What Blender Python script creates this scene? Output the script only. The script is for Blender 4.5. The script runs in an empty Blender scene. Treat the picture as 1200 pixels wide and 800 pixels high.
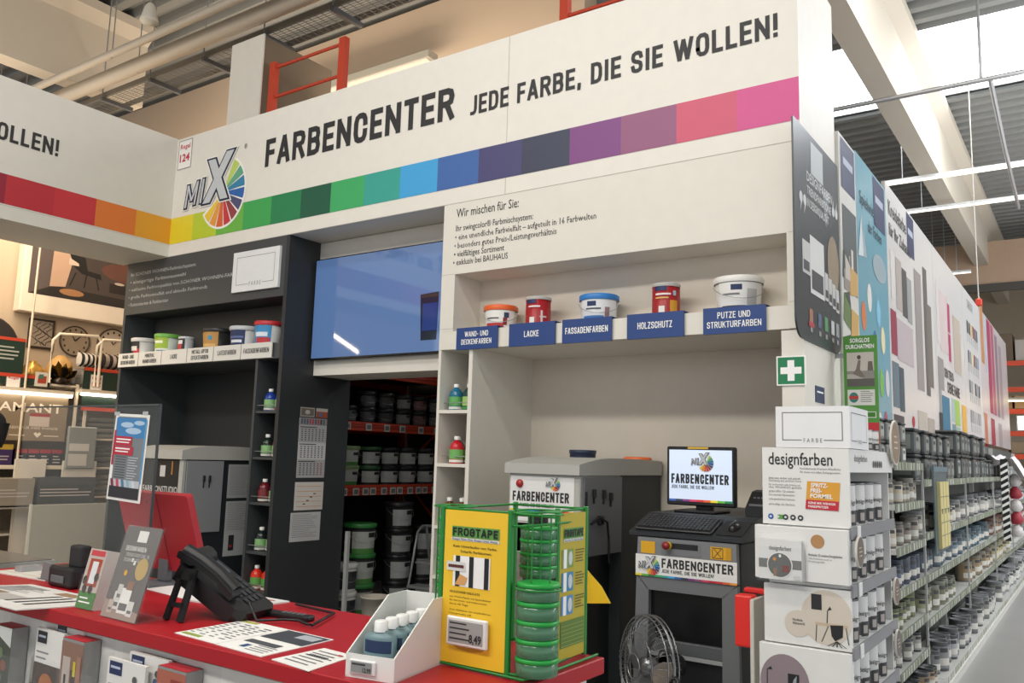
import bpy, bmesh, math, random
from mathutils import Vector, Matrix
random.seed(11)
C = bpy.context.scene.collection
SC = bpy.context.scene

# ------------------------------------------------------------------ camera
cam_d = bpy.data.cameras.new('camera')
cam_d.sensor_width = 36.0
cam_d.lens = 29.755
cam_d.clip_end = 200
cam = bpy.data.objects.new('camera', cam_d)
C.objects.link(cam)
RM = ((0.82363093, -0.0540739, -0.56454239), (0.56644405, 0.12724468, 0.81421737), (0.0278071, -0.99039629, 0.13543249))
m4 = Matrix.Identity(4)
for i_ in range(3):
    m4[i_][0] = RM[i_][0]; m4[i_][1] = -RM[i_][1]; m4[i_][2] = -RM[i_][2]
m4[2][3] = 1.6
cam.matrix_world = m4
SC.camera = cam

# ------------------------------------------------------------------ world, lamps, exposure
SC.view_settings.view_transform = 'Standard'
SC.view_settings.look = 'None'
SC.view_settings.exposure = 0.35
SC.view_settings.gamma = 1.0
SC.view_settings.use_curve_mapping = False
w = bpy.data.worlds.new('world'); SC.world = w
w.use_nodes = True
wb = w.node_tree.nodes['Background']
wb.inputs[0].default_value = (0.93, 0.96, 1.0, 1)
wb.inputs[1].default_value = 1.0

def area(name, loc, target, sx, sy, power, col=(1, 1, 1), spread=180):
    l = bpy.data.lights.new(name, 'AREA'); l.shape = 'RECTANGLE'; l.size = sx; l.size_y = sy
    l.energy = power; l.color = col; l.spread = math.radians(spread)
    o = bpy.data.objects.new(name, l); C.objects.link(o)
    o.location = loc
    o.rotation_euler = (Vector(target) - Vector(loc)).to_track_quat('-Z', 'Y').to_euler()
    return o
# rows of hall lamps hanging over the shop floor in front of the counter and over the aisle
area('hall_lamp_row_front', (-3.5, -2.5, 6.6), (-3.5, 1.5, 0), 9, 0.6, 300, (1.0, 0.96, 0.89))
area('hall_lamp_row_near', (-2.5, 1.2, 6.9), (-2.5, 2.2, 0), 7, 0.5, 150, (1.0, 0.96, 0.89))
area('hall_lamp_row_aisle', (1.6, 9.0, 6.8), (-0.6, 9.0, 1.0), 0.6, 14, 360, (1.0, 0.97, 0.93))
area('hall_lamp_row_decor', (-10.2, 4.0, 4.6), (-11.6, 5.4, 1.5), 0.5, 6, 160, (1.0, 0.80, 0.58))
# added uplights without fixtures, brightening the roof and the tan wall
area('added_uplight_front', (-4.0, -1.0, 6.0), (-4.0, -1.0, 9), 10, 6, 160, (1.0, 0.93, 0.82))
area('added_uplight_decor', (-12.0, 5.0, 5.2), (-12.0, 6.0, 9), 4, 5, 60, (1.0, 0.84, 0.66))
area('added_uplight_store', (-8.0, 7.2, 5.2), (-8.0, 8.6, 6.6), 6, 0.5, 110, (1.0, 0.86, 0.70))
area('added_uplight_aisle', (1.5, 13.0, 5.5), (1.5, 13.5, 9), 4, 16, 380, (1.0, 0.985, 0.97))

# ------------------------------------------------------------------ materials
def lin(c):
    c /= 255.0
    return c / 12.92 if c <= 0.04045 else ((c + 0.055) / 1.055) ** 2.4
def rgb(h):
    h = h.lstrip('#')
    return tuple(lin(int(h[i:i + 2], 16)) for i in (0, 2, 4))
_M = {}
def M(h, rough=0.55, metal=0.0, emit=0.0, grain=0.04, scale=9.0, spec=0.5, alpha=1.0, bump=0.0, trans=0.0):
    key = (h, rough, metal, emit, grain, scale, spec, alpha, bump, trans)
    if key in _M: return _M[key]
    m = bpy.data.materials.new('m_' + h.strip('#')); m.use_nodes = True
    nt = m.node_tree; b = nt.nodes['Principled BSDF']
    r, g, bl = rgb(h)
    b.inputs['Roughness'].default_value = rough
    b.inputs['Metallic'].default_value = metal
    b.inputs['Specular IOR Level'].default_value = spec
    if alpha < 1: b.inputs['Alpha'].default_value = alpha
    if trans > 0: b.inputs['Transmission Weight'].default_value = trans
    n = nt.nodes.new('ShaderNodeTexNoise'); n.inputs['Scale'].default_value = scale; n.inputs['Detail'].default_value = 3
    tc = nt.nodes.new('ShaderNodeTexCoord'); nt.links.new(tc.outputs['Object'], n.inputs['Vector'])
    mx = nt.nodes.new('ShaderNodeMix'); mx.data_type = 'RGBA'
    k1, k2 = 1 - grain, 1 + grain
    mx.inputs[6].default_value = (r * k1, g * k1, bl * k1, 1); mx.inputs[7].default_value = (min(1, r * k2), min(1, g * k2), min(1, bl * k2), 1)
    nt.links.new(n.outputs['Fac'], mx.inputs[0]); nt.links.new(mx.outputs[2], b.inputs['Base Color'])
    if emit > 0:
        b.inputs['Emission Color'].default_value = (r, g, bl, 1); b.inputs['Emission Strength'].default_value = emit
    if bump > 0:
        bp = nt.nodes.new('ShaderNodeBump'); bp.inputs['Strength'].default_value = bump
        nt.links.new(n.outputs['Fac'], bp.inputs['Height']); nt.links.new(bp.outputs[0], b.inputs['Normal'])
    _M[key] = m
    return m
WHITE = M('#e3dfd6', 0.5)
PANEL = M('#dcd8cf', 0.45)
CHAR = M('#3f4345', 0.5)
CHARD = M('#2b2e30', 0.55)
BLACK = M('#17181a', 0.45)
BLACKG = M('#131416', 0.25)
INK = M('#2a2a2c', 0.6)
PAPER = M('#e9e8e4', 0.6)
ORANGE = M('#c8452a', 0.5)
STEEL = M('#a9abad', 0.35, 0.6)
GREY = M('#8c8f92', 0.5)
GREYD = M('#5e6165', 0.5)
NAVY = M('#1f3f7d', 0.5)
CLEAR = M('#e8eeee', 0.08, alpha=0.03, spec=0.0)
GREEN = M('#1f8a35', 0.45)
RED = M('#b5202a', 0.45)
TXTW = M('#f2f2f0', 0.6)

# ------------------------------------------------------------------ mesh builder
class Fr:
    """a flat frame: origin, right direction, up direction; the normal points at the reader"""
    def __init__(s, o, u, v):
        s.o = Vector(o); s.u = Vector(u).normalized(); s.v = Vector(v).normalized(); s.n = s.u.cross(s.v)
    def p(s, a, b, c=0.0): return s.o + s.u * a + s.v * b + s.n * c
def front(x, y, z): return Fr((x, y, z), (1, 0, 0), (0, 0, 1))      # reads from -Y
def side(x, y, z): return Fr((x, y, z), (0, 1, 0), (0, 0, 1))       # reads from +X
def flat(x, y, z, a=0.0): return Fr((x, y, z), (math.cos(a), math.sin(a), 0), (-math.sin(a), math.cos(a), 0))

_T = {}
def text_mesh(s, bold):
    k = (s, bold)
    if k in _T: return _T[k]
    cu = bpy.data.curves.new('t', 'FONT'); cu.body = s; cu.size = 1; cu.offset = bold
    cu.resolution_u = 2 if len(s) < 40 else 1
    ob = bpy.data.objects.new('t', cu); C.objects.link(ob)
    me = ob.to_mesh()
    vs = [v.co.copy() for v in me.vertices]; fs = [tuple(p.vertices) for p in me.polygons]
    ob.to_mesh_clear(); bpy.data.objects.remove(ob); bpy.data.curves.remove(cu)
    x0 = min(v.x for v in vs); x1 = max(v.x for v in vs)
    _T[k] = ([(v.x - x0, v.y) for v in vs], fs, x1 - x0)
    return _T[k]
CAP = 0.69

class MB:
    def __init__(s): s.v = []; s.f = []; s.m = []; s.sm = []; s.mats = []
    def mi(s, m):
        if m not in s.mats: s.mats.append(m)
        return s.mats.index(m)
    def add(s, vs, fs, m, smooth=False):
        b = len(s.v); s.v += [Vector(v) for v in vs]; i = s.mi(m)
        for f in fs: s.f.append([b + k for k in f]); s.m.append(i); s.sm.append(smooth)
        return s
    def bm(s, bm, m, smooth=False):
        bm.verts.index_update()
        s.add([v.co.copy() for v in bm.verts], [[v.index for v in f.verts] for f in bm.faces], m, smooth); bm.free(); return s
    def box(s, x0, x1, y0, y1, z0, z1, m, bev=0.0, seg=1, T=None):
        bm = bmesh.new(); bmesh.ops.create_cube(bm, size=1)
        for v in bm.verts: v.co = Vector(((x0 + x1) / 2 + v.co.x * (x1 - x0), (y0 + y1) / 2 + v.co.y * (y1 - y0), (z0 + z1) / 2 + v.co.z * (z1 - z0)))
        if bev > 0: bmesh.ops.bevel(bm, geom=bm.edges[:], offset=bev, segments=seg, affect='EDGES', profile=0.5)
        if T is not None: bmesh.ops.transform(bm, matrix=T, verts=bm.verts)
        return s.bm(bm, m, False)
    def lathe(s, c, prof, m, seg=20, axis='z', smooth=True, cap=True, T=None):
        c = Vector(c); vs = []; fs = []; n = len(prof)
        for i in range(seg):
            a = 2 * math.pi * i / seg
            for r, h in prof:
                q = (r * math.cos(a), r * math.sin(a), h)
                if axis == 'x': q = (q[2], q[0], q[1])
                if axis == 'y': q = (q[0], -q[2], q[1])
                q = Vector(q)
                if T is not None: q = T @ q
                vs.append(c + q)
        for i in range(seg):
            j = (i + 1) % seg
            for k in range(n - 1): fs.append([i * n + k, j * n + k, j * n + k + 1, i * n + k + 1])
        s.add(vs, fs, m, smooth)
        if cap:
            if prof[0][0] > 1e-5: s.add([vs[i * n] for i in range(seg)][::-1], [list(range(seg))], m)
            if prof[-1][0] > 1e-5: s.add([vs[i * n + n - 1] for i in range(seg)], [list(range(seg))], m)
        return s
    def wrap(s, c, r0, r1, h0, h1, a0, a1, m, seg=8):
        """a label wrapped on a round body between two angles (radians)"""
        vs = []; fs = []
        for i in range(seg + 1):
            a = a0 + (a1 - a0) * i / seg
            vs.append((c[0] + r0 * math.cos(a), c[1] + r0 * math.sin(a), c[2] + h0)); vs.append((c[0] + r1 * math.cos(a), c[1] + r1 * math.sin(a), c[2] + h1))
        for i in range(seg): fs.append([2 * i, 2 * i + 2, 2 * i + 3, 2 * i + 1])
        return s.add(vs, fs, m, True)
    def tube(s, pts, r, m, seg=6, closed=False):
        pts = [Vector(p) for p in pts]; n = len(pts); vs = []; fs = []
        up = Vector((0, 0, 1))
        for i, p in enumerate(pts):
            d = (pts[(i + 1) % n] - pts[i - 1]) if closed else (pts[min(i + 1, n - 1)] - pts[max(i - 1, 0)])
            d.normalize()
            a = d.cross(up)
            if a.length < 0.05: a = d.cross(Vector((0, 1, 0)))
            a.normalize(); b = a.cross(d)
            for k in range(seg):
                t = 2 * math.pi * k / seg; vs.append(p + (a * math.cos(t) + b * math.sin(t)) * r)
        for i in range(n if closed else n - 1):
            j = (i + 1) % n
            for k in range(seg):
                k2 = (k + 1) % seg; fs.append([i * seg + k, i * seg + k2, j * seg + k2, j * seg + k])
        s.add(vs, fs, m, True)
        if not closed: s.add(vs[:seg][::-1], [list(range(seg))], m); s.add(vs[-seg:], [list(range(seg))], m)
        return s
    def prism(s, fr, pts, d0, d1, m):
        """a flat outline in frame fr given depth from d0 to d1 along its normal"""
        n = len(pts)
        vs = [fr.p(a, b, d1) for a, b in pts] + [fr.p(a, b, d0) for a, b in pts]
        fs = [list(range(n)), list(range(2 * n - 1, n - 1, -1))] + [[i, n + i, n + (i + 1) % n, (i + 1) % n] for i in range(n)]
        return s.add(vs, fs, m)
    def poly(s, fr, pts, m, off=0.001):
        s.k = getattr(s, 'k', 0) + 1; off += (s.k % 40) * 0.00003
        return s.add([fr.p(a, b, off) for a, b in pts], [list(range(len(pts)))], m)
    def rect(s, fr, a0, b0, a1, b1, m, off=0.001):
        return s.poly(fr, [(a0, b0), (a1, b0), (a1, b1), (a0, b1)], m, off)
    def disc(s, fr, a, b, ra, rb, m, off=0.001, n=24, t0=0, t1=2 * math.pi):
        full = abs(t1 - t0) > 6.28
        k = n if full else n + 1
        pts = [(a + ra * math.cos(t0 + (t1 - t0) * i / n), b + rb * math.sin(t0 + (t1 - t0) * i / n)) for i in range(k)]
        if not full: pts.append((a, b))
        return s.poly(fr, pts, m, off)
    def frame(s, fr, a0, b0, a1, b1, t, m, off=0.001):
        s.rect(fr, a0, b0, a1, b0 + t, m, off); s.rect(fr, a0, b1 - t, a1, b1, m, off)
        s.rect(fr, a0, b0 + t, a0 + t, b1 - t, m, off); return s.rect(fr, a1 - t, b0 + t, a1, b1 - t, m, off)
    def text(s, fr, st, a, b, h, m, w=None, wf=0.8, bold=0.0, off=0.0015, al='l', slant=0.0):
        vs, fs, wd = text_mesh(st, bold); k = h / CAP
        kx = (w / wd) if w else k * wf
        tw = wd * kx
        a0 = a - (tw / 2 if al == 'c' else tw if al == 'r' else 0)
        return s.add([fr.p(a0 + x * kx + y * k * slant, b + y * k, off) for x, y in vs], fs, m)
    def lines(s, fr, a0, b1, a1, n, dy, t, m, off=0.0012, seed=1):
        r = random.Random(seed)
        for i in range(n):
            s.rect(fr, a0, b1 - i * dy - t, a0 + (a1 - a0) * r.uniform(0.65, 1.0), b1 - i * dy, m, off)
        return s
    def build(s, name, parent=None, T=None):
        me = bpy.data.meshes.new(name)
        o0 = ORG.get(parent.name, Vector((0, 0, 0))) if parent else Vector((0, 0, 0))
        vs = [(T @ v if T is not None else v) - o0 for v in s.v]
        me.from_pydata([tuple(v) for v in vs], [], s.f)
        for m in s.mats: me.materials.append(m)
        me.polygons.foreach_set('material_index', s.m); me.polygons.foreach_set('use_smooth', s.sm)
        me.update()
        o = bpy.data.objects.new(name, me); C.objects.link(o)
        if parent: o.parent = parent; ORG[o.name] = o0
        return o
ORG = {}
def thing(name, label, cat, loc=(0, 0, 0), group=None):
    o = bpy.data.objects.new(name, None); C.objects.link(o); o.location = loc; o.empty_display_size = 0.05
    ORG[o.name] = Vector(loc)
    return tag(o, label, cat, group)
def tag(o, label, cat, group=None, kind=None):
    if label: o['label'] = label
    if cat: o['category'] = cat
    if group: o['group'] = group
    if kind: o['kind'] = kind
    return o
def struct(o): o['kind'] = 'structure'; return o
def solo(mb, name, label, cat, loc, group=None):
    """a thing that is one mesh, its origin at loc"""
    mb.v = [v - Vector(loc) for v in mb.v]
    o = mb.build(name); o.location = loc
    return tag(o, label, cat, group)
def dup(root, loc, rz=None, label=None, group=None, sc=None):
    r = root.copy(); C.objects.link(r); r.location = loc
    if rz is not None: r.rotation_euler = (0, 0, rz)
    if sc is not None: r.scale = sc
    if label: r['label'] = label
    if group: r['group'] = group
    for ch in list(root.children):
        c = ch.copy(); C.objects.link(c); c.parent = r
        for g in list(ch.children):
            d = g.copy(); C.objects.link(d); d.parent = c
    return r
ORD = ['first', 'second', 'third', 'fourth', 'fifth', 'sixth', 'seventh', 'eighth', 'ninth', 'tenth', 'eleventh', 'twelfth', 'thirteenth', 'fourteenth', 'fifteenth', 'sixteenth', 'seventeenth', 'eighteenth', 'nineteenth', 'twentieth']

# the round paint-mixing emblem used on the fascia, machines and monitor
WHEEL = ['#b9cf62', '#5fa583', '#2f7fa6', '#1f5fa8', '#4a4a70', '#93393f', '#c8343a', '#d9622f', '#e59a3a', '#ecc53c']
def logo(mb, fr, a, b, k, off=0.001):
    """emblem of height about k, lower left corner at (a, b)"""
    cx, cy = a + 0.82 * k, b + 0.46 * k
    wl = M('#f4f3ef', 0.5); nv = M('#1d2140', 0.5); gr = M('#c4c8cc', 0.45)
    mb.disc(fr, cx, cy, 0.45 * k, 0.475 * k, wl, off, 28, math.radians(62), math.radians(-150))
    n = len(WHEEL)
    for i, c in enumerate(WHEEL):
        t1 = math.radians(64 - i * 21.2); t0 = math.radians(64 - (i + 1) * 21.2 + 3.2)
        mb.disc(fr, cx, cy, 0.42 * k, 0.445 * k, M(c, 0.5), off * 2, 4, t0, t1)
    def bar(x0, y0, x1, y1, w_, m, o, e=0.0):
        d = Vector((x1 - x0, y1 - y0)).normalized() * e
        mb.poly(fr, [(a + (x0 - d.x - w_) * k, b + (y0 - d.y) * k), (a + (x0 - d.x + w_) * k, b + (y0 - d.y) * k), (a + (x1 + d.x + w_) * k, b + (y1 + d.y) * k), (a + (x1 + d.x - w_) * k, b + (y1 + d.y) * k)], m, o)
    for w_, e, m_, o in ((0.125, 0.045, wl, 3), (0.105, 0.028, nv, 4), (0.075, 0.0, gr, 5)):
        bar(0.50, 0.36, 0.93, 0.99, w_, m_, off * o, e); bar(0.56, 0.93, 0.86, 0.37, w_, m_, off * o, e)
    for w_, e, m_, o in ((0.055, 0.035, wl, 3), (0.042, 0.022, nv, 4), (0.018, 0.0, gr, 5)):
        for x0, y0, x1, y1 in ((0.06, 0.36, 0.10, 0.66), (0.10, 0.66, 0.18, 0.44), (0.18, 0.44, 0.30, 0.69), (0.30, 0.69, 0.25, 0.38), (0.38, 0.38, 0.42, 0.70)):
            bar(x0, y0, x1, y1, w_, m_, off * o, e)
# ------------------------------------------------------------------ narrow bold capitals drawn as strokes
_R = [(0, .3), (0, .72), (.08, .9), (.3, 1), (.7, 1), (.92, .9), (1, .72), (1, .28), (.92, .1), (.7, 0), (.3, 0), (.08, .1), (0, .28)]
_C = [(1, .68), (.98, .82), (.86, .95), (.66, 1), (.34, 1), (.12, .93), (0, .72), (0, .28), (.12, .07), (.34, 0), (.66, 0), (.86, .05), (.98, .18), (1, .32)]
_P = [(0, 1), (.62, 1), (.9, .94), (1, .77), (.9, .58), (.62, .51), (0, .51)]
_U = [(0, 1), (0, .26), (.1, .07), (.34, 0), (.66, 0), (.9, .07), (1, .26), (1, 1)]
_S = [(1, .78), (.92, .94), (.66, 1), (.34, 1), (.08, .93), (0, .76), (.08, .6), (.34, .53), (.66, .48), (.92, .4), (1, .24), (.92, .07), (.66, 0), (.34, 0), (.08, .06), (0, .22)]
GLY = {
 'A': (.56, [[(0, 0), (.46, 1)], [(.54, 1), (1, 0)], [(.2, .26), (.8, .26)]]),
 'B': (.53, [[(0, 0), (0, 1)], [(0, 1), (.62, 1), (.88, .94), (.95, .77), (.88, .6), (.62, .53), (0, .53)], [(.6, .53), (.9, .46), (1, .27), (.9, .06), (.62, 0), (0, 0)]]),
 'C': (.52, [_C]), 'D': (.53, [[(0, 0), (0, 1)], [(0, 1), (.55, 1), (.87, .92), (1, .7), (1, .3), (.87, .08), (.55, 0), (0, 0)]]),
 'E': (.46, [[(1, 1), (0, 1), (0, 0), (1, 0)], [(0, .51), (.88, .51)]]), 'F': (.44, [[(1, 1), (0, 1), (0, 0)], [(0, .5), (.88, .5)]]),
 'G': (.53, [_C[:-1] + [(1, .3), (1, .5), (.55, .5)]]), 'H': (.54, [[(0, 0), (0, 1)], [(1, 0), (1, 1)], [(0, .51), (1, .51)]]),
 'I': (.2, [[(.5, 0), (.5, 1)]]), 'J': (.4, [[(1, 1), (1, .26), (.85, .07), (.5, 0), (.1, 0)]]),
 'K': (.55, [[(0, 0), (0, 1)], [(0, .42), (1, 1)], [(.35, .6), (1, 0)]]), 'L': (.44, [[(0, 1), (0, 0), (1, 0)]]),
 'M': (.72, [[(0, 0), (0, 1)], [(1, 0), (1, 1)], [(.05, .93), (.46, .36)], [(.95, .93), (.54, .36)]]), 'N': (.56, [[(0, 0), (0, 1)], [(1, 0), (1, 1)], [(.1, .9), (.9, .1)]]), 'O': (.54, [_R]),
 'P': (.52, [[(0, 0), (0, 1)], _P]), 'R': (.54, [[(0, 0), (0, 1)], _P, [(.55, .5), (1, 0)]]), 'S': (.52, [_S]),
 'T': (.5, [[(0, 1), (1, 1)], [(.5, 1), (.5, 0)]]), 'U': (.54, [_U]), 'V': (.55, [[(0, 1), (.46, .04)], [(1, 1), (.54, .04)]]),
 'W': (.82, [[(0, 1), (.23, .03)], [(.48, .95), (.27, .03)], [(.52, .95), (.73, .03)], [(1, 1), (.77, .03)]]), 'X': (.56, [[(0, 0), (1, 1)], [(0, 1), (1, 0)]]), 'Y': (.54, [[(0, 1), (.5, .45), (1, 1)], [(.5, .45), (.5, 0)]]),
 'Z': (.5, [[(0, 1), (1, 1)], [(.92, .95), (.08, .05)], [(0, 0), (1, 0)]]),
 '0': (.5, [_R]), '1': (.34, [[(0, .78), (.7, 1), (.7, 0)]]), '2': (.48, [[(0, .76), (.1, .93), (.4, 1), (.7, 1), (.95, .9), (1, .7), (.9, .52), (0, 0), (1, 0)]]),
 '4': (.52, [[(.75, 0), (.75, 1), (0, .26), (1, .26)]]), '7': (.48, [[(0, 1), (1, 1), (.4, 0)]]), '5': (.5, [[(.95, 1), (.08, 1), (.05, .56), (.4, .62), (.8, .58), (1, .36), (.92, .1), (.6, 0), (.3, 0), (0, .1)]]),
 ',': (.2, [[(.5, .06), (.2, -.14)]]), '!': (.2, [[(.5, .36), (.5, 1)], [(.5, .0), (.5, .02)]]), '-': (.3, [[(0, .42), (1, .42)]]), '.': (.2, [[(.5, .0), (.5, .02)]]), ' ': (.24, [])}
def stroke(mb, fr, pts, t, m, off):
    if len(pts) > 1 and pts[0] == pts[-1]: closed = True; pts = pts[:-1]
    else: closed = False
    P_ = [Vector(p) for p in pts]; n = len(P_)
    if not closed:
        d0 = (P_[1] - P_[0]).normalized(); d1 = (P_[-1] - P_[-2]).normalized()
        P_[0] = P_[0] - d0 * t / 2; P_[-1] = P_[-1] + d1 * t / 2
    vs = []
    for i in range(n):
        if closed or 0 < i < n - 1:
            a = (P_[i] - P_[i - 1]).normalized(); b = (P_[(i + 1) % n] - P_[i]).normalized()
        elif i == 0: a = b = (P_[1] - P_[0]).normalized()
        else: a = b = (P_[-1] - P_[-2]).normalized()
        na = Vector((-a.y, a.x)); nb = Vector((-b.y, b.x)); k = na + nb
        if k.length < 1e-4: k = na.copy()
        k.normalize(); l = min(t / 2 / max(k.dot(na), 0.25), t * 1.15)
        vs += [P_[i] + k * l, P_[i] - k * l]
    fs = [[2 * i, 2 * i + 1, 2 * ((i + 1) % n) + 1, 2 * ((i + 1) % n)] for i in range(n if closed else n - 1)]
    mb.k = getattr(mb, 'k', 0) + 1; off += (mb.k % 40) * 0.00003
    mb.add([fr.p(v.x, v.y, off) for v in vs], fs, m)
def caps(mb, fr, s, a, b, h, m, w=None, t=0.19, off=0.0015, al='l', gap=0.11, slant=0.0, wf=1.0):
    ws = [(GLY[c.replace('Ü', 'U').replace('Ö', 'O').replace('Ä', 'A')] if c in 'ÜÖÄ' or c in GLY else GLY['I'])[0] for c in s]
    tot = sum(ws) + gap * (len(s) - 1)
    kx = (w / tot) if w else h * wf
    x = a - (tot * kx / 2 if al == 'c' else tot * kx if al == 'r' else 0)
    for c, wd in zip(s, ws):
        base = {'Ü': 'U', 'Ö': 'O', 'Ä': 'A'}.get(c, c)
        tt = t * h * (0.9 if kx < h * 0.8 else 1.0)
        iw = max(wd * kx - tt, 0.0)
        g = GLY.get(base, GLY['I'])[1]
        for pl in g:
            pts = []
            for px, py in pl:
                yy = b + tt / 2 + py * (h - tt)
                pts.append((x + tt / 2 + px * iw + (yy - b) * slant, yy))
            stroke(mb, fr, pts, tt, m, off)
        if base != c:
            for q in (0.28, 0.72): mb.rect(fr, x + q * wd * kx - tt * .45, b + h * 1.08, x + q * wd * kx + tt * .45, b + h * 1.08 + tt * .9, m, off)
        x += (wd + gap) * kx
SLOGAN = 'JEDE FARBE, DIE SIE WOLLEN!'
# ================================================================== STRUCTURE
FLOORM = M('#8d8d8b', 0.32, grain=0.10, scale=1.3)
def slab(name, x0, x1, y0, y1, z0, z1, m): return struct(MB().box(x0, x1, y0, y1, z0, z1, m).build(name))
slab('storage_shade_wall', -7.75, -1.42, 8.54, 8.58, 0, 3.3, M('#2b2826', 0.8))  # added dark wall; the shade of the storage is put into its colour
slab('storage_shade_board', -6.4, -4.0, 5.86, 8.55, 3.56, 3.6, M('#2b2826', 0.8))  # added unseen board that keeps roof light out of the storage
slab('floor', -32, 12, -22, 32, -0.2, 0.0, FLOORM)
CONC = M('#cbb59c', 0.8, grain=0.06, scale=0.7)
CONCW = M('#c9bfae', 0.75, grain=0.05, scale=0.6)
mb = MB().box(-32, -5.0, 8.6, 8.9, 0, 8.0, CONC)
for z in (1.6, 4.2, 6.75): mb.box(-32, -5.0, 8.585, 8.6, z, z + 0.03, M('#8f7c66', 0.8))
struct(mb.build('wall_partition'))
struct(MB().box(-12.5, -12.25, -4, 8.6, 0, 4.55, M('#c3b19a', 0.8, grain=0.06, scale=0.8)).build('wall_left'))
mb = MB().box(-7.75, 12, 30, 30.3, 0, 8.0, M('#c2b59e', 0.8, grain=0.06, scale=0.5))
struct(mb.build('wall_back'))
# trapezoid metal roof deck with two skylight openings
DECK = M('#8b8d8b', 0.55, 0.15, grain=0.05)
def deck(x0, x1, y0, y1, mb):
    P_ = 0.36; n = int(round((y1 - y0) / P_)); p = (y1 - y0) / n
    prof = []
    for i in range(n):
        y = y0 + i * p
        prof += [(y, 8.0), (y + p * 0.38, 8.0), (y + p * 0.5, 8.13), (y + p * 0.88, 8.13)]
    prof.append((y1, 8.0))
    vs = []; fs = []
    for y, z in prof: vs += [(x0, y, z), (x1, y, z)]
    for i in range(len(prof) - 1): fs.append([2 * i, 2 * i + 1, 2 * i + 3, 2 * i + 2])
    mb.add(vs, fs, DECK)
    mb.box(x0, x1, y0, y1, 8.16, 8.25, DECK)
mb = MB()
deck(-32, 12, -10.3, 13.0, mb); deck(-32, 12, 15.85, 30.2, mb); deck(-32, -9.2, 13.0, 15.85, mb)
deck(-32, 12, -22, -13.1, mb); deck(-32, -23.4, -13.1, -10.3, mb); deck(-20.5, -20.2, -13.1, -10.3, mb); deck(-19.2, 12, -13.1, -10.3, mb)
struct(mb.build('ceiling'))
SKYL = M('#f4f8ff', 0.6, emit=6.0, grain=0.0)
def skylight(name, x0, x1, y0, y1):
    w_ = struct(MB().box(x0, x1, y0, y1, 8.14, 8.16, SKYL).build(name))
    k = MB()
    y = (y0 + y1) / 2
    for yy in (y0, y1 - 0.04): k.box(x0, x1, yy, yy + 0.04, 8.09, 8.14, M('#d8dada', 0.5))
    k.build('window_frame', w_)
skylight('window_1', -9.2, 12, 13.0, 15.85)
skylight('window_2', -23.4, -20.5, -13.1, -10.3)
skylight('window_3', -20.2, -19.2, -13.1, -10.3)
# concrete roof girders
GIRD = M('#cfc6b6', 0.8, grain=0.05, scale=0.8)
def girder(name, x, ln=50):
    mb = MB()
    f = Fr((x, -20, 0), (-1, 0, 0), (0, 0, 1))
    pts = [(0.02, 6.75), (0.34, 6.75), (0.34, 7.72), (0.52, 7.86), (0.52, 8.0), (-0.16, 8.0), (-0.16, 7.86), (0.02, 7.72)]
    mb.prism(f, pts, 0, ln, GIRD)
    return struct(mb.build(name))
girder('trim_1', -2.03); girder('trim_2', -11.78, 26.9)
# pipes, cable tray and small fittings under the roof
PIPE = M('#b7ae9f', 0.5, 0.2)
def pipe(y, z, r, x0, x1, lab, m=PIPE):
    mb = MB().tube([(x0, y, z), ((x0 + x1) / 2, y, z), (x1, y, z)], r, m, 12)
    for k in range(int((x1 - x0) / 3)):
        mb.tube([(x0 + 1 + 3 * k, y, z - r - 0.01), (x0 + 1 + 3 * k, y, z + r + 0.01)], 0.012, STEEL, 4)
        mb.tube([(x0 + 1 + 3 * k, y, z), (x0 + 1 + 3 * k, y, 7.99)], 0.008, STEEL, 4)
    solo(mb, 'ceiling_pipe', lab, 'pipe', (x0, y, z))
pipe(5.38, 6.5, 0.05, -17, -5.6, 'thinner pale pipe running under the roof beside the thick duct')
pipe(5.74, 6.5, 0.10, -17, -5.6, 'thick pale duct pipe running under the roof above the cable tray')
t = thing('cable_tray', 'grey mesh cable tray hung under the roof in front of the tan concrete wall', 'cable tray', (-17, 6.2, 6.45))
mb = MB()
TR = M('#85827b', 0.5, 0.3)
for y in (6.02, 6.38): mb.box(-17, -5.6, y, y + 0.012, 6.46, 6.54, TR)
for k in range(9): mb.box(-17, -5.6, 6.04 + k * 0.04, 6.045 + k * 0.04, 6.46, 6.465, TR)
for k in range(110): mb.box(-17 + k * 0.103, -16.993 + k * 0.103, 6.03, 6.38, 6.455, 6.46, TR)
mb.build('mesh_bed', t)
for k in range(7):
    x = -13.6 + k * 1.15
    b = MB().box(x, x + 0.05, 5.98, 6.44, 6.40, 6.455, GREYD); b.tube([(x + 0.025, 5.99, 6.42), (x + 0.025, 5.99, 7.99)], 0.01, STEEL, 4)
    b.build('bracket', t)
mb = MB(); mb.lathe((0, 0, 0), [(0.03, 0.22), (0.06, 0.18), (0.10, 0.02), (0.11, 0.0), (0.10, -0.02), (0.02, -0.04)], M('#dcd6c8', 0.5), 16); mb.tube([(0, 0, 0.2), (0, 0, 1.39)], 0.008, STEEL, 5)
mb.v = [v + Vector((-9.0, 5.25, 6.6)) for v in mb.v]
solo(mb, 'pendant_lamp', 'small bell-shaped pale lamp hanging under the roof above the pipes', 'lamp', (-9.0, 5.25, 6.6))
# long grey luminaire rails above the storage area
t = thing('ceiling_luminaire', 'long grey luminaire hanging in front of the tan concrete wall behind the orange rack', 'lamp', (-8.4, 8.3, 6.95))
MB().box(-10.2, -7.2, 8.2, 8.4, 6.95, 7.05, M('#a39f94', 0.5)).build('housing', t)
MB().box(-10.15, -7.25, 8.23, 8.37, 6.93, 6.95, M('#d8d3c8', 0.4)).build('diffuser', t)
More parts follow.
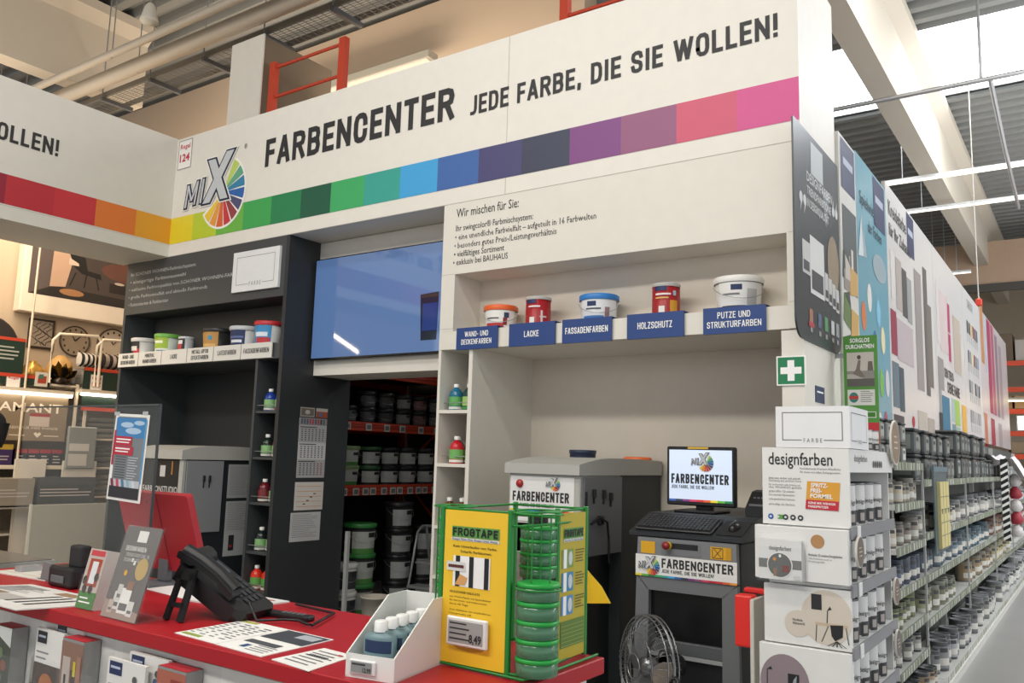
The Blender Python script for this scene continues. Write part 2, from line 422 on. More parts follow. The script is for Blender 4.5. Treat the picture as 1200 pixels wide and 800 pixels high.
# light strips, rail and wires over the aisle
def lightstrip(y, z, x0, x1, lab, on=1.3):
    t = thing('ceiling_light', lab, 'lamp', (x0, y, z), 'strip lights over the aisle')
    MB().box(x0, x1, y - 0.05, y + 0.05, z, z + 0.05, M('#c9cac8', 0.5)).build('housing', t)
    MB().box(x0, x1, y - 0.04, y + 0.04, z - 0.02, z, M('#fff6e6', 0.5, emit=on, grain=0)).build('diffuser', t)
    for q in range(3): MB().tube([(x0 + 0.3 + q * (x1 - x0 - 0.6) / 2, y, z + 0.05), (x0 + 0.3 + q * (x1 - x0 - 0.6) / 2, y, 7.99)], 0.01, STEEL, 4).build('hanger', t)
lightstrip(15.7, 6.6, -2.9, 6.0, 'nearest long strip light crossing high above the aisle')
lightstrip(17.7, 6.6, -2.9, 6.0, 'second long strip light crossing high above the aisle')
lightstrip(22.5, 6.3, -3.4, -2.3, 'short bright strip light far back in front of the tan end wall')
mb = MB().tube([(-4.0, 11.93, 6.6), (1, 11.93, 6.6), (7, 11.93, 6.6)], 0.035, STEEL, 8); mb.tube([(-1.0, 11.93, 6.6), (-1.0, 11.93, 8.02)], 0.02, STEEL, 6)
solo(mb, 'ceiling_rail', 'thin grey rail crossing below the bright skylight above the aisle', 'rail', (-4, 11.93, 6.6))
mb = MB().tube([(-0.9, 11.93, 6.6), (-0.95, 14.5, 6.55), (-1.0, 18.0, 6.5)], 0.03, STEEL, 8)
solo(mb, 'ceiling_conduit', 'grey conduit running back from the rail below the skylight', 'conduit', (-0.9, 11.93, 6.6))
mb = MB().box(-0.85, -0.75, 8.6, 8.72, 7.3, 8.0, STEEL); mb.box(-0.9, -0.7, 8.55, 8.77, 7.28, 7.31, STEEL)
solo(mb, 'ceiling_bracket', 'short grey bracket hanging from the metal roof deck', 'bracket', (-0.8, 8.66, 7.3))

# ================================================================== FASCIAS
STR = ['#e3d02f', '#b9cc33', '#69b243', '#3aa252', '#1f7f4d', '#17573f', '#3ca863', '#379f92', '#3fa0d8', '#3c64a6', '#43406f', '#343a52', '#7d4080', '#91557a', '#cc5470', '#cf4f8c']
SX = [-7.82, -7.44, -7.05, -6.645, -6.24, -5.835, -5.45, -5.045, -4.635, -4.235, -3.825, -3.425, -3.01, -2.6, -2.19, -1.78, -1.39]
def plate(mb, fr, a, b, w_, h_, l1, l2):
    mb.rect(fr, a, b, a + w_, b + h_, M('#f0eeea', 0.5), 0.003); mb.frame(fr, a, b, a + w_, b + h_, 0.008, M('#8b8a88', 0.5), 0.004)
    r_ = M('#c22a48', 0.5)
    if l1: mb.text(fr, l1, a + w_ / 2, b + h_ * 0.70, h_ * 0.16, r_, al='c', w=w_ * 0.72, bold=0.01, off=0.005)
    if l2: mb.text(fr, l2, a + w_ / 2, b + h_ * 0.26, h_ * 0.25, r_, al='c', w=w_ * 0.72, bold=0.03, off=0.005)
t = thing('fascia_sign', 'long white fascia over the counter with rainbow stripe ending in pink at right', 'sign', (-7.82, 5.0, 3.55))
mb = MB().box(-7.82, -1.39, 5.0, 5.84, 3.55, 4.81, WHITE)
f = front(0, 5.0, 0)
GAP = M('#b3afa6', 0.7)
mb.rect(f, -3.57, 3.555, -3.565, 4.81, GAP); mb.rect(f, -3.57, 3.555, -3.565, 3.68, GAP, 0.0012); mb.rect(f, -7.82, 3.55, -1.39, 3.554, GAP)
mb.build('fascia_panel', t)
mb = MB()
for i, c in enumerate(STR): mb.rect(f, SX[i], 3.68, SX[i + 1], 3.955, M(c, 0.5), 0.002)
mb.build('colour_stripe', t)
mb = MB(); caps(mb, f, 'FARBENCENTER', -6.375, 4.256, 0.272, INK, w=2.285, off=0.003); mb.build('lettering', t)
mb = MB(); caps(mb, f, SLOGAN, -3.93, 4.246, 0.158, INK, w=2.42, off=0.003, t=0.175); mb.build('lettering', t)
mb = MB(); logo(mb, f, -7.62, 3.75, 0.78, 0.003)
mb.text(f, '®', -6.7, 4.50, 0.05, INK, off=0.004)
mb.build('emblem', t)
mb = MB(); plate(mb, f, -7.785, 4.47, 0.23, 0.315, 'Regal', '124'); mb.build('shelf_number_plate', t)
mb = MB(); plate(mb, f, -1.66, 4.60, 0.18, 0.19, '', ''); mb.build('shelf_number_plate', t)

t = thing('fascia_sign', 'white fascia at left edge of the photo with red and orange stripe', 'sign', (-8.62, -1.4, 3.55))
mb = MB().box(-8.64, -7.82, -1.4, 4.999, 3.55, 4.82, M('#d5d1c7', 0.5))
g = side(-7.82, 0, 0)
mb.rect(g, -1.4, 3.67, 5.0, 3.673, GAP); mb.rect(g, 3.0, 3.55, 3.005, 4.82, GAP)
mb.build('fascia_panel', t)
mb = MB()
LY = [(4.61, 5.0, '#dd9a2c'), (4.195, 4.61, '#d8742f'), (3.80, 4.195, '#c13138'), (3.375, 3.80, '#b42a33'), (2.96, 3.375, '#8e1c33'), (2.5, 2.96, '#7d2346'), (2.0, 2.5, '#8c2f6a'), (-1.4, 2.0, '#b04a86')]
for a, b, c in LY: mb.rect(g, a, 3.685, b, 3.952, M(c, 0.5), 0.002)
mb.build('colour_stripe', t)
mb = MB(); caps(mb, g, SLOGAN, 3.795, 4.246, 0.158, INK, w=2.42, off=0.003, t=0.175, al='r'); mb.build('lettering', t)
mb = MB(); caps(mb, g, 'FARBENCENTER', 1.25, 4.256, 0.272, INK, w=2.285, off=0.003, al='r'); mb.build('lettering', t)

# ================================================================== DARK CABINET
t = thing('paint_cabinet', 'tall charcoal cabinet with a dark mixing machine in its niche', 'cabinet', (-8.55, 5.0, 0))
Y0, Y1 = 5.0, 5.85
mb = MB().box(-8.55, -8.51, Y0, Y1, 0, 3.549, CHAR); mb.build('side_panel', t)
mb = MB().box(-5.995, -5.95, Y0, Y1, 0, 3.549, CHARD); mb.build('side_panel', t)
mb = MB().box(-8.51, -5.995, Y0, Y0 + 0.03, 2.99, 3.549, CHAR)
hd = mb.build('header_panel', t)
mb = MB()
q = front(0, Y0, 0); GL = M('#b9bbb9', 0.6)
for i, (s_, x_, w_) in enumerate((('Ihr SCHÖNER WOHNEN-Farbmischsystem:', -8.47, 1.14), ('• einzigartige Farbtonauswahl', -8.47, 0.98), ('• exklusive Farbtonqualität von SCHÖNER WOHNEN-FARBE', -8.48, 1.82), ('• große Farbtonvielfalt und aktuelle Farbtrends', -8.48, 1.36), ('• Farbtonkarten & Farbberater', -8.47, 0.72))):
    mb = MB().text(q, s_, x_, 3.405 - i * 0.082, 0.036, GL, w=w_, off=0.002); mb.build('text_line', hd)
MB().box(-8.51, -5.995, 5.03, 5.36, 2.99, 3.01, CHARD).build('top_board', t)
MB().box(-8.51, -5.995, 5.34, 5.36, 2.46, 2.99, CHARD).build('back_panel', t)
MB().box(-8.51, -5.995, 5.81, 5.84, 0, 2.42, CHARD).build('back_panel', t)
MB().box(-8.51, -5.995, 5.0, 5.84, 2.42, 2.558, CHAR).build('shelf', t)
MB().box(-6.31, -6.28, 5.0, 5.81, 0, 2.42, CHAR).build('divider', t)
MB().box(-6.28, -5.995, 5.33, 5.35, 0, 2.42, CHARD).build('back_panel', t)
DSH = [1.953, 1.54, 1.141, 0.716, 0.385]
for z in DSH:
    s_ = MB().box(-6.28, -5.995, 5.01, 5.33, z - 0.022, z, CHAR).build('shelf', t)
    MB().tube([(-6.28, 5.03, z + 0.05), (-6.14, 5.03, z + 0.05), (-5.995, 5.03, z + 0.05)], 0.004, STEEL, 5).build('guard_rail', s_)

# ================================================================== WHITE CABINET
t = thing('paint_cabinet', 'tall white cabinet with the light grey mixing machine and computer in its niche', 'cabinet', (-4.15, 5.0, 0))
CREAM = M('#dedad0', 0.5)
MB().box(-4.15, -4.125, Y0, Y1, 0, 3.549, CREAM).build('side_panel', t)
mb = MB().box(-1.52, -1.39, 5.0, 5.03, 0, 2.39, CREAM); mb.box(-1.41, -1.39, 5.03, Y1, 0, 3.549, CREAM)
mb.build('side_panel', t)
mb = MB().box(-4.125, -1.41, Y0, Y0 + 0.03, 2.985, 3.549, CREAM); mb.box(-4.125, -4.02, Y0, 5.34, 2.54, 2.985, CREAM); mb.box(-1.48, -1.41, Y0, 5.34, 2.54, 2.985, CREAM); mb.box(-1.41, -1.39, Y0, 5.03, 2.39, 3.549, CREAM)
for z in (2.985, 2.56, 2.40): mb.rect(front(0, Y0, 0), -4.15, z, -4.02, z + 0.003, GAP); mb.rect(front(0, Y0, 0), -1.47, z, -1.39, z + 0.003, GAP)
hd = mb.build('header_panel', t)
mb = MB()
for s_, x_, z_, h_, w_ in (('Wir mischen für Sie:', -4.025, 3.435, 0.068, 0.585), ('Ihr swingcolor® Farbmischsystem:', -4.025, 3.325, 0.046, 0.715), ('• eine unendliche Farbvielfalt – aufgeteilt in 16 Farbwelten', -4.03, 3.255, 0.046, 1.245), ('• besonders gutes Preis-/Leistungsverhältnis', -4.035, 3.187, 0.046, 0.93), ('• vielfältiges Sortiment', -4.035, 3.12, 0.046, 0.475), ('• exklusiv bei BAUHAUS', -4.04, 3.055, 0.046, 0.515)):
    mb = MB().text(q, s_, x_, z_, h_, INK, w=w_, off=0.002, bold=0.004); mb.build('text_line', hd)
NB = M('#d9d0c2', 0.6)
MB().box(-4.125, -1.41, 5.03, 5.36, 2.985, 3.005, CREAM).build('top_board', t)
MB().box(-4.02, -1.48, 5.335, 5.36, 2.54, 2.985, NB).build('back_panel', t)
MB().box(-3.82, -1.41, 5.82, 5.845, 0, 2.40, NB).build('back_panel', t)
MB().box(-4.125, -1.42, 5.0, 5.82, 2.40, 2.541, CREAM).build('shelf', t)
MB().box(-3.855, -3.82, 5.0, 5.82, 0, 2.40, CREAM).build('divider', t)
MB().box(-4.125, -3.855, 5.33, 5.35, 0, 2.40, M('#b9b4aa', 0.6)).build('back_panel', t)
WSH = [1.941, 1.541, 1.083, 0.72]
for z in WSH:
    s_ = MB().box(-4.125, -3.855, 5.0, 5.33, z - 0.025, z, CREAM).build('shelf', t)
    k = MB().tube([(-4.12, 5.32, z + 0.055), (-4.11, 5.04, z + 0.055), (-3.99, 5.025, z + 0.055), (-3.857, 5.025, z + 0.055)], 0.004, STEEL, 5)
    k.build('guard_rail', s_)

# ================================================================== TELEVISION
t = thing('television_mount', 'white box panel holding the large blue television above the storage opening', 'panel', (-5.95, 5.36, 2.29))
MB().box(-5.948, -4.152, 5.37, 5.84, 2.295, 3.545, CREAM).build('front_panel', t)
t = thing('television', 'large wall television showing a plain blue picture', 'television', (-5.1, 5.36, 2.43))
TZ0, TZ1, TX0, TX1 = 2.425, 3.372, -5.925, -4.245
MB().box(TX0, TX1, 5.30, 5.37, TZ0, TZ1, BLACKG, 0.006).build('housing', t)
mb = MB(); tf = front(0, 5.30, 0)
mb.rect(tf, TX0 + 0.012, TZ0 + 0.02, TX1 - 0.012, TZ1 - 0.012, M('#4f6b98', 0.04, emit=0.36, grain=0.0, spec=1.0), 0.001)
mb.poly(tf, [(-4.62, 2.93), (-4.42, 2.94), (-4.43, 2.54), (-4.60, 2.54)], M('#1b2433', 0.08, emit=0.2, grain=0), 0.002)
mb.rect(tf, -4.61, 2.90, -4.42, 2.93, M('#37302c', 0.1, emit=0.2, grain=0), 0.0025); mb.rect(tf, -4.59, 2.62, -4.43, 2.85, M('#1d2f66', 0.1, emit=0.5, grain=0), 0.003)
mb.build('screen', t)
# ================================================================== TUBS, TINS, BOTTLES ON THE CABINETS
def tub(loc, r, h, body, lid, cols, label, group=None, handle=True, facing=-62, lidh=0.028, taper=0.88, name='paint_tub', arc=62):
    """plastic tub: body tapering down, lid, wire handle, printed wrap made of (z0, z1, a0, a1, colour) patches in fractions"""
    t = thing(name, label, 'paint tub' if name == 'paint_tub' else 'paint tin', loc, group)
    x, y, z = loc
    hb = h - lidh
    bm_ = M(body, 0.4)
    MB().lathe(loc, [(r * taper, 0), (r * taper, 0.004), (r * 0.985, hb), (r * 0.985, hb)], bm_, 22).build('body', t)
    MB().lathe(loc, [(r * 1.03, hb - 0.012), (r * 1.05, hb), (r * 1.05, h - 0.006), (r * 1.0, h), (0.0, h - 0.004)], M(lid, 0.4), 22, cap=False).build('lid', t)
    mb = MB()
    for z0, z1, a0, a1, c in cols:
        r0 = r * (taper + (0.985 - taper) * z0) + 0.0012 + 0.0006 * cols.index((z0, z1, a0, a1, c)); r1 = r * (taper + (0.985 - taper) * z1) + 0.0012 + 0.0006 * cols.index((z0, z1, a0, a1, c))
        mb.wrap(loc, r0, r1, z0 * hb, z1 * hb, math.radians(facing + a0 * arc), math.radians(facing + a1 * arc), M(c, 0.5), 8)
    mb.build('printed_label', t)
    if handle:
        a = math.radians(facing)
        sx, sy = -math.sin(a), math.cos(a); fx, fy = math.cos(a), math.sin(a)
        pts = [(x + (sx * math.cos(q) * 1.06 + fx * math.sin(q) * 1.08) * r, y + (sy * math.cos(q) * 1.06 + fy * math.sin(q) * 1.08) * r, z + hb - 0.03 - 0.42 * h * math.sin(q)) for q in [math.pi * k / 10 for k in range(11)]]
        MB().tube(pts, 0.0022, STEEL, 5).build('wire_handle', t)
    return t
def shelf_sign(x0, x1, z0, z1, y, bgm, txtm, lines_, label, group):
    t = thing('shelf_sign', label, 'sign', (x0, y, z0), group)
    mb = MB().box(x0, x1, y - 0.022, y - 0.012, z0, z1, bgm); mb.box(x0, x1, y - 0.022, y - 0.0005, z0 - 0.004, z0, bgm)
    mb.box(x0, x1, y - 0.022, y + 0.10, z1, z1 + 0.004, bgm)
    mb.build('plate', t)
    f = front(0, y - 0.022, 0); n = len(lines_)
    for i, (s_, w_) in enumerate(lines_):
        mb = MB(); h = 0.040 if n == 2 else 0.044
        caps(mb, f, s_, (x0 + x1) / 2, (z0 + z1) / 2 + (0.012 if n == 2 else -0.02) - i * 0.058, h, txtm, w=w_ * 1.04, t=0.135, al='c', off=0.002); mb.build('text_line', t)
SG = 'blue category signs on the white cabinet shelf'
for x0, x1, ls, lab in ((-3.965, -3.585, [('WAND- UND', 0.21), ('DECKENFARBEN', 0.27)], 'blue shelf sign for wall and ceiling paints below the tub with an orange lid'),
                        (-3.48, -3.09, [('LACKE', 0.12)], 'blue shelf sign for lacquers below the first red tin'),
                        (-3.03, -2.645, [('FASSADENFARBEN', 0.32)], 'blue shelf sign for facade paints below the tub with a blue lid'),
                        (-2.53, -2.13, [('HOLZSCHUTZ', 0.235)], 'blue shelf sign for wood protection below the second red tin'),
                        (-2.0, -1.605, [('PUTZE UND', 0.20), ('STRUKTURFARBEN', 0.33)], 'rightmost blue shelf sign, for plasters, below the all-white bucket')):
    shelf_sign(x0, x1, 2.395, 2.552, 5.0, NAVY, TXTW, ls, lab, None)
DX = [-8.54, -8.165, -7.76, -7.335, -6.915, -6.508, -6.07]
DL = [([('WAND- UND', 0.2), ('DECKENFARBEN', 0.25)], 'leftmost white shelf sign on the charcoal cabinet, below the black and red label'),
      ([('MINERAL', 0.16), ('WANDFARBEN', 0.23)], 'white shelf sign on the charcoal cabinet below the tub with a green label'),
      ([('LACKE', 0.11)], 'white shelf sign for lacquers on the charcoal cabinet below the narrow tin'),
      ([('METALL-OPTIK', 0.25), ('EFFEKTFARBEN', 0.26)], 'white shelf sign on the charcoal cabinet below the dark tub with a golden label'),
      ([('LATEXFARBEN', 0.26)], 'white shelf sign on the charcoal cabinet below the white tub with a navy label'),
      ([('FASSADENFARBEN', 0.34)], 'rightmost white shelf sign on the charcoal cabinet, below the tub with a red lid')]
for i, (ls, lab) in enumerate(DL):
    shelf_sign(DX[i] + 0.006, DX[i + 1] - 0.006, 2.432, 2.566, 5.0, M('#d9d8d2', 0.5), INK, ls, lab, None)
Z = 2.541
tub((-3.68, 5.15, Z), 0.125, 0.185, '#dfddd6', '#e2632a', [(0.05, 0.92, -1, 1, '#eceae4'), (0.08, 0.3, -0.9, 0.3, '#c23a34'), (0.2, 0.55, 0.25, 0.5, '#8c2a2a'), (0.55, 0.8, 0.3, 0.6, '#31405f'), (0.5, 0.56, -0.8, 0.0, '#4a4a4a')], 'white paint tub with an orange lid at the left end of the upper white shelf')
tub((-3.33, 5.13, Z), 0.092, 0.222, '#a52028', '#b9b6b0', [(0.02, 0.97, -2.6, 2.6, '#a81e28'), (0.8, 0.96, -0.9, -0.1, '#1f2d5c'), (0.12, 0.32, -0.6, -0.2, '#e8e4dc'), (0.0, 0.12, -2.6, 2.6, '#2a2024'), (0.1, 0.55, 0.25, 0.4, '#d8c8c8'), (0.3, 0.36, 0.2, 0.7, '#d8c8c8'), (0.66, 0.72, -0.7, 0.2, '#e8d8d8')], 'red paint tin on the white shelf between the orange-lidded and blue-lidded tubs', handle=False, taper=1.0, lidh=0.012, name='paint_tin')
tub((-2.835, 5.15, Z), 0.135, 0.195, '#d8dade', '#2f7cc4', [(0.05, 0.92, -1, 1, '#e4e6e8'), (0.64, 0.84, -0.62, -0.15, '#22335f'), (0.06, 0.24, -0.9, 0.25, '#2f74b8'), (0.2, 0.6, 0.3, 0.55, '#9a7a78'), (0.5, 0.56, -0.7, 0.1, '#555a60')], 'white paint tub with a blue lid in the middle of the upper white shelf')
tub((-2.32, 5.13, Z), 0.092, 0.226, '#a3242a', '#b9b6b0', [(0.02, 0.97, -2.6, 2.6, '#a1262b'), (0.8, 0.96, -0.9, 0.0, '#1f2d5c'), (0.1, 0.5, 0.2, 0.75, '#d89b2a'), (0.12, 0.32, -0.55, -0.15, '#e8e4dc'), (0.55, 0.6, -0.8, 0.1, '#d8b060'), (0.66, 0.72, -0.8, 0.25, '#e8d8d8'), (0.65, 0.8, 0.4, 0.62, '#a8bccc')], 'second red paint tin, with a golden house picture, right of the blue-lidded tub', handle=False, taper=1.0, lidh=0.012, name='paint_tin')
tub((-1.835, 5.16, Z), 0.15, 0.222, '#dcdad6', '#e9e7e3', [(0.05, 0.92, -1, 1, '#e6e5e2'), (0.66, 0.84, -0.45, 0.0, '#22305a'), (0.02, 0.16, -0.9, 0.5, '#3c3a3c'), (0.15, 0.7, 0.2, 0.65, '#b9b7b6'), (0.5, 0.56, -0.8, -0.1, '#77777a')], 'all-white bucket with a white lid at the right end of the upper white shelf')
Z = 2.559
D_ = dict(facing=-38)
tub((-8.36, 5.16, Z), 0.135, 0.185, '#c9c9c8', '#cfcfcc', [(0.0, 0.95, -1.0, 0.1, '#26262a'), (0.0, 0.45, -0.5, 0.1, '#b5303a'), (0.3, 0.6, -0.9, -0.1, '#d8d4d0')], 'white tub with a black and red label at the left end of the charcoal shelf', handle=False, facing=-62)
tub((-7.95, 5.16, Z), 0.13, 0.205, '#cfd8cf', '#6fae4a', [(0.05, 0.95, -1.0, 0.5, '#9cb83c'), (0.6, 0.75, -0.7, 0.1, '#e8efd8'), (0.0, 0.3, -0.8, 0.6, '#d8dcd2'), (0.1, 0.2, -0.5, 0.4, '#4a7aa0')], 'white paint tub with a green lid and lime label on the charcoal shelf', handle=False, facing=-62)
tub((-7.60, 5.14, Z), 0.075, 0.16, '#b9bcbe', '#c8cacc', [(0.02, 0.97, -1.2, 0.3, '#1f1f24'), (0.2, 0.6, -0.9, -0.1, '#b8303a'), (0.55, 0.8, -0.8, 0.0, '#d8d8d8')], 'narrow small tin standing on the charcoal shelf between green and golden labels', handle=False, taper=1.0, lidh=0.01, facing=-62, name='paint_tin')
tub((-7.13, 5.17, Z), 0.145, 0.215, '#2a2b2c', '#232425', [(0.05, 0.92, -0.9, 0.45, '#b98a4a'), (0.5, 0.72, -0.25, 0.05, '#3f8fb0'), (0.15, 0.3, -0.8, 0.3, '#d0a868')], 'dark tub with a golden label on the charcoal shelf', handle=False, facing=-62)
tub((-6.70, 5.16, Z), 0.14, 0.205, '#cdd0d2', '#bfc3c6', [(0.05, 0.92, -1, 0.4, '#22305a'), (0.25, 0.4, -0.7, 0.2, '#d8dce4'), (0.5, 0.6, -0.9, 0.3, '#5a6c9c')], 'white paint tub with a navy label on the charcoal shelf', handle=False, facing=-62)
tub((-6.32, 5.13, Z), 0.13, 0.225, '#cfd2d4', '#c22f38', [(0.05, 0.92, -1, 0.55, '#3d8cc0'), (0.1, 0.35, -0.6, 0.5, '#b8343c'), (0.4, 0.6, -0.7, 0.3, '#dfe6ee')], 'white paint tub with a red lid at the right end of the charcoal shelf', handle=False, facing=-62)

def bottle(loc, body, label, lab='#79b85e', band=None, group=None):
    t = thing('tint_bottle', label, 'bottle', loc, group)
    MB().lathe(loc, [(0.050, 0), (0.055, 0.008), (0.055, 0.115), (0.050, 0.14), (0.032, 0.163), (0.018, 0.172), (0.018, 0.18)], M(body, 0.18), 18).build('body', t)
    MB().lathe((loc[0], loc[1], loc[2] + 0.178), [(0.022, 0), (0.022, 0.024), (0.019, 0.027)], M('#e6e6e2', 0.4), 14).build('cap', t)
    mb = MB().wrap(loc, 0.0562, 0.0562, 0.035, 0.105, math.radians(-125), math.radians(15), M(lab, 0.5), 8)
    mb.wrap(loc, 0.0566, 0.0566, 0.01, 0.03, math.radians(-125), math.radians(15), M(band or '#dcdcd4', 0.5), 8)
    mb.build('printed_label', t)
    return t
W1, W2, W3, W4 = WSH
bottle((-4.05, 5.11, W1), '#1f6c8c', 'blue-teal tint bottle in front on the top shelf of the white bottle column', '#5fa85a')
bottle((-3.93, 5.12, W1), '#14423c', 'dark green tint bottle right of the blue-teal one in the white column', '#9cc26c', '#2f8f4a')
bottle((-3.96, 5.245, W1), '#16364a', 'dark blue tint bottle behind the others on the white column top shelf', '#86b070')
bottle((-4.06, 5.17, W2), '#256a72', 'teal tint bottle behind the red ones in the white column', '#86b878')
bottle((-4.0, 5.075, W2), '#c01f2c', 'bright red tint bottle in front on the second shelf of the white column', '#6fb05c', '#e4e0d8')
bottle((-3.91, 5.15, W2), '#b81f2e', 'red tint bottle at the right edge of the white column shelf', '#6fb05c')
for x, y, s_ in ((-4.06, 5.09, 'front left'), (-3.94, 5.09, 'front right'), (-4.0, 5.2, 'rear left'), (-3.90, 5.215, 'rear right')):
    bottle((x, y, W3), '#6a3a1c', 'brown tint bottle at the %s of the four on the white column third shelf' % s_, '#4f9a4a', '#b5762c')
bottle((-4.06, 5.1, W4), '#1c2420', 'black tint bottle on the low shelf of the white column beside the tape display', '#7fb268')
bottle((-3.93, 5.12, W4), '#231c20', 'second black tint bottle on the low white column shelf', '#7fb268')
for z, c1, c2, n1, n2 in ((DSH[0], '#1f3f96', '#1f3a8c', 'blue', 'top'), (DSH[1], '#1d2a24', '#7a1f38', 'dark', 'second'), (DSH[2], '#6a1c24', '#1c2422', 'dark red', 'third'), (DSH[3], '#1a2424', '#162020', 'black', 'fourth')):
    bottle((-6.205, 5.11, z), c1, '%s tint bottle, left one on the %s shelf of the charcoal column' % (n1, n2), '#86b878' if n1 != 'dark red' else '#7a2a2c')
    bottle((-6.08, 5.13, z), c2, '%s tint bottle, right one on the %s shelf of the charcoal column' % ('crimson' if n2 == 'second' else 'black' if n2 == 'third' else n1, n2), '#86a878', '#b03038' if n2 == 'top' else None)
for x, y, s_ in ((-6.21, 5.09, 'front left'), (-6.075, 5.1, 'front right'), (-6.14, 5.215, 'rear')):
    bottle((x, y, DSH[4]), '#d8331f', 'orange-red tint bottle, %s one on the bottom shelf of the charcoal column' % s_, '#5fa04c', '#d8dcd0')

# ================================================================== SIGN, CALENDAR AND PAPERS
def farbe_frame(mb, fr, a, b, w_, h_, s=1.0, off=0.001):
    g = M('#77797b', 0.6); x0, x1, y0, y1 = a + 0.09 * w_, a + 0.91 * w_, b + 0.17 * h_, b + 0.86 * h_
    mb.rect(fr, x0, y1 - 0.004, x1, y1, g, off); mb.rect(fr, x0, y0, x0 + 0.004, y1, g, off); mb.rect(fr, x1 - 0.004, y0, x1, y1, g, off)
    mb.rect(fr, x0, y0, a + 0.36 * w_, y0 + 0.004, g, off); mb.rect(fr, a + 0.66 * w_, y0, x1, y0 + 0.004, g, off)
    mb.text(fr, 'F A R B E', a + 0.51 * w_, y0 - 0.045 * h_, 0.10 * h_, g, w=0.25 * w_, off=off, al='c')
t = thing('brand_sign', 'white square-framed sign reading FARBE on the charcoal cabinet header', 'sign', (-6.70, 4.99, 3.06))
MB().box(-6.71, -6.05, 4.975, 4.9995, 3.07, 3.455, M('#e2e3e4', 0.5)).build('board', t)
mb = MB(); farbe_frame(mb, front(0, 4.975, 0), -6.71, 3.07, 0.66, 0.385); mb.build('print', t)
sd = side(-5.95, 0, 0)
GP = M('#a9a9a8', 0.6); GP2 = M('#c9c9c8', 0.6)
t = thing('wall_calendar', 'three-month paper calendar hanging on the charcoal cabinet side', 'calendar', (-5.948, 5.24, 1.365))
mb = MB().box(-5.949, -5.944, 5.24, 5.57, 1.365, 1.905, M('#b9b9b8', 0.6)); mb.build('backing_sheet', t)
g = side(-5.944, 0, 0)
mb = MB()
mb.rect(g, 5.24, 1.84, 5.57, 1.905, M('#8a8688', 0.6)); 
for i in range(9): mb.rect(g, 5.255 + i * 0.033, 1.85, 5.275 + i * 0.033, 1.895, M(random.choice(['#3a3638', '#b04048', '#d0ccc8', '#4a5a6a']), 0.6), 0.002)
mb.build('picture_strip', t)
for k, m_ in enumerate((GP, GP2, GP)):
    z1 = 1.835 - k * 0.155
    mb = MB().rect(g, 5.24, z1 - 0.15, 5.57, z1, m_, 0.001)
    mb.rect(g, 5.25, z1 - 0.018, 5.45, z1 - 0.010, INK, 0.0015)
    for r_ in range(6):
        for c_ in range(7): mb.rect(g, 5.265 + c_ * 0.042, z1 - 0.04 - r_ * 0.019, 5.283 + c_ * 0.042, z1 - 0.03 - r_ * 0.019, M('#4a4a4c', 0.6) if (c_ < 5 or k != 2) else M('#8a3a40', 0.6), 0.0015)
    mb.build('month_sheet', t)
def paper(fr, a0, b0, a1, b1, label, draw, m=None, cat='paper', name='paper_sheet', th=0.002):
    mb = MB().prism(fr, [(a0, b0), (a1, b0), (a1, b1), (a0, b1)], 0, th, m or PAPER)
    if draw: draw(mb, fr, a0, b0, a1, b1, th + 0.0006)
    o = fr.p(a0, b0, 0)
    return solo(mb, name, label, cat, tuple(o))
def table_draw(mb, fr, a0, b0, a1, b1, o):
    for i in range(5): mb.rect(fr, a0 + 0.02, b0 + 0.03 + i * 0.045, a1 - 0.02, b0 + 0.034 + i * 0.045, M('#d08a4a', 0.6), o)
    for i in range(4): mb.rect(fr, a0 + 0.1 + 0.04 * i, b0 + 0.05 + 0.03 * i, a0 + 0.13 + 0.04 * i, b0 + 0.06 + 0.03 * i, M('#5a4038', 0.6), o)
def text_draw(mb, fr, a0, b0, a1, b1, o):
    n = int((b1 - b0) / 0.016) - 2
    mb.lines(fr, a0 + 0.02, b1 - 0.02, a1 - 0.02, n, 0.016, 0.005, M('#8a8a8c', 0.6), o)
def photo_draw(mb, fr, a0, b0, a1, b1, o):
    mb.rect(fr, a0 + 0.01, b0 + 0.01, a1 - 0.01, b1 - 0.01, M('#6a645c', 0.6), o); mb.disc(fr, (a0 + a1) / 2, (b0 + b1) / 2, 0.03, 0.02, M('#b8b0a4', 0.6), o + 0.0005)
def photo2_draw(mb, fr, a0, b0, a1, b1, o):
    mb.rect(fr, a0, b0, a1, b1 - 0.03, M('#9a4a34', 0.6), o); mb.rect(fr, a0 + 0.03, b0 + 0.01, a0 + 0.07, b1 - 0.04, M('#4a6a8a', 0.6), o + 0.0005)
paper(sd, 5.235, 1.075, 5.575, 1.325, 'yearly planner sheet with orange rows below the calendar on the charcoal side', table_draw, M('#cfcac2', 0.6))
paper(sd, 5.205, 0.80, 5.56, 1.055, 'grey text sheet, lowest one taped to the charcoal cabinet side', text_draw, M('#bdbdbb', 0.6))
paper(sd, 5.245, 1.915, 5.415, 2.0, 'small grey picture above the left half of the calendar', photo_draw, M('#a09a90', 0.6))
paper(sd, 5.435, 1.915, 5.575, 2.0, 'small rust-red picture above the right half of the calendar', photo2_draw, M('#b0aaa2', 0.6))
# first-aid sign on the white column
t = thing('first_aid_sign', 'green first-aid sign with a white cross on the white column', 'sign', (-1.54, 4.99, 2.07))
fs_ = front(0, 4.99, 0)
mb = MB().box(-1.548, -1.378, 4.988, 4.9995, 2.062, 2.236, M('#eef0ea', 0.5)); mb.build('plate', t)
mb = MB().rect(front(0, 4.988, 0), -1.54, 2.07, -1.386, 2.228, M('#0f7a4c', 0.5), 0.001)
f_ = front(0, 4.988, 0)
mb.rect(f_, -1.483, 2.088, -1.443, 2.21, TXTW, 0.002); mb.rect(f_, -1.524, 2.129, -1.402, 2.169, TXTW, 0.002); mb.build('print', t)
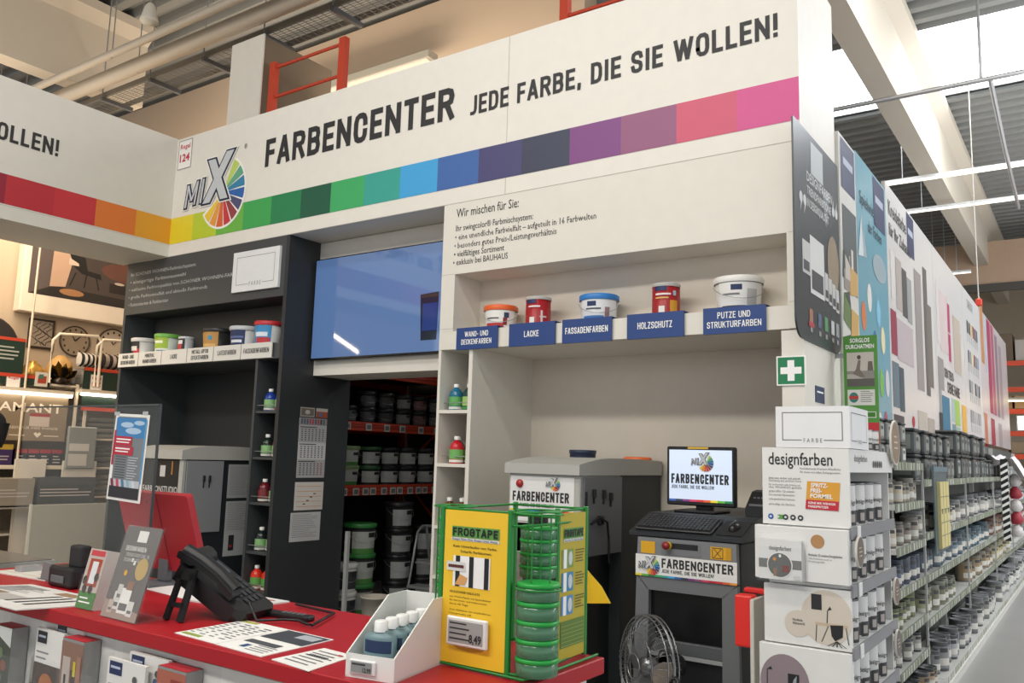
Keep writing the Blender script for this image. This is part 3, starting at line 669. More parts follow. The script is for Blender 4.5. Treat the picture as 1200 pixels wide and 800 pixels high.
# ================================================================== MIXING MACHINES
MG = M('#b3b2ac', 0.42); MGD = M('#74767a', 0.45); MBK = M('#2c3034', 0.5); MBK2 = M('#24282c', 0.5)
def hood(mb, x0, x1, y0, y1, z0, z1, m):
    """slightly domed lid with rounded front edge"""
    n = 10; vs = []; fs = []
    for i in range(n + 1):
        t_ = i / n; y = y0 + (y1 - y0) * t_
        z = z1 - 0.035 * (1 - min(1, t_ * 3.0)) ** 2 + 0.012 * math.sin(math.pi * t_)
        vs += [(x0, y, z), (x1, y, z)]
    for i in range(n): fs.append([2 * i, 2 * i + 1, 2 * i + 3, 2 * i + 2])
    mb.add(vs, fs, m, True)
    for x, k in ((x0, 0), (x1, 1)):
        side_ = [(x, y0, z0), (x, y1, z0)] + [vs[2 * i + k] for i in range(n, -1, -1)]
        mb.add(side_, [list(range(len(side_)))], m)
    mb.add([(x0, y0, z0), (x1, y0, z0), vs[1], vs[0]], [[0, 1, 2, 3]], m)
    mb.add([(x0, y1, z0), (x1, y1, z0), vs[-1], vs[-2]], [[0, 1, 2, 3]], m)
def brand_panel(t, fr, a0, b0, a1, b1, logo_at, fc, sl, stripe):
    """white printed panel: emblem, two lines of lettering and the rainbow band"""
    mb = MB().rect(fr, a0, b0, a1, b1, M('#e4e4e2', 0.45), 0.002); p = mb.build('printed_panel', t)
    mb = MB(); logo(mb, fr, *logo_at, 0.003); mb.build('emblem', p)
    mb = MB(); caps(mb, fr, 'FARBENCENTER', fc[0], fc[1], fc[3], INK, w=fc[2], off=0.003); mb.build('text_line', p)
    mb = MB(); caps(mb, fr, SLOGAN, sl[0], sl[1], sl[3], INK, w=sl[2], off=0.003, t=0.16); mb.build('text_line', p)
    mb = MB(); n = len(STR); w_ = a1 - a0; cs = ['#e3d02f', '#69b243', '#1f7f4d', '#3ca863', '#379f92', '#3fa0d8', '#3c64a6', '#343a52', '#7d4080', '#91557a', '#cc3f66', '#b5273a', '#c8343a', '#d9622f', '#e59a3a']
    if stripe:
        for i, c in enumerate(cs): mb.rect(fr, a0 + w_ * i / len(cs), stripe[0], a0 + w_ * (i + 1) / len(cs), stripe[1], M(c, 0.5), 0.003)
        mb.build('colour_band', p)
t = thing('mixing_machine', 'light grey paint mixing machine with printed white front in the white cabinet', 'machine', (-2.92, 5.2, 0))
X0, X1, YA, YB = -3.19, -2.655, 4.6, 5.79
mb = MB(); mb.box(X0, X1, YA + 0.01, 5.16, 1.0, 1.505, MG, 0.008); mb.box(X0, X1, 5.16, YB, 0.02, 1.505, MBK, 0.008); mb.box(X0 + 0.03, X1 - 0.08, YA + 0.15, 5.16, 0.02, 1.0, MBK2, 0.006)
mb.build('body', t)
mb = MB(); hood(mb, X0 - 0.015, X1 + 0.012, YA - 0.02, YB, 1.50, 1.6, MG); mb.build('hood', t)
d = MB().box(X1, X1 + 0.012, YA + 0.045, 5.155, 1.0, 1.49, MGD, 0.004).build('side_door', t)
for y, z in ((4.76, 1.36), (4.89, 1.355), (4.985, 1.335)):
    k = MB().box(X1 + 0.012, X1 + 0.03, y - 0.018, y + 0.018, z, z + 0.055, BLACK, 0.006); k.box(X1 + 0.012, X1 + 0.022, y - 0.006, y + 0.006, z - 0.035, z, BLACK); k.build('key', d)
MB().box(X1 + 0.012, X1 + 0.024, YA + 0.05, YA + 0.07, 1.30, 1.40, BLACK, 0.003).build('hinge', d)
MB().tube([(X1 + 0.02, 4.72, 1.20), (X1 + 0.05, 4.78, 1.24), (X1 + 0.06, 4.86, 1.21), (X1 + 0.05, 4.9, 1.10), (X1 + 0.05, 4.91, 0.95)], 0.008, BLACK, 6).build('cable', t)
MB().box(X1 + 0.013, X1 + 0.045, 4.80, 4.86, 1.19, 1.25, BLACK, 0.01).build('plug', t)
f = front(0, YA + 0.01, 0)
brand_panel(t, f, X0 + 0.015, 1.20, X1 - 0.04, 1.485, (-2.90, 1.395, 0.085), (-3.155, 1.325, 0.425, 0.062), (-3.155, 1.29, 0.315, 0.022), (1.262, 1.274))
MB().lathe((-3.10, YA + 0.01, 1.435), [(0.026, 0.0), (0.026, 0.012), (0.018, 0.022), (0.0, 0.024)], M('#a82a2a', 0.3), 16, axis='y', cap=False).build('button', t)
mb = MB().box(-3.01, -2.88, YA - 0.03, YA + 0.02, 1.19, 1.245, BLACK, 0.006); mb.box(-2.98, -2.91, YA - 0.05, YA - 0.03, 1.17, 1.21, BLACK, 0.004); mb.build('nozzle', t)
MB().box(-3.17, -2.67, YA + 0.01, YA + 0.03, 1.0, 1.19, M('#c9c9c7', 0.45), 0.004).build('lower_panel', t)
solo(MB().lathe((-2.76, 5.62, 1.597), [(0.10, 0), (0.103, 0.006), (0.103, 0.022), (0.09, 0.03), (0, 0.03)], M('#e06a2c', 0.4), 22), 'tub_lid', 'orange tub lid lying on the light grey mixing machine', 'lid', (-2.76, 5.62, 1.597))
solo(MB().lathe((-3.12, 5.45, 1.605), [(0.095, 0), (0.095, 0.035), (0.10, 0.037), (0.10, 0.062), (0.0, 0.064)], M('#26304a', 0.4), 22), 'tub_lid', 'dark blue tub lid standing at the back of the light grey mixing machine', 'lid', (-3.12, 5.45, 1.605))
# dark bay machine
t = thing('mixing_machine', 'grey paint mixing machine with a black front in the charcoal cabinet', 'machine', (-7.0, 5.0, 0))
X0, X1, YA, YB = -7.45, -6.71, 4.6, 5.45
mb = MB().box(X0, X1, YA + 0.01, YB, 0.02, 1.5, MBK2, 0.008); mb.build('body', t)
mb = MB(); hood(mb, X0 - 0.015, X1 + 0.015, YA - 0.02, YB, 1.5, 1.615, MG); mb.build('hood', t)
d = MB().box(X1, X1 + 0.012, YA + 0.04, 5.03, 0.85, 1.49, M('#8b8e90', 0.45), 0.004).build('side_door', t)
for y in (4.82, 4.88):
    k = MB().box(X1 + 0.012, X1 + 0.028, y - 0.012, y + 0.012, 1.30, 1.36, BLACK, 0.005); k.box(X1 + 0.012, X1 + 0.02, y - 0.004, y + 0.004, 1.25, 1.30, BLACK); k.build('key', d)
MB().box(X1 - 0.05, X1 + 0.005, YA, YA + 0.04, 0.85, 1.5, MG, 0.006).build('corner_post', t)
f = front(0, YA + 0.01, 0)
mb = MB().rect(f, X0 + 0.02, 0.95, X1 - 0.055, 1.49, M('#24262a', 0.4), 0.002); p = mb.build('printed_panel', t)
mb = MB().text(f, 'FARBTONSTUDIO', -7.30, 1.20, 0.055, M('#d6d6d4', 0.5), w=0.53, off=0.003, bold=0.01); mb.build('text_line', p)
mb = MB()
for a0, b0, a1, b1, c in ((-7.02, 1.0, -6.94, 1.12, '#c07a4a'), (-6.94, 0.98, -6.87, 1.14, '#3f6fa0'), (-6.87, 1.0, -6.80, 1.08, '#8ab0c0'), (-6.93, 0.97, -6.85, 1.01, '#c8b83a'), (-7.05, 1.34, -6.97, 1.44, '#c9c9c7'), (-6.88, 1.36, -6.86, 1.48, '#b07a30')): mb.rect(f, a0, b0, a1, b1, M(c, 0.5), 0.003)
mb.build('picture', p)
s2 = side(X1 + 0.001, 0, 0)
paper(s2, 5.09, 1.15, 5.40, 1.46, 'upper grey notice on the side of the dark-fronted mixing machine', text_draw, M('#a9abab', 0.6))
def notice(mb, fr, a0, b0, a1, b1, o):
    text_draw(mb, fr, a0, b0 + 0.2, a1, b1, o)
    mb.rect(fr, a0 + 0.05, b0 + 0.05, a0 + 0.11, b0 + 0.19, INK, o + 0.001); mb.rect(fr, a0 + 0.06, b0 + 0.08, a0 + 0.09, b0 + 0.1, M('#b03038', 0.6), o + 0.002)
paper(s2, 5.09, 0.62, 5.40, 1.12, 'lower grey notice with black symbol on the side of the dark-fronted mixing machine', notice, M('#b0b2b2', 0.6))

# ------------------------------------------------------------------ shaker with its table, computer and fan
t = thing('paint_shaker', 'grey and black paint shaker with printed band and black window', 'machine', (-1.87, 4.7, 0))
X0, X1, YA, YB = -2.175, -1.585, 4.4, 5.1
SG_ = M('#6d7073', 0.45)
mb = MB()
fr = front(0, YA + 0.04, 0)
mb.box(X0, X1, YA + 0.05, YB, 0.0, 1.185, MBK2, 0.01); mb.build('body', t)
mb = MB()
mb.prism(fr, [(X0 - 0.015, 0.0), (X0 + 0.075, 0.0), (X0 + 0.085, 0.90), (X0 + 0.02, 0.97), (X0 + 0.01, 0.97)], 0, 0.035, SG_)
mb.prism(fr, [(X1 - 0.085, 0.0), (X1 + 0.015, 0.0), (X1, 0.97), (X1 - 0.085, 0.90)], 0, 0.035, SG_)
mb.prism(fr, [(X0 + 0.08, 0.90), (X1 - 0.08, 0.90), (X1 - 0.0, 0.975), (X0 + 0.01, 0.975)], 0, 0.035, SG_)
mb.build('front_frame', t)
mb = MB().prism(fr, [(X0 + 0.01, 0.975), (X1, 0.975), (X1 - 0.005, 1.18), (X0 + 0.02, 1.18)], 0, 0.04, M('#7b7e81', 0.45)); cp = mb.build('control_panel', t)
f2 = front(0, YA, 0)
mb = MB().rect(f2, X0 + 0.16, 1.095, X1 - 0.2, 1.165, MGD, 0.002); mb.rect(f2, X0 + 0.175, 1.13, X1 - 0.215, 1.16, BLACK, 0.003); mb.build('switch_strip', cp)
for a in (0.04, 0.445):
    mb = MB().rect(f2, X0 + a, 1.095, X0 + a + 0.085, 1.16, M('#d9a41f', 0.5), 0.002)
    if a > 0.3:
        mb.rect(f2, X0 + a + 0.085, 1.095, X0 + a + 0.115, 1.16, M('#c8941c', 0.5), 0.002)
        stroke(mb, f2, [(X0 + a + 0.02, 1.105), (X0 + a + 0.06, 1.15)], 0.003, INK, 0.003); stroke(mb, f2, [(X0 + a + 0.02, 1.15), (X0 + a + 0.06, 1.105)], 0.003, INK, 0.003); mb.frame(f2, X0 + a + 0.01, 1.1, X0 + a + 0.07, 1.155, 0.003, INK, 0.003)
    mb.build('warning_sticker', cp)
mb = MB().lathe((X0 + 0.205, YA - 0.004, 1.145), [(0.022, 0.0), (0.022, 0.012)], M('#d8b830', 0.4), 14, axis='y'); mb.build('button_ring', cp)
mb = MB().lathe((X0 + 0.205, YA - 0.014, 1.147), [(0.012, 0.0), (0.012, 0.012), (0.021, 0.016), (0.021, 0.03), (0.0, 0.034)], M('#8e2328', 0.35), 14, axis='y', cap=False); mb.build('stop_button', cp)
brand_panel(t, Fr((0, YA, 0), (1, 0, 0), (0, 0, 1)), X0 + 0.008, 0.972, X1, 1.088, (X0 + 0.025, 0.978, 0.105), (X0 + 0.165, 1.024, 0.405, 0.05), (X0 + 0.165, 0.998, 0.30, 0.018), (0.972, 0.983))
MB().box(X0 + 0.085, X1 - 0.085, YA + 0.045, YA + 0.049, 0.64, 0.90, BLACKG).build('window_pane', t)
mb = MB().box(X0 + 0.08, X1 - 0.085, YA + 0.02, YA + 0.05, 0.575, 0.64, M('#55585b', 0.45), 0.004); mb.box(X0 + 0.08, X1 - 0.085, YA + 0.012, YA + 0.05, 0.555, 0.575, M('#9a9c9e', 0.3)); mb.build('cross_bar', t)
MB().box(X0 + 0.08, X1 - 0.085, YA + 0.03, YA + 0.05, 0.0, 0.555, M('#1d1f21', 0.35)).build('lower_door', t)
t = thing('work_table', 'black table top above the shaker carrying monitor and keyboard', 'table', (-1.85, 5.0, 1.19))
MB().prism(Fr((-2.22, 0, 0), (0, 1, 0), (0, 0, 1)), [(4.42, 1.187), (5.78, 1.187), (5.78, 1.302), (4.68, 1.302), (4.42, 1.207)], 0, 0.66, MBK2).build('top', t)
for x in (-2.17, -1.59): MB().box(x - 0.02, x + 0.02, 5.6, 5.64, 0, 1.186, BLACK).build('leg', t)
t = thing('computer_monitor', 'small black monitor with printed start screen on the table above the shaker', 'monitor', (-1.99, 4.95, 1.222))
mb = MB().box(-2.21, -1.775, 4.905, 4.95, 1.34, 1.695, BLACK, 0.008); mb.build('housing', t)
f = front(0, 4.905, 0)
mb = MB().rect(f, -2.192, 1.365, -1.793, 1.675, M('#c3d0e4', 0.2, emit=0.45, grain=0), 0.001); s_ = mb.build('screen', t)
mb = MB(); logo(mb, f, -2.05, 1.545, 0.115, 0.002); mb.build('emblem', s_)
mb = MB(); caps(mb, f, 'FARBENCENTER', -2.178, 1.472, 0.058, INK, w=0.365, off=0.002); mb.build('text_line', s_)
mb = MB(); caps(mb, f, SLOGAN, -2.178, 1.442, 0.02, INK, w=0.275, off=0.002, t=0.16); mb.build('text_line', s_)
mb = MB()
for i, c in enumerate(['#3c64a6', '#343a52', '#7d4080', '#cc3f66', '#c8343a', '#d9622f', '#e3d02f', '#69b243', '#1f7f4d']): mb.rect(f, -2.192 + 0.0443 * i, 1.365, -2.192 + 0.0443 * (i + 1), 1.378, M(c, 0.4, emit=0.3, grain=0), 0.002)
mb.build('colour_band', s_)
MB().box(-2.07, -1.94, 4.9, 4.9045, 1.681, 1.693, M('#d9b13a', 0.5)).build('sticker', t)
mb = MB().box(-2.04, -1.94, 4.95, 5.0, 1.31, 1.5, BLACK, 0.006); mb.box(-2.12, -1.86, 4.80, 5.06, 1.3025, 1.318, BLACK, 0.006); mb.build('stand', t)
def keys(mb, T_, x0, x1, y0, y1, nx, ny):
    dx = (x1 - x0) / nx; dy = (y1 - y0) / ny
    for i in range(nx):
        for j in range(ny): mb.box(x0 + i * dx + 0.002, x0 + (i + 1) * dx - 0.002, y0 + j * dy + 0.002, y0 + (j + 1) * dy - 0.002, 0.018, 0.025, M('#2b2d30', 0.5))
t = thing('keyboard', 'black computer keyboard in front of the small monitor', 'keyboard', (-2.15, 4.47, 1.222))
SLP = Matrix.Translation((-2.19, 4.438, 1.2145)) @ Matrix.Rotation(math.atan2(0.095, 0.26), 4, 'X')
MB().box(0, 0.45, 0, 0.20, 0.0005, 0.014, BLACK, 0.005, T=SLP).build('base', t)
mb = MB(); KEY = M('#34363a', 0.45)
for i in range(19):
    for j in range(6): mb.box(0.012 + i * 0.0225, 0.031 + i * 0.0225, 0.02 + j * 0.0275, 0.043 + j * 0.0275, 0.014, 0.021, KEY, T=SLP)
mb.build('keys', t)
t = thing('computer_mouse', 'black computer mouse on a dark pad right of the keyboard', 'mouse', (-1.65, 4.53, 1.25))
MB().lathe((0, 0, 0), [(0.035, 0.004), (0.034, 0.014), (0.026, 0.029), (0.012, 0.036), (0, 0.037)], BLACKG, 16, T=SLP @ Matrix.Translation((0.545, 0.10, 0)) @ Matrix.Diagonal((0.85, 1.45, 1, 1))).build('body', t)
MB().box(0.541, 0.549, 0.115, 0.135, 0.030, 0.040, GREYD, 0.002, T=SLP).build('scroll_wheel', t)
solo(MB().box(0.47, 0.615, 0.01, 0.20, 0.0005, 0.0035, M('#1b1c1e', 0.7), T=SLP), 'mouse_pad', 'thin dark mouse pad on the sloped table above the shaker', 'mouse pad', (-1.65, 4.53, 1.25))
t = thing('label_printer', 'black slanted label printer between monitor and white display stand', 'printer', (-1.62, 4.95, 1.302))
pr = Fr((0, 0, 0), (0, 1, 0), (0, 0, 1))
mb = MB().prism(Fr((-1.69, 0, 0), (0, 1, 0), (0, 0, 1)), [(4.83, 1.303), (5.08, 1.303), (5.08, 1.43), (5.02, 1.45), (4.95, 1.44), (4.83, 1.35)], 0, 0.12, BLACK); mb.build('body', t)
MB().box(-1.675, -1.585, 4.845, 4.865, 1.358, 1.373, GREYD, 0.002).build('paper_slot', t)
for k in range(4): MB().box(-1.665 + k * 0.022, -1.65 + k * 0.022, 4.90, 4.92, 1.40, 1.412, GREYD, 0.002).build('button', t)
# fan
t = thing('floor_fan', 'chrome wire-cage fan standing in front of the shaker', 'fan', (-1.95, 4.12, 0))
ctr = Vector((-1.955, 4.12, 0.565)); axd = Vector((-0.57, -0.82, 0.05)).normalized()
q = axd.to_track_quat('Z', 'Y').to_matrix().to_4x4(); T_ = Matrix.Translation(ctr) @ q
CH = M('#8d8f92', 0.28, 0.85)
RC = 0.25
mb = MB()
def ring(r, z, rad=0.003, n=32): mb.tube([T_ @ Vector((r * math.cos(2 * math.pi * i / n), r * math.sin(2 * math.pi * i / n), z)) for i in range(n)], rad, CH, 5, closed=True)
for r, z in ((RC, 0.0), (RC * 0.99, 0.03), (RC * 0.99, -0.03), (0.06, 0.085), (0.16, 0.07)): ring(r, z, 0.004)
for k in range(36):
    a = 2 * math.pi * k / 44; c_, s_ = math.cos(a), math.sin(a)
    mb.tube([T_ @ Vector((r * c_, r * s_, z)) for r, z in ((0.055, 0.085), (0.15, 0.078), (0.215, 0.055), (RC, 0.0))], 0.0013, CH, 4)
mb.build('front_cage', t)
mb = MB()
for r, z in ((RC, -0.006), (0.16, -0.085), (0.08, -0.1)): ring(r, z, 0.004)
for k in range(36):
    a = 2 * math.pi * k / 44; c_, s_ = math.cos(a), math.sin(a)
    mb.tube([T_ @ Vector((r * c_, r * s_, z)) for r, z in ((RC, 0.0), (0.22, -0.06), (0.15, -0.088), (0.07, -0.1))], 0.0013, CH, 4)
mb.build('rear_cage', t)
mb = MB().lathe((0, 0, 0), [(0.045, -0.03), (0.05, 0.0), (0.045, 0.03), (0, 0.04)], CH, 16, T=T_, cap=False); hb = mb.build('hub', t)
for k in range(4):
    a = math.pi / 2 * k; c_, s_ = math.cos(a), math.sin(a)
    vs = []
    for r, w0, w1 in ((0.045, -0.25, 0.25), (0.12, -0.42, 0.3), (0.19, -0.45, 0.22), (0.215, -0.3, 0.1)):
        for wv, zz in ((w0, 0.022), (w1, -0.022)):
            vs.append(T_ @ Vector((r * math.cos(a + wv * 1.3), r * math.sin(a + wv * 1.3), zz)))
    MB().add(vs, [[0, 1, 3, 2], [2, 3, 5, 4], [4, 5, 7, 6]], M('#85888b', 0.3, 0.8), True).build('blade', hb)
mb = MB().lathe((0, 0, 0), [(0.0, -0.2), (0.05, -0.195), (0.062, -0.17), (0.062, -0.10), (0.05, -0.09)], BLACK, 18, T=T_, cap=False); mb.build('motor', t)
mb = MB()
sdv = Vector((-axd.y, axd.x, 0)).normalized()
pts = [ctr + sdv * (RC + 0.02) + Vector((0, 0, 0.0))]
mb.tube([ctr + sdv * (RC + 0.005), ctr + sdv * (RC + 0.03), ctr + sdv * (RC + 0.02) - Vector((0, 0, 0.28)), ctr + sdv * 0.15 - Vector((0, 0, 0.36)), ctr - sdv * 0.15 - Vector((0, 0, 0.36)), ctr - sdv * (RC + 0.02) - Vector((0, 0, 0.28)), ctr - sdv * (RC + 0.03), ctr - sdv * (RC + 0.005)], 0.011, BLACK, 7)
for e in (-1, 1): mb.tube([ctr + sdv * 0.14 * e - Vector((0, 0, 0.36)), Vector((ctr.x, ctr.y, 0.012)) + sdv * 0.2 * e], 0.011, BLACK, 7)
mb.build('bracket', t)
for e in (-1, 1): MB().tube([Vector((ctr.x, ctr.y, 0.012)) + sdv * 0.2 * e - axd * 0.2, Vector((ctr.x, ctr.y, 0.012)) + sdv * 0.2 * e + axd * 0.2], 0.012, BLACK, 7).build('foot', t)

# ------------------------------------------------------------------ red dispenser on its white post
t = thing('red_box', 'bright red box hung on a white post left of the display stand', 'box', (-1.47, 4.2, 0.72))
MB().box(-1.515, -1.425, 4.16, 4.24, 0.72, 0.965, M('#e8322c', 0.4), 0.01, 2).build('case', t)
MB().box(-1.50, -1.35, 4.25, 4.29, 0.965, 0.99, M('#d82c2a', 0.4), 0.006).build('top_flap', t)
solo(MB().box(-1.424, -1.404, 4.12, 4.30, 0.0, 0.955, M('#d6d4cc', 0.5), 0.003), 'white_post', 'narrow white post board beside the red box and display stand', 'post', (-1.41, 4.2, 0))
# ================================================================== COUNTER
t = thing('service_counter', 'long counter with a red worktop and white front', 'counter', (-2.8, 2.05, 0))
MB().box(-4.40, -1.285, 1.70, 2.40, 0.952, 1.0, M('#a5141f', 0.45, grain=0.05, scale=5, spec=0.35), 0.003).build('worktop', t)
mb = MB().box(-4.36, -1.325, 1.74, 2.36, 0.08, 0.94, M('#d9d7d2', 0.5)); mb.box(-4.37, -1.315, 1.73, 2.37, 0.94, 0.952, M('#9a8f80', 0.7)); mb.build('body', t)
MB().box(-4.30, -1.36, 1.80, 2.30, 0, 0.08, BLACK).build('plinth', t)
CT = 1.0
top = flat(0, 0, CT)
def skew_paper(pts, label, draw=None, m=None, th=0.0025, z=CT, name='paper_sheet', cat='paper'):
    fr = flat(0, 0, z)
    mb = MB().prism(fr, pts, 0.0003, th, m or PAPER)
    if draw: draw(mb, fr, pts, th + 0.0006)
    return solo(mb, name, label, cat, (pts[0][0], pts[0][1], z))
def lerp(pts, a, b):
    p0, p1, p2, p3 = [Vector(p) for p in pts]
    return tuple((p0 * (1 - a) + p1 * a) * (1 - b) + (p3 * (1 - a) + p2 * a) * b)
def qd(mb, fr, pts, a0, b0, a1, b1, m, o): mb.poly(fr, [lerp(pts, a0, b0), lerp(pts, a1, b0), lerp(pts, a1, b1), lerp(pts, a0, b1)], m, o)
G7 = M('#77787a', 0.6); G4 = M('#3b4048', 0.6)
def price_list(mb, fr, pts, o):
    r = random.Random(3)
    qd(mb, fr, pts, 0.05, 0.9, 0.4, 0.97, M('#b8b84a', 0.6), o); qd(mb, fr, pts, 0.05, 0.05, 0.5, 0.12, M('#8fa04a', 0.6), o)
    for i in range(9):
        for k in range(4):
            b = 0.17 + i * 0.078; qd(mb, fr, pts, 0.06 + k * 0.23, b, 0.06 + k * 0.23 + r.uniform(0.06, 0.18), b + 0.025, G7, o)
def dark_flyer(mb, fr, pts, o):
    qd(mb, fr, pts, 0.05, 0.55, 0.98, 0.97, G4, o); qd(mb, fr, pts, 0.5, 0.75, 0.9, 0.92, M('#a8adb4', 0.6), o + 0.0006); qd(mb, fr, pts, 0.1, 0.3, 0.8, 0.42, M('#4a4d52', 0.6), o); qd(mb, fr, pts, 0.3, 0.12, 0.42, 0.24, M('#2f4f7a', 0.6), o)
    for i in range(4): qd(mb, fr, pts, 0.5, 0.08 + i * 0.06, 0.9, 0.1 + i * 0.06, G7, o)
def scribble(mb, fr, pts, o):
    r = random.Random(5)
    for i in range(6): qd(mb, fr, pts, 0.12, 0.15 + i * 0.13, r.uniform(0.5, 0.9), 0.19 + i * 0.13, G7, o)
    for i in range(8): qd(mb, fr, pts, 0.2 + i * 0.07, 0.52, 0.24 + i * 0.07, 0.62, G4, o + 0.0004)
    qd(mb, fr, pts, 0.7, 0.8, 0.85, 0.86, M('#b04a4a', 0.6), o)
skew_paper([(-2.52, 1.748), (-2.29, 1.735), (-2.295, 2.027), (-2.526, 2.036)], 'left sheet of the two printed lists on the red counter, with green headings', price_list)
skew_paper([(-2.286, 1.733), (-2.053, 1.718), (-2.066, 2.018), (-2.291, 2.027)], 'right sheet of the two on the red counter, with a dark picture at its top', dark_flyer)
skew_paper([(-2.006, 1.717), (-1.824, 1.695), (-1.858, 1.905), (-1.999, 1.915)], 'small white sheet on the red counter beside the white bottle box', scribble)
skew_paper([(-3.50, 2.20), (-3.05, 2.15), (-2.86, 2.36), (-3.38, 2.39)], 'white sheet lying at the back of the red counter below the red screen back', None)
skew_paper([(-3.02, 2.13), (-2.72, 2.16), (-2.70, 2.385), (-2.98, 2.38)], 'white sheet lying behind the desk phone at the rear counter edge', scribble, M('#d9d9d6', 0.6), 0.006)
def news(mb, fr, pts, o):
    r = random.Random(8)
    qd(mb, fr, pts, 0.02, 0.05, 0.34, 0.5, M('#8a7460', 0.7), o); qd(mb, fr, pts, 0.36, 0.08, 0.6, 0.45, M('#a9a5a0', 0.7), o); qd(mb, fr, pts, 0.5, 0.78, 0.72, 0.92, M('#96785a', 0.7), o)
    for i in range(3): qd(mb, fr, pts, 0.62 + i * 0.1, 0.2, 0.66 + i * 0.1, 0.75, M('#3a3a3c', 0.7), o)
    for i in range(12): qd(mb, fr, pts, 0.05, 0.55 + i * 0.03, r.uniform(0.25, 0.45), 0.562 + i * 0.03, G7, o)
skew_paper([(-3.98, 1.61), (-3.32, 1.615), (-3.16, 1.80), (-3.28, 1.95), (-3.72, 1.90)][0:1] + [(-3.26, 1.60), (-3.13, 1.93), (-3.80, 1.92)], 'open newspaper hanging over the front edge of the red counter', news, M('#d3d1cc', 0.7), 0.004, name='newspaper', cat='newspaper')
def fanned(mb, fr, pts, o):
    r = random.Random(2)
    for i in range(14): qd(mb, fr, pts, r.uniform(0, 0.6), 0.04 + i * 0.068, r.uniform(0.7, 1.0), 0.075 + i * 0.068, M(random.choice(['#b8a890', '#cbbfae', '#a8907a', '#d8d4cc']), 0.7), o)
skew_paper([(-4.30, 1.98), (-3.72, 2.02), (-3.72, 2.32), (-4.28, 2.33)], 'brownish printed leaflet spread flat at the left end of the red counter', fanned, M('#d8d2c8', 0.7), 0.005, name='leaflet', cat='leaflet')

# desk phone seen from behind, propped on its stand
t = thing('desk_phone', 'black desk phone propped on its stand on the red counter', 'phone', (-2.62, 1.98, CT))
fr = Fr((-2.745, 1.862, CT), (1, 0.06, 0), (-0.09, 0.32, 0.94))
mb = MB()
for pts in ([(0, 0), (0.022, 0), (0.034, 0.17), (0.014, 0.17)], [(0.073, 0), (0.098, 0), (0.098, 0.17), (0.076, 0.17)], [(0.014, 0.14), (0.098, 0.14), (0.098, 0.18), (0.016, 0.18)], [(0.012, 0.045), (0.09, 0.045), (0.09, 0.062), (0.012, 0.062)]): mb.prism(fr, pts, 0, 0.014, BLACK)
mb.build('stand', t)
body = Fr((-2.74, 1.90, 1.185), (0.80, 0.30, -0.52), (-0.30, 0.95, 0.08))
mb = MB().prism(body, [(0, 0), (0.27, 0.0), (0.31, 0.02), (0.33, 0.16), (0.31, 0.185), (0.02, 0.185), (0, 0.16)], -0.06, 0.004, BLACK); mb.tube([body.p(-0.005, 0.07, -0.01), body.p(-0.005, 0.17, -0.01)], 0.045, BLACK, 12); bd = mb.build('body', t)
mb = MB().rect(body, 0.03, 0.08, 0.11, 0.17, M('#3a4044', 0.3), 0.006)
for i in range(4):
    for k in range(4): mb.box(0, 0, 0, 0, 0, 0, BLACK) if False else mb.rect(body, 0.14 + i * 0.035, 0.075 + k * 0.027, 0.165 + i * 0.035, 0.093 + k * 0.027, M('#2e3134', 0.5), 0.007)
mb.build('keypad', bd)
mb = MB().prism(Fr(body.p(0, 0.0, 0), body.u, body.n), [(-0.03, 0.012), (0.03, 0.016), (0.05, 0.032), (0.16, 0.032), (0.18, 0.014), (0.235, 0.010), (0.24, 0.030), (0.215, 0.052), (0.15, 0.060), (0.05, 0.060), (-0.01, 0.052), (-0.035, 0.034)], -0.055, -0.005, BLACK)
hs_ = MB().tube([body.p(-0.02, 0.03, 0.04), body.p(0.06, 0.03, 0.05), body.p(0.14, 0.03, 0.05), body.p(0.225, 0.03, 0.036)], 0.027, BLACK, 10); mb.add(hs_.v, hs_.f, BLACK, True)
mb.prism(Fr(body.p(0, 0.19, 0), body.u, body.n), [(-0.02, -0.03), (0.10, -0.03), (0.09, 0.03), (0.05, 0.05), (-0.01, 0.045), (-0.03, 0.02)], 0, 0.13, BLACK) if False else None
mb.build('handset', t)
pts = [body.p(0.28, 0.05, 0.03)] + [Vector((-2.45 + 0.05 * k, 2.02 + 0.05 * math.sin(k * 1.1) + 0.03 * k, CT + 0.012)) for k in range(5)] + [Vector((-2.36, 2.3, CT + 0.012)), Vector((-2.6, 2.33, CT + 0.012))]
MB().tube(pts, 0.005, BLACK, 6).build('cord', t)
t = thing('remote_control', 'flat black handheld remote lying on the red counter right of the desk phone', 'remote control', (-2.42, 2.17, CT))
T_ = Matrix.Translation((-2.445, 2.165, CT)) @ Matrix.Rotation(0.12, 4, 'Z')
MB().box(-0.10, 0.10, -0.022, 0.022, 0.0005, 0.02, BLACK, 0.006, 2, T=T_).build('body', t)
mb = MB()
for i in range(5): mb.box(-0.03 + i * 0.022, -0.018 + i * 0.022, -0.012, 0.012, 0.019, 0.023, GREYD, 0.002, T=T_)
mb.build('button_pad', t)

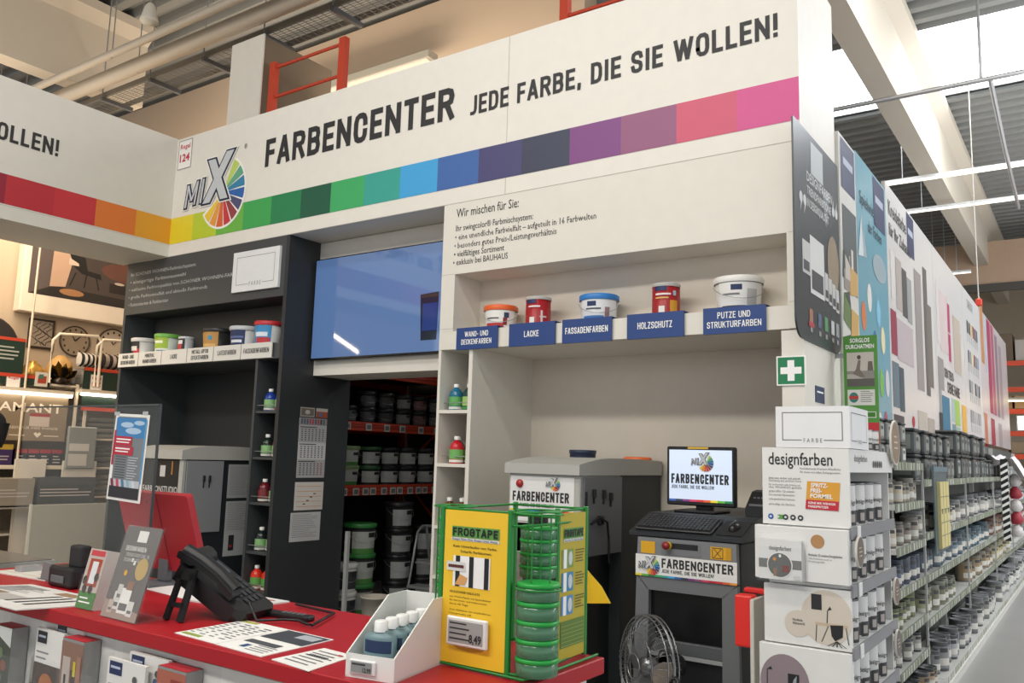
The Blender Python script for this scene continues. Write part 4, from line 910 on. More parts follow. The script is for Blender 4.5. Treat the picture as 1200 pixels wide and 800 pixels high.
# slanted acrylic holder with the grey flyer
t = thing('flyer_holder', 'slanted clear holder with a grey flyer with golden dot on the counter edge', 'flyer holder', (-2.85, 1.76, CT))
fl = Fr((-2.955, 1.745, CT + 0.004), (1, -0.02, 0), (0, 0.25, 0.97))
mb = MB().prism(fl, [(-0.004, -0.003), (0.224, -0.003), (0.224, 0.322), (-0.004, 0.322)], 0.0035, 0.006, CLEAR); mb.prism(fl, [(-0.004, -0.003), (0.224, -0.003), (0.224, 0.322), (-0.004, 0.322)], -0.005, -0.002, CLEAR)
mb.box(-2.955, -2.735, 1.75, 1.87, CT + 0.0005, CT + 0.004, CLEAR); mb.build('acrylic_sheet', t)
mb = MB().prism(fl, [(0, 0), (0.22, 0), (0.22, 0.318), (0, 0.318)], -0.0015, 0.0015, M('#66615f', 0.6)); fy = mb.build('flyer', t)
mb = MB()
mb.rect(fl, 0.085, 0.265, 0.145, 0.305, M('#dcdad6', 0.6), 0.002)
for i in range(4): mb.poly(fl, [(0.0, 0.0), (0.22, 0.0), (0.22, 0.03 + i * 0.012), (0.0, 0.06 + 0.01 * i)], M(['#b99a92', '#b58e8a', '#a98a84', '#9a8a80'][3 - i], 0.6), 0.0018 + i * 0.0001) if i == 0 else None
mb.disc(fl, 0.165, 0.175, 0.036, 0.038, M('#b59a62', 0.6), 0.0022); mb.disc(fl, 0.075, 0.155, 0.010, 0.010, M('#d8a02a', 0.6), 0.0022)
mb.rect(fl, 0.105, 0.185, 0.118, 0.20, M('#e4e2de', 0.6), 0.0022); mb.rect(fl, 0.09, 0.195, 0.10, 0.208, M('#e4e2de', 0.6), 0.0022)
for i, (a, b, w_, h_) in enumerate(((0.05, 0.03, 0.04, 0.06), (0.09, 0.02, 0.06, 0.085), (0.06, 0.06, 0.03, 0.055), (0.15, 0.015, 0.035, 0.05), (0.03, 0.015, 0.03, 0.045))): mb.rect(fl, a, b, a + w_, b + h_, M(['#d0ceca', '#e0deda', '#c4c2be', '#d0ceca', '#b8a8a0'][i], 0.6), 0.0024 + i * 0.0001); mb.rect(fl, a + 0.005, b + 0.01, a + w_ - 0.005, b + h_ * 0.4, M('#6a6868', 0.6), 0.003)
mb.rect(fl, 0.11, 0.10, 0.15, 0.13, M('#8a6a5a', 0.6), 0.0023); mb.build('picture', fy)
mb = MB(); caps(mb, fl, 'DESIGNFARBEN', 0.03, 0.232, 0.017, M('#d8d6d2', 0.6), w=0.13, t=0.15, off=0.0022); mb.build('text_line', fy)
mb = MB(); caps(mb, fl, 'TRENDFARBTÖNE IN', 0.04, 0.212, 0.013, M('#b8b6b2', 0.6), w=0.15, t=0.14, off=0.0022); caps(mb, fl, 'DESIGNQUALITÄT', 0.04, 0.194, 0.013, M('#b8b6b2', 0.6), w=0.10, t=0.14, off=0.0022); mb.build('text_line', fy)
# box holder with narrow brochures
t = thing('brochure_holder', 'clear counter holder with narrow red, white and green brochures', 'brochure holder', (-3.1, 1.82, CT))
bl = Fr((-3.178, 1.772, CT + 0.003), (0.96, 0.0, 0), (-0.02, 0.22, 0.97))
mb = MB().prism(bl, [(0, 0), (0.115, 0), (0.115, 0.215), (0, 0.215)], -0.055, 0, M('#c9c3bc', 0.6)); bb = mb.build('brochure_stack', t)
mb = MB().rect(bl, 0, 0, 0.115, 0.06, M('#3f7a36', 0.6), 0.001); mb.rect(bl, 0, 0.06, 0.115, 0.215, M('#b9aca4', 0.6), 0.001); mb.rect(bl, 0.012, 0.19, 0.105, 0.21, M('#c04048', 0.6), 0.0016); mb.rect(bl, 0.02, 0.08, 0.1, 0.18, M('#a2432c', 0.6), 0.0016); mb.rect(bl, 0.042, 0.09, 0.08, 0.17, M('#d6d8da', 0.6), 0.0022)
for a, b in ((0.01, 0.10), (0.08, 0.115), (0.06, 0.07), (0.02, 0.07)): mb.disc(bl, a + 0.01, b, 0.014, 0.016, M('#3a2a24', 0.6), 0.003, 10)
mb.rect(bl, 0.015, 0.035, 0.07, 0.04, TXTW, 0.0016); mb.rect(bl, 0.015, 0.02, 0.09, 0.025, TXTW, 0.0016); mb.build('cover_print', bb)
mb = MB().prism(bl, [(-0.004, 0), (0.119, 0), (0.119, 0.16), (-0.004, 0.12)], 0.004, 0.006, CLEAR); mb.prism(bl, [(-0.004, -0.002), (0.119, -0.002), (0.119, 0.0), (-0.004, 0.0)], -0.07, 0.006, CLEAR)
mb.box(-3.178, -3.07, 1.77, 1.86, CT + 0.0005, CT + 0.003, CLEAR); mb.build('acrylic_pocket', t)
# card terminal, small block
t = thing('card_terminal', 'black card terminal seen from behind at the left end of the counter', 'card terminal', (-3.66, 2.0, CT))
mb = MB().box(-3.755, -3.565, 1.96, 2.06, CT + 0.0005, CT + 0.085, BLACK, 0.012, 2); mb.build('base', t)
mb = MB().box(-3.675, -3.575, 2.0, 2.05, CT + 0.08, CT + 0.175, M('#1f2022', 0.6), 0.012, 2); mb.build('keypad_head', t)
MB().box(-3.72, -3.62, 1.955, 1.961, CT + 0.02, CT + 0.05, GREYD, 0.002).build('back_plate', t)
t = thing('small_stand', 'small grey stand block on the counter beside the black card terminal', 'stand', (-3.9, 2.02, CT))
MB().prism(Fr((-3.93, 2.04, CT + 0.0005), (1, 0, 0), (0, 0, 1)), [(0, 0), (0.085, 0), (0.085, 0.075), (0.015, 0.078)], 0, 0.02, M('#77797b', 0.5)).build('panel', t)
MB().box(-3.93, -3.84, 2.01, 2.06, CT + 0.0005, CT + 0.008, GREYD).build('foot', t)
# acrylic screen with the taped poster
t = thing('sneeze_guard', 'clear acrylic screen standing on the counter with a poster taped on it', 'screen', (-3.8, 2.1, CT))
mb = MB().box(-4.38, -3.25, 2.098, 2.104, CT + 0.02, 1.78, M('#cfd6d6', 0.04, alpha=0.05)); mb.build('acrylic_sheet', t)
mb = MB().box(-3.253, -3.246, 2.096, 2.106, CT + 0.02, 1.78, M('#2e3234', 0.3)); mb.box(-4.38, -3.25, 2.096, 2.106, 1.775, 1.782, M('#45494b', 0.3)); mb.build('dark_edge', t)
for x in (-4.2, -3.35): MB().box(x - 0.03, x + 0.03, 2.05, 2.15, CT + 0.0005, CT + 0.03, STEEL, 0.004).build('foot', t)
po = Fr((-3.585, 2.095, 1.372), (0.998, 0.0, -0.035), (0.055, 0, 1))
t = thing('poster', 'poster with blue sky and red headline taped to the acrylic screen', 'poster', (-3.58, 2.094, 1.375))
mb = MB().prism(po, [(0, 0), (0.255, 0), (0.255, 0.372), (0, 0.372)], 0, 0.0015, PAPER); p_ = mb.build('sheet', t)
mb = MB().rect(po, 0.025, 0.012, 0.235, 0.36, M('#787e82', 0.6), 0.003)
mb.rect(po, 0.015, 0.27, 0.24, 0.355, M('#3f7fb4', 0.6), 0.0034)
for a, b, ra, rb in ((0.1, 0.325, 0.05, 0.012), (0.15, 0.30, 0.06, 0.014), (0.19, 0.335, 0.04, 0.010)): mb.disc(po, a, b, ra, rb, M('#a9c4dc', 0.6), 0.0038, 14)
mb.rect(po, 0.235, 0.08, 0.245, 0.35, M('#5a9ac8', 0.6), 0.0034); mb.rect(po, 0.008, 0.15, 0.022, 0.30, M('#a8283a', 0.6), 0.0036)
mb.rect(po, 0.02, 0.235, 0.15, 0.275, M('#b52c40', 0.6), 0.0042); mb.rect(po, 0.02, 0.195, 0.165, 0.232, M('#b52c40', 0.6), 0.0042)
for i in range(10): mb.rect(po, 0.04, 0.185 - i * 0.011, 0.12, 0.188 - i * 0.011, M('#3c4044', 0.6), 0.0036); mb.rect(po, 0.135, 0.185 - i * 0.011, 0.21 - (i % 3) * 0.01, 0.188 - i * 0.011, M('#c8ccd0', 0.6), 0.0036)
mb.rect(po, 0.015, 0.012, 0.24, 0.06, M('#2c2c30', 0.6), 0.0036); mb.rect(po, 0.015, 0.06, 0.24, 0.09, M('#b8bcc4', 0.6), 0.0036)
for i in range(5): mb.poly(po, [(0.03 + i * 0.04, 0.06), (0.05 + i * 0.04, 0.06), (0.04 + i * 0.04, 0.09), (0.02 + i * 0.04, 0.09)], M(['#7a2030', '#c04058', '#4a7a9a', '#8ab0c0', '#c8d0d8'][i], 0.6), 0.004)
mb.build('print', p_)
mb = MB()
for i, y_ in enumerate((0.247, 0.207)): mb = MB().rect(po, 0.03, y_ + 0.012, 0.14, y_ + 0.018, TXTW, 0.0046); mb.rect(po, 0.03, y_, 0.13, y_ + 0.005, TXTW, 0.0046); mb.build('text_line', p_)
for x in (0.02, 0.235): MB().box(-3.585 + x - 0.008, -3.585 + x + 0.008 + 0.02, 2.090, 2.0935, 1.735, 1.75, M('#d0d4d4', 0.2, alpha=0.5)).build('tape_strip', t)
# red back of a tilted staff screen
t = thing('staff_screen', 'tilted screen with a red back standing behind the acrylic screen on the counter', 'screen', (-3.46, 2.3, CT))
rb_ = Fr((-3.72, 2.33, 1.06), (1, 0, 0), (-0.02, -0.30, 0.95))
RB = M('#a81f2c', 0.45)
mb = MB().prism(rb_, [(0.0, 0), (0.52, 0), (0.53, 0.01), (0.53, 0.345), (0.52, 0.355), (0.01, 0.355), (0, 0.345)], -0.03, 0, RB); sh = mb.build('shell', t)
mb = MB().prism(rb_, [(0.30, 0.0), (0.305, 0.0), (0.305, 0.355), (0.30, 0.355)], 0, 0.0012, M('#7a1620', 0.6)); mb.rect(rb_, 0.22, 0.31, 0.23, 0.318, M('#3a1015', 0.6), 0.002); mb.build('seam', sh)
mb = MB().box(-3.55, -3.38, 2.2, 2.38, CT + 0.0005, CT + 0.012, GREYD, 0.004); mb.box(-3.50, -3.43, 2.315, 2.345, CT + 0.012, CT + 0.2, GREYD, 0.004); mb.build('stand', t)

# white tray box with bottles
t = thing('display_box', 'white cardboard tray with sloping sides holding bottles on the counter', 'box', (-1.64, 1.92, CT))
BX = M('#e6e5e1', 0.55)
x0, x1, y0, y1 = -1.715, -1.560, 1.735, 2.03
TBX = t
mb = MB().box(x0, x1, y0, y1, CT + 0.0005, CT + 0.005, BX); mb.box(x0 + 0.0042, x1 - 0.0042, y0, y0 + 0.004, CT + 0.0052, CT + 0.062, BX); mb.box(x0 + 0.0042, x1 - 0.0042, y1 - 0.004, y1, CT + 0.0052, CT + 0.19, BX)
for x in (x0, x1 - 0.004): mb.prism(side(x, 0, CT), [(y0, 0), (y1, 0), (y1, 0.19), (y1 - 0.10, 0.19), (y0, 0.062)], 0, 0.004, BX)
mb.build('tray', t)
mb = MB().box(-1.70, -1.615, y0 - 0.008, y0 - 0.0005, CT + 0.012, CT + 0.05, M('#e0e0dd', 0.4), 0.003); tg = mb.build('price_tag', t)
fp = front(0, y0 - 0.008, CT); mb = MB().rect(fp, -1.692, 0.017, -1.625, 0.045, M('#8d8f8e', 0.5), 0.001); mb.rect(fp, -1.688, 0.037, -1.645, 0.041, INK, 0.002); mb.text(fp, '12,99', -1.628, 0.02, 0.011, INK, al='r', off=0.002, bold=0.02); mb.build('display', tg)
for k in range(5):
    y = 1.782 + k * 0.054; loc = (-1.637, y, CT + 0.006)
    t = thing('oil_bottle', ['frontmost', 'second', 'third', 'fourth', 'rearmost'][k] + ' pale teal oil bottle with white cap in the white tray box', 'bottle', loc, 'oil bottles in the white tray box')
    S_ = Matrix.Diagonal((1.0, 0.56, 1, 1))
    MB().lathe(loc, [(0.048, 0), (0.05, 0.004), (0.05, 0.094), (0.046, 0.104), (0.022, 0.11), (0.02, 0.116)], M('#6a858b', 0.35), 20, T=S_).build('body', t)
    MB().lathe((loc[0], loc[1], loc[2] + 0.112), [(0.019, 0), (0.019, 0.026), (0.016, 0.029)], M('#ececea', 0.4), 12).build('cap', t)
    vs = []; n = 10; mb = MB()
    for (z0, z1, a0, a1, m_, rr) in ((0.006, 0.09, -160, -20, M('#7d9ba0', 0.5), 1.01), (0.06, 0.092, -135, -30, M('#1f3358', 0.5), 1.03), (0.042, 0.048, -140, -20, M('#d8e0e0', 0.5), 1.03), (0.03, 0.035, -100, -80, M('#d8e0e0', 0.5), 1.03), (0.008, 0.016, -125, -55, M('#2c5468', 0.5), 1.03)):
        vs = []
        for i in range(n + 1):
            a = math.radians(a0 + (a1 - a0) * i / n)
            for z in (z0, z1): vs.append((loc[0] + 0.05 * rr * math.cos(a), loc[1] + 0.028 * rr * math.sin(a), loc[2] + z))
        mb.add(vs, [[2 * i, 2 * i + 2, 2 * i + 3, 2 * i + 1] for i in range(n)], m_, True)
    mb.build('printed_label', t)

# the tray and its bottles stand slightly turned
RZ = Matrix.Translation((-1.665, 1.885, 0)) @ Matrix.Rotation(0.17, 4, 'Z') @ Matrix.Translation((1.6375, -1.8825, 0))
for o in [TBX] + [o for o in bpy.data.objects if o.name.startswith('oil_bottle')]: o.location = RZ @ o.location; o.rotation_euler = (0, 0, 0.17)

# green wire tape display
t = thing('tape_display', 'green wire carousel with yellow printed panels full of masking tape', 'display stand', (-1.47, 2.2, CT))
GW = M('#1a7f2f', 0.45)
xa, xb, ya, yb = -1.62, -1.30, 2.0, 2.385
Z0, Z1 = CT + 0.012, CT + 0.445
for z in (Z0, Z1, Z1 - 0.035): MB().tube([(xa, ya, z), (xb - 0.03, ya, z), (xb - 0.03, 2.17, z), (xb - 0.05, yb, z), (xa, yb, z)], 0.004, GW, 6, closed=True).build('frame_ring', t)
mb = MB().tube([(xa - 0.04, ya - 0.0, Z0 - 0.005), (-1.31, 1.985, Z0 - 0.005), (-1.30, 2.05, Z0 - 0.005), (-1.305, 2.39, Z0 - 0.005)], 0.004, GW, 6)
mb.build('base_wire', t)
for x, y in ((xa + 0.004, ya), (-1.372, ya), (-1.338, 2.195), (-1.345, 2.375), (xa, yb), (xa - 0.03, 2.06)):
    MB().box(x - 0.007, x + 0.007, y - 0.007, y + 0.007, Z0 - 0.008, Z1 + 0.008, GW, 0.002).build('post', t)
for k, (x, y) in enumerate(((-1.30, 2.0), (-1.265, 2.04), (-1.36, 2.07), (-1.335, 2.1), (-1.325, 2.17), (-1.66, 2.03), (-1.69, 2.1))):
    MB().tube([(x, y, Z0), (x, y, Z1)], 0.0025, GW, 5).build('wire_post', t)
for x, y, r_ in ((-1.305, 2.045, 0.066), (-1.665, 2.12, 0.066), (-1.375, 2.15, 0.066)):
    mb = MB()
    for z in ((Z1,) if y > 2.1 else (Z0 + 0.23, Z1)): mb.tube([(x + r_ * math.cos(2 * math.pi * i / 16), y + r_ * math.sin(2 * math.pi * i / 16), z) for i in range(16)], 0.0028, GW, 5, closed=True)
    mb.build('wire_ring', t)
YEL = M('#f0c42a', 0.5)
def tape_panel(t, fr, w_, h_, main, yel):
    mb = MB().prism(fr, [(0, 0), (w_, 0), (w_, h_), (0, h_)], -0.003, 0, yel); pn = mb.build('printed_panel', t)
    mb = MB()
    gg = M('#5f9a4a', 0.6)
    mb.rect(fr, w_ * 0.12, h_ * 0.822, w_ * 0.88, h_ * 0.895, gg, 0.0012); mb.rect(fr, w_ * 0.12, h_ * 0.80, w_ * 0.88, h_ * 0.82, M('#d8dcd8', 0.6), 0.0012)
    if main:
        mb.rect(fr, w_ * 0.16, h_ * 0.50, w_ * 0.75, h_ * 0.70, TXTW, 0.0012)
        for a in (0.2, 0.42, 0.66): mb.rect(fr, w_ * a, h_ * 0.50, w_ * (a + 0.07), h_ * 0.70, BLACK, 0.002)
        mb.poly(fr, [(w_ * .2, h_ * .51), (w_ * .36, h_ * .51), (w_ * .4, h_ * .56), (w_ * .28, h_ * .58)], M('#d8a060', 0.6), 0.0026)
        mb.rect(fr, w_ * 0.06, h_ * 0.60, w_ * 0.36, h_ * 0.66, M('#d8d8d4', 0.6), 0.0032); mb.rect(fr, w_ * 0.09, h_ * 0.62, w_ * 0.34, h_ * 0.64, M('#5a2a2a', 0.6), 0.0038)
        mb.disc(fr, w_ * 0.45, h_ * 0.12, w_ * 0.25, h_ * 0.03, M('#b8901c', 0.6), 0.0012)
    else:
        for k, b in enumerate((0.62, 0.46, 0.30)):
            mb.rect(fr, w_ * 0.06, h_ * b, w_ * 0.5, h_ * (b + 0.13), M(['#7f9a4a', '#3f86b0', '#4f8ac0'][k], 0.6), 0.0012); mb.rect(fr, w_ * 0.12, h_ * b, w_ * 0.24, h_ * (b + 0.13), TXTW, 0.002); mb.disc(fr, w_ * 0.38, h_ * (b + 0.065), w_ * 0.08, h_ * 0.05, M('#c8d0d0', 0.6), 0.002, 12)
            mb.lines(fr, w_ * 0.58, h_ * (b + 0.12), w_ * 0.95, 5, h_ * 0.02, h_ * 0.008, M('#5a5a28', 0.6), 0.0012, k)
        mb.rect(fr, w_ * 0.05, h_ * 0.08, w_ * 0.95, h_ * 0.26, M('#5c7a30', 0.6), 0.0012)
        for i in range(6): mb.rect(fr, w_ * 0.08, h_ * (0.09 + i * 0.027), w_ * 0.92, h_ * (0.094 + i * 0.027), M('#9aa850', 0.6), 0.002)
    mb.build('picture', pn)
    mb = MB(); caps(mb, fr, 'FROGTAPE', w_ * 0.5, h_ * 0.832, h_ * 0.054, M('#141a16', 0.6), w=w_ * 0.72, t=0.22, al='c', off=0.003); mb.build('text_line', pn)
    mb = MB(); mb.text(fr, 'Keeps Paint Out. Keeps Lines Sharp.', w_ * 0.5, h_ * 0.804, h_ * 0.013, M('#2c3c70', 0.6), w=w_ * 0.72, al='c', off=0.003, bold=0.01); mb.build('text_line', pn)
    if main:
        for i, (s_, b, hh, ww, a) in enumerate((('Kein Unterlaufen von Farbe.', 0.755, 0.016, 0.7, 0.5), ('Scharfe Farbkanten.', 0.722, 0.016, 0.5, 0.52), ('FROGTAPE® DELICATE', 0.455, 0.014, 0.48, 0.36), ('aus Washi-Papier mit Spezialkleber', 0.425, 0.011, 0.66, 0.45), ('für den Innen- und Außeneinsatz.', 0.402, 0.011, 0.6, 0.42), ('bis zu 60 Tage', 0.378, 0.011, 0.3, 0.27), ('Zum Abkleben von empfindlichen', 0.34, 0.011, 0.66, 0.45), ('Untergründen, z.B.', 0.317, 0.011, 0.36, 0.3), ('• Tapeten', 0.285, 0.011, 0.2, 0.28), ('• Frisch gestrichene Wände', 0.26, 0.011, 0.52, 0.44), ('• Naturfaser-Putz', 0.235, 0.011, 0.36, 0.36))):
            mb = MB().text(fr, s_, w_ * a, h_ * b, h_ * hh, M('#3a3210', 0.6), w=w_ * ww, al='c', off=0.0014, bold=0.012 if i < 3 else 0); mb.build('text_line', pn)
    return pn
tape_panel(t, Fr((-1.605, 1.996, Z0), (1, 0, 0), (0, 0, 1)), 0.225, 0.43, True, YEL)
tape_panel(t, Fr((-1.334, 2.205, Z0), (-0.04, 1, 0), (0, 0, 1)), 0.165, 0.425, False, M('#b8a62a', 0.5))
mb = MB().box(-1.575, -1.43, 1.978, 1.99, CT + 0.065, CT + 0.145, M('#e2e2df', 0.4), 0.004, T=None); tg = mb.build('price_tag', t)
fp = front(0, 1.978, CT)
mb = MB().rect(fp, -1.565, 0.075, -1.443, 0.135, M('#9b9c9a', 0.5), 0.001); mb.text(fp, '8,49', -1.447, 0.08, 0.022, INK, al='r', off=0.002, bold=0.03)
for i in range(4): mb.rect(fp, -1.56, 0.126 - i * 0.014, -1.50 + 0.01 * (i % 2), 0.130 - i * 0.014, INK, 0.002)
mb.build('display', tg)
mb = MB().prism(Fr((-1.40, 2.46, 1.14), (0.9, 0.1, 0), (-0.25, 0, 0.97)), [(0, 0), (0.10, 0.01), (0.08, 0.06), (0.0, 0.16)], 0, 0.002, YEL); mb.build('side_flag', t)
RL = M('#5f9070', 0.15, alpha=0.65); RG = M('#1f9a3d', 0.35)
def tape_roll(x, y, z, r_, h_, label, grp=None):
    t = thing('tape_roll', label, 'tape roll', (x, y, z), grp)
    MB().lathe((x, y, z), [(r_ * 0.93, 0), (r_ * 0.97, 0.002), (r_ * 0.97, h_ * 0.72), (r_ * 0.93, h_ * 0.74)], RL, 20).build('case', t)
    MB().lathe((x, y, z), [(r_ * 0.55, 0.004), (r_ * 0.8, 0.004), (r_ * 0.8, h_ * 0.68), (r_ * 0.55, h_ * 0.68)], M('#4a7a54', 0.6), 16, cap=False).build('tape', t)
    MB().lathe((x, y, z + h_ * 0.74), [(r_ * 0.96, 0), (r_ * 1.0, 0.002), (r_ * 1.0, h_ * 0.22), (r_ * 0.95, h_ * 0.25), (0, h_ * 0.25)], RG, 20, cap=False).build('lid', t)
for k in range(5): tape_roll(-1.305, 2.045, CT + 0.012 + 0.0495 * k, 0.061, 0.0485, '%s tape roll from the bottom in the front column between the yellow panels' % ORD[k])
for k in range(4): tape_roll(-1.375, 2.15, CT + 0.255 + 0.037 * k, 0.056, 0.036, '%s tape roll from below in the raised column behind the front column' % ORD[k])
for k in range(10): tape_roll(-1.668, 2.12, CT + 0.012 + 0.040 * k, 0.052, 0.039, '%s tape roll from the bottom in the column left of the yellow front panel' % ORD[k])

# brochure pockets on the counter front
def pocket(x0, x1, zt, y0, label, cover, tagc=None, kind='stack'):
    t = thing('brochure_pocket', label, 'brochure holder', ((x0 + x1) / 2, 1.735, 0.62))
    f = front(0, y0, 0)
    if kind == 'stack':
        st = MB().box(x0, x1, y0, 1.735, 0.64, zt, M('#8e8d8a', 0.6)).build('brochure_stack', t)
        MB().rect(flat(0, 0, zt), x0, y0, x1, 1.735, M('#b52a35', 0.5), 0.001).build('red_top', st)
        mb = MB(); cover(mb, f, x0, x1, zt); mb.build('cover_print', st)
    else:
        for i, (dx, dy, dz) in enumerate(((0.075, 0.03, 0.025), (0.0, 0.0, 0.0))):
            st = MB().box(x0 + dx, x1 + dx, y0 + dy, y0 + dy + 0.012, 0.64, zt + dz, M('#dfddd9', 0.6)).build('card', t)
            g = front(0, y0 + dy, 0); mb = MB(); w_ = x1 - x0
            mb.rect(g, x0 + dx + w_ * 0.06, zt + dz - 0.05, x0 + dx + w_ * 0.4, zt + dz - 0.008, M('#1c2d58' if tagc is None else tagc, 0.5), 0.001); mb.rect(g, x0 + dx + w_ * 0.1, zt + dz - 0.03, x0 + dx + w_ * 0.36, zt + dz - 0.022, M('#b8c0d4', 0.5), 0.002)
            for k in range(3): mb.rect(g, x0 + dx + w_ * 0.06, zt + dz - 0.085 - k * 0.02, x0 + dx + w_ * (0.5 - 0.08 * k), zt + dz - 0.079 - k * 0.02, M('#8a8a90', 0.6), 0.001)
            if tagc is None:
                for (a, b, c) in ((0.75, 0.05, '#5a5a5c'), (0.8, 0.07, '#9a9a9a'), (0.78, 0.085, '#c8843a'), (0.72, 0.075, '#4a6a8a')): mb.disc(g, x0 + dx + w_ * a, zt + dz - b, w_ * 0.06, 0.012, M(c, 0.6), 0.0015 + b * 0.01, 12)
            else: mb.rect(g, x0 + dx, 0.66, x0 + dx + w_, zt - 0.12, M('#4a3a34', 0.6), 0.001); mb.disc(g, x0 + dx + w_ * 0.5, zt - 0.19, w_ * 0.25, 0.04, M('#a8683a', 0.6), 0.002, 14)
            mb.build('card_print', st)
    mb = MB().box(x0 - 0.012, x1 + 0.085, y0 - 0.006, y0 - 0.003, 0.62, zt - 0.10, CLEAR); mb.box(x0 - 0.012, x1 + 0.085, y0 - 0.006, 1.7395, 0.617, 0.62, CLEAR); mb.box(x1 + 0.082, x1 + 0.085, y0 - 0.004, 1.7395, 0.62, zt - 0.03, CLEAR); mb.box(x0 - 0.012, x1 + 0.085, 1.737, 1.7395, 0.62, zt + 0.03, CLEAR)
    mb.build('acrylic_pocket', t)
def cov1(mb, f, x0, x1, zt):
    mb.rect(f, x0, 0.66, x1, zt - 0.01, M('#8a6a5c', 0.6), 0.001)
    w_ = x1 - x0
    for a, b, a2, b2, c in ((0.1, 0.06, 0.45, 0.2, '#b8aca4'), (0.5, 0.1, 0.8, 0.22, '#4a3a34'), (0.6, 0.07, 0.72, 0.12, '#c8b83a'), (0.2, 0.12, 0.3, 0.24, '#3a2a2c'), (0.75, 0.05, 0.95, 0.14, '#a07868')): mb.rect(f, x0 + w_ * a, zt - b2, x0 + w_ * a2, zt - b, M(c, 0.6), 0.0014 + a * 0.002)
def cov2(mb, f, x0, x1, zt):
    mb.rect(f, x0, 0.66, x1, zt - 0.008, M('#a8604e', 0.6), 0.001); w_ = x1 - x0
    for a, b, a2, b2, c in ((0.08, 0.05, 0.4, 0.09, '#7aa8c0'), (0.5, 0.03, 0.9, 0.1, '#8a3a30'), (0.3, 0.06, 0.45, 0.14, '#d8ccc4')): mb.rect(f, x0 + w_ * a, zt - b2, x0 + w_ * a2, zt - b, M(c, 0.6), 0.0014 + a * 0.002)
def cov3(mb, f, x0, x1, zt):
    mb.rect(f, x0, 0.66, x1, zt - 0.005, M('#4c5148', 0.6), 0.001); w_ = x1 - x0
    mb.poly(f, [(x0, zt - 0.02), (x0, zt), (x1, zt), (x1, zt - 0.07)], M('#c8ccc8', 0.6), 0.002); mb.disc(f, x0 + 0.02, zt - 0.03, 0.018, 0.018, M('#3fae3a', 0.6), 0.003, 14)
    for i in range(8): mb.disc(f, x0 + w_ * random.uniform(0.1, 0.9), zt - random.uniform(0.09, 0.24), 0.018, 0.02, M(random.choice(['#6a7a5a', '#8a5a4a', '#3a443a', '#9a9a8a']), 0.6), 0.002 + i * 0.0001, 10)
pocket(-3.06, -2.92, 0.925, 1.675, 'brochure pocket on the counter front, below the slanted grey flyer, red-topped stack', cov1)
pocket(-2.775, -2.56, 0.90, 1.68, 'pocket of white cards with navy tags on the counter front', None, None, 'card')
pocket(-2.487, -2.34, 0.918, 1.675, 'rightmost brochure pocket on the counter front, with red-topped stack', cov2)
pocket(-3.29, -3.10, 0.925, 1.70, 'pocket with pale cards with a black tag on the counter front', None, '#222226', 'card')
pocket(-3.56, -3.42, 0.905, 1.675, 'leftmost brochure pocket on the counter front, with a green-dotted cover', cov3)
# ================================================================== WHITE DISPLAY STAND
t = thing('display_stand', 'white tiered cardboard display stand with open tin shelves on its aisle side', 'display stand', (-1.13, 4.48, 0))
SW = M('#e4e4e2', 0.5)
XL, XR, YF, YK = -1.315, -0.925, 4.0, 4.955
f = front(0, YF, 0); s_ = side(XR, 0, 0)
# header with the folded FARBE box
mb = MB().box(-1.25, -0.918, YF + 0.004, 4.377, 1.682, 1.872, M('#e9eaeb', 0.5)); bx = mb.build('top_box', t)
mb = MB(); farbe_frame(mb, front(0, YF + 0.004, 0), -1.25, 1.682, 0.332, 0.19); mb.build('print', bx)
mb = MB(); farbe_frame(mb, side(-0.918, 0, 0), 4.0, 1.682, 0.37, 0.19); mb.build('print', bx)
mb = MB().box(XL, XR, YF, YF + 0.02, 1.328, 1.68, SW); mb.box(XL, XR - 0.0125, YF + 0.021, YK, 1.665, 1.68, SW); mb.box(XR - 0.012, XR, YF + 0.021, YK, 1.575, 1.68, SW); hd = mb.build('header_panel', t)
mb = MB().text(f, 'designfarben', -1.285, 1.602, 0.056, M('#1d1d1f', 0.6), w=0.29, off=0.002, bold=0.006); mb.build('text_line', hd)
for i, (s0, x0, z0, w0) in enumerate((('Hochdeckende Premium-Wandfarbe', -1.14, 1.582, 0.18), ('für innen mit edlen Farbpigmenten.', -1.14, 1.566, 0.18))): MB().text(f, s0, x0, z0, 0.0095, M('#6a6a6c', 0.6), w=w0, off=0.002).build('text_line', hd)
for i, (a_, b_) in enumerate((('Jetzt neu: sauber und schnell', 'Verarbeitung dank spritzfreier Formel'), ('Für ein besonders edles Erlebnis und', 'das Wohlfühl-gefühl'), ('geprüfte Qualität', ''), ('feine samtmatte Pigmentsplitter', ''), ('außergewöhnliche Farbtöne', ''), ('gleichmäßige, edle Oberfläche', ''))):
    z = (1.535, 1.505, 1.475, 1.458, 1.438, 1.415)[i]
    mb = MB().text(f, a_, -1.285, z, 0.009, M('#7a7a7c', 0.6), w=0.145 if i < 2 else 0.12, off=0.002, bold=0.01 if i == 0 else 0)
    if b_: mb.text(f, b_, -1.285, z - 0.012, 0.009, M('#7a7a7c', 0.6), w=0.15, off=0.002)
    mb.build('text_line', hd)
sk = Fr((0, YF, 0), (1, 0, 0), (0.10, 0, 1))
sk.n = Vector((0, -1, 0))
bd = Fr((-1.118, YF, 1.405), (1, 0, -0.02), (0.08, 0, 1)); bd.n = Vector((0, -1, 0))
mb = MB().rect(bd, 0, 0, 0.145, 0.125, M('#dd9f35', 0.5), 0.002); mb.rect(bd, 0, 0, 0.145, 0.042, M('#c4283c', 0.5), 0.003); bg = mb.build('badge', hd)
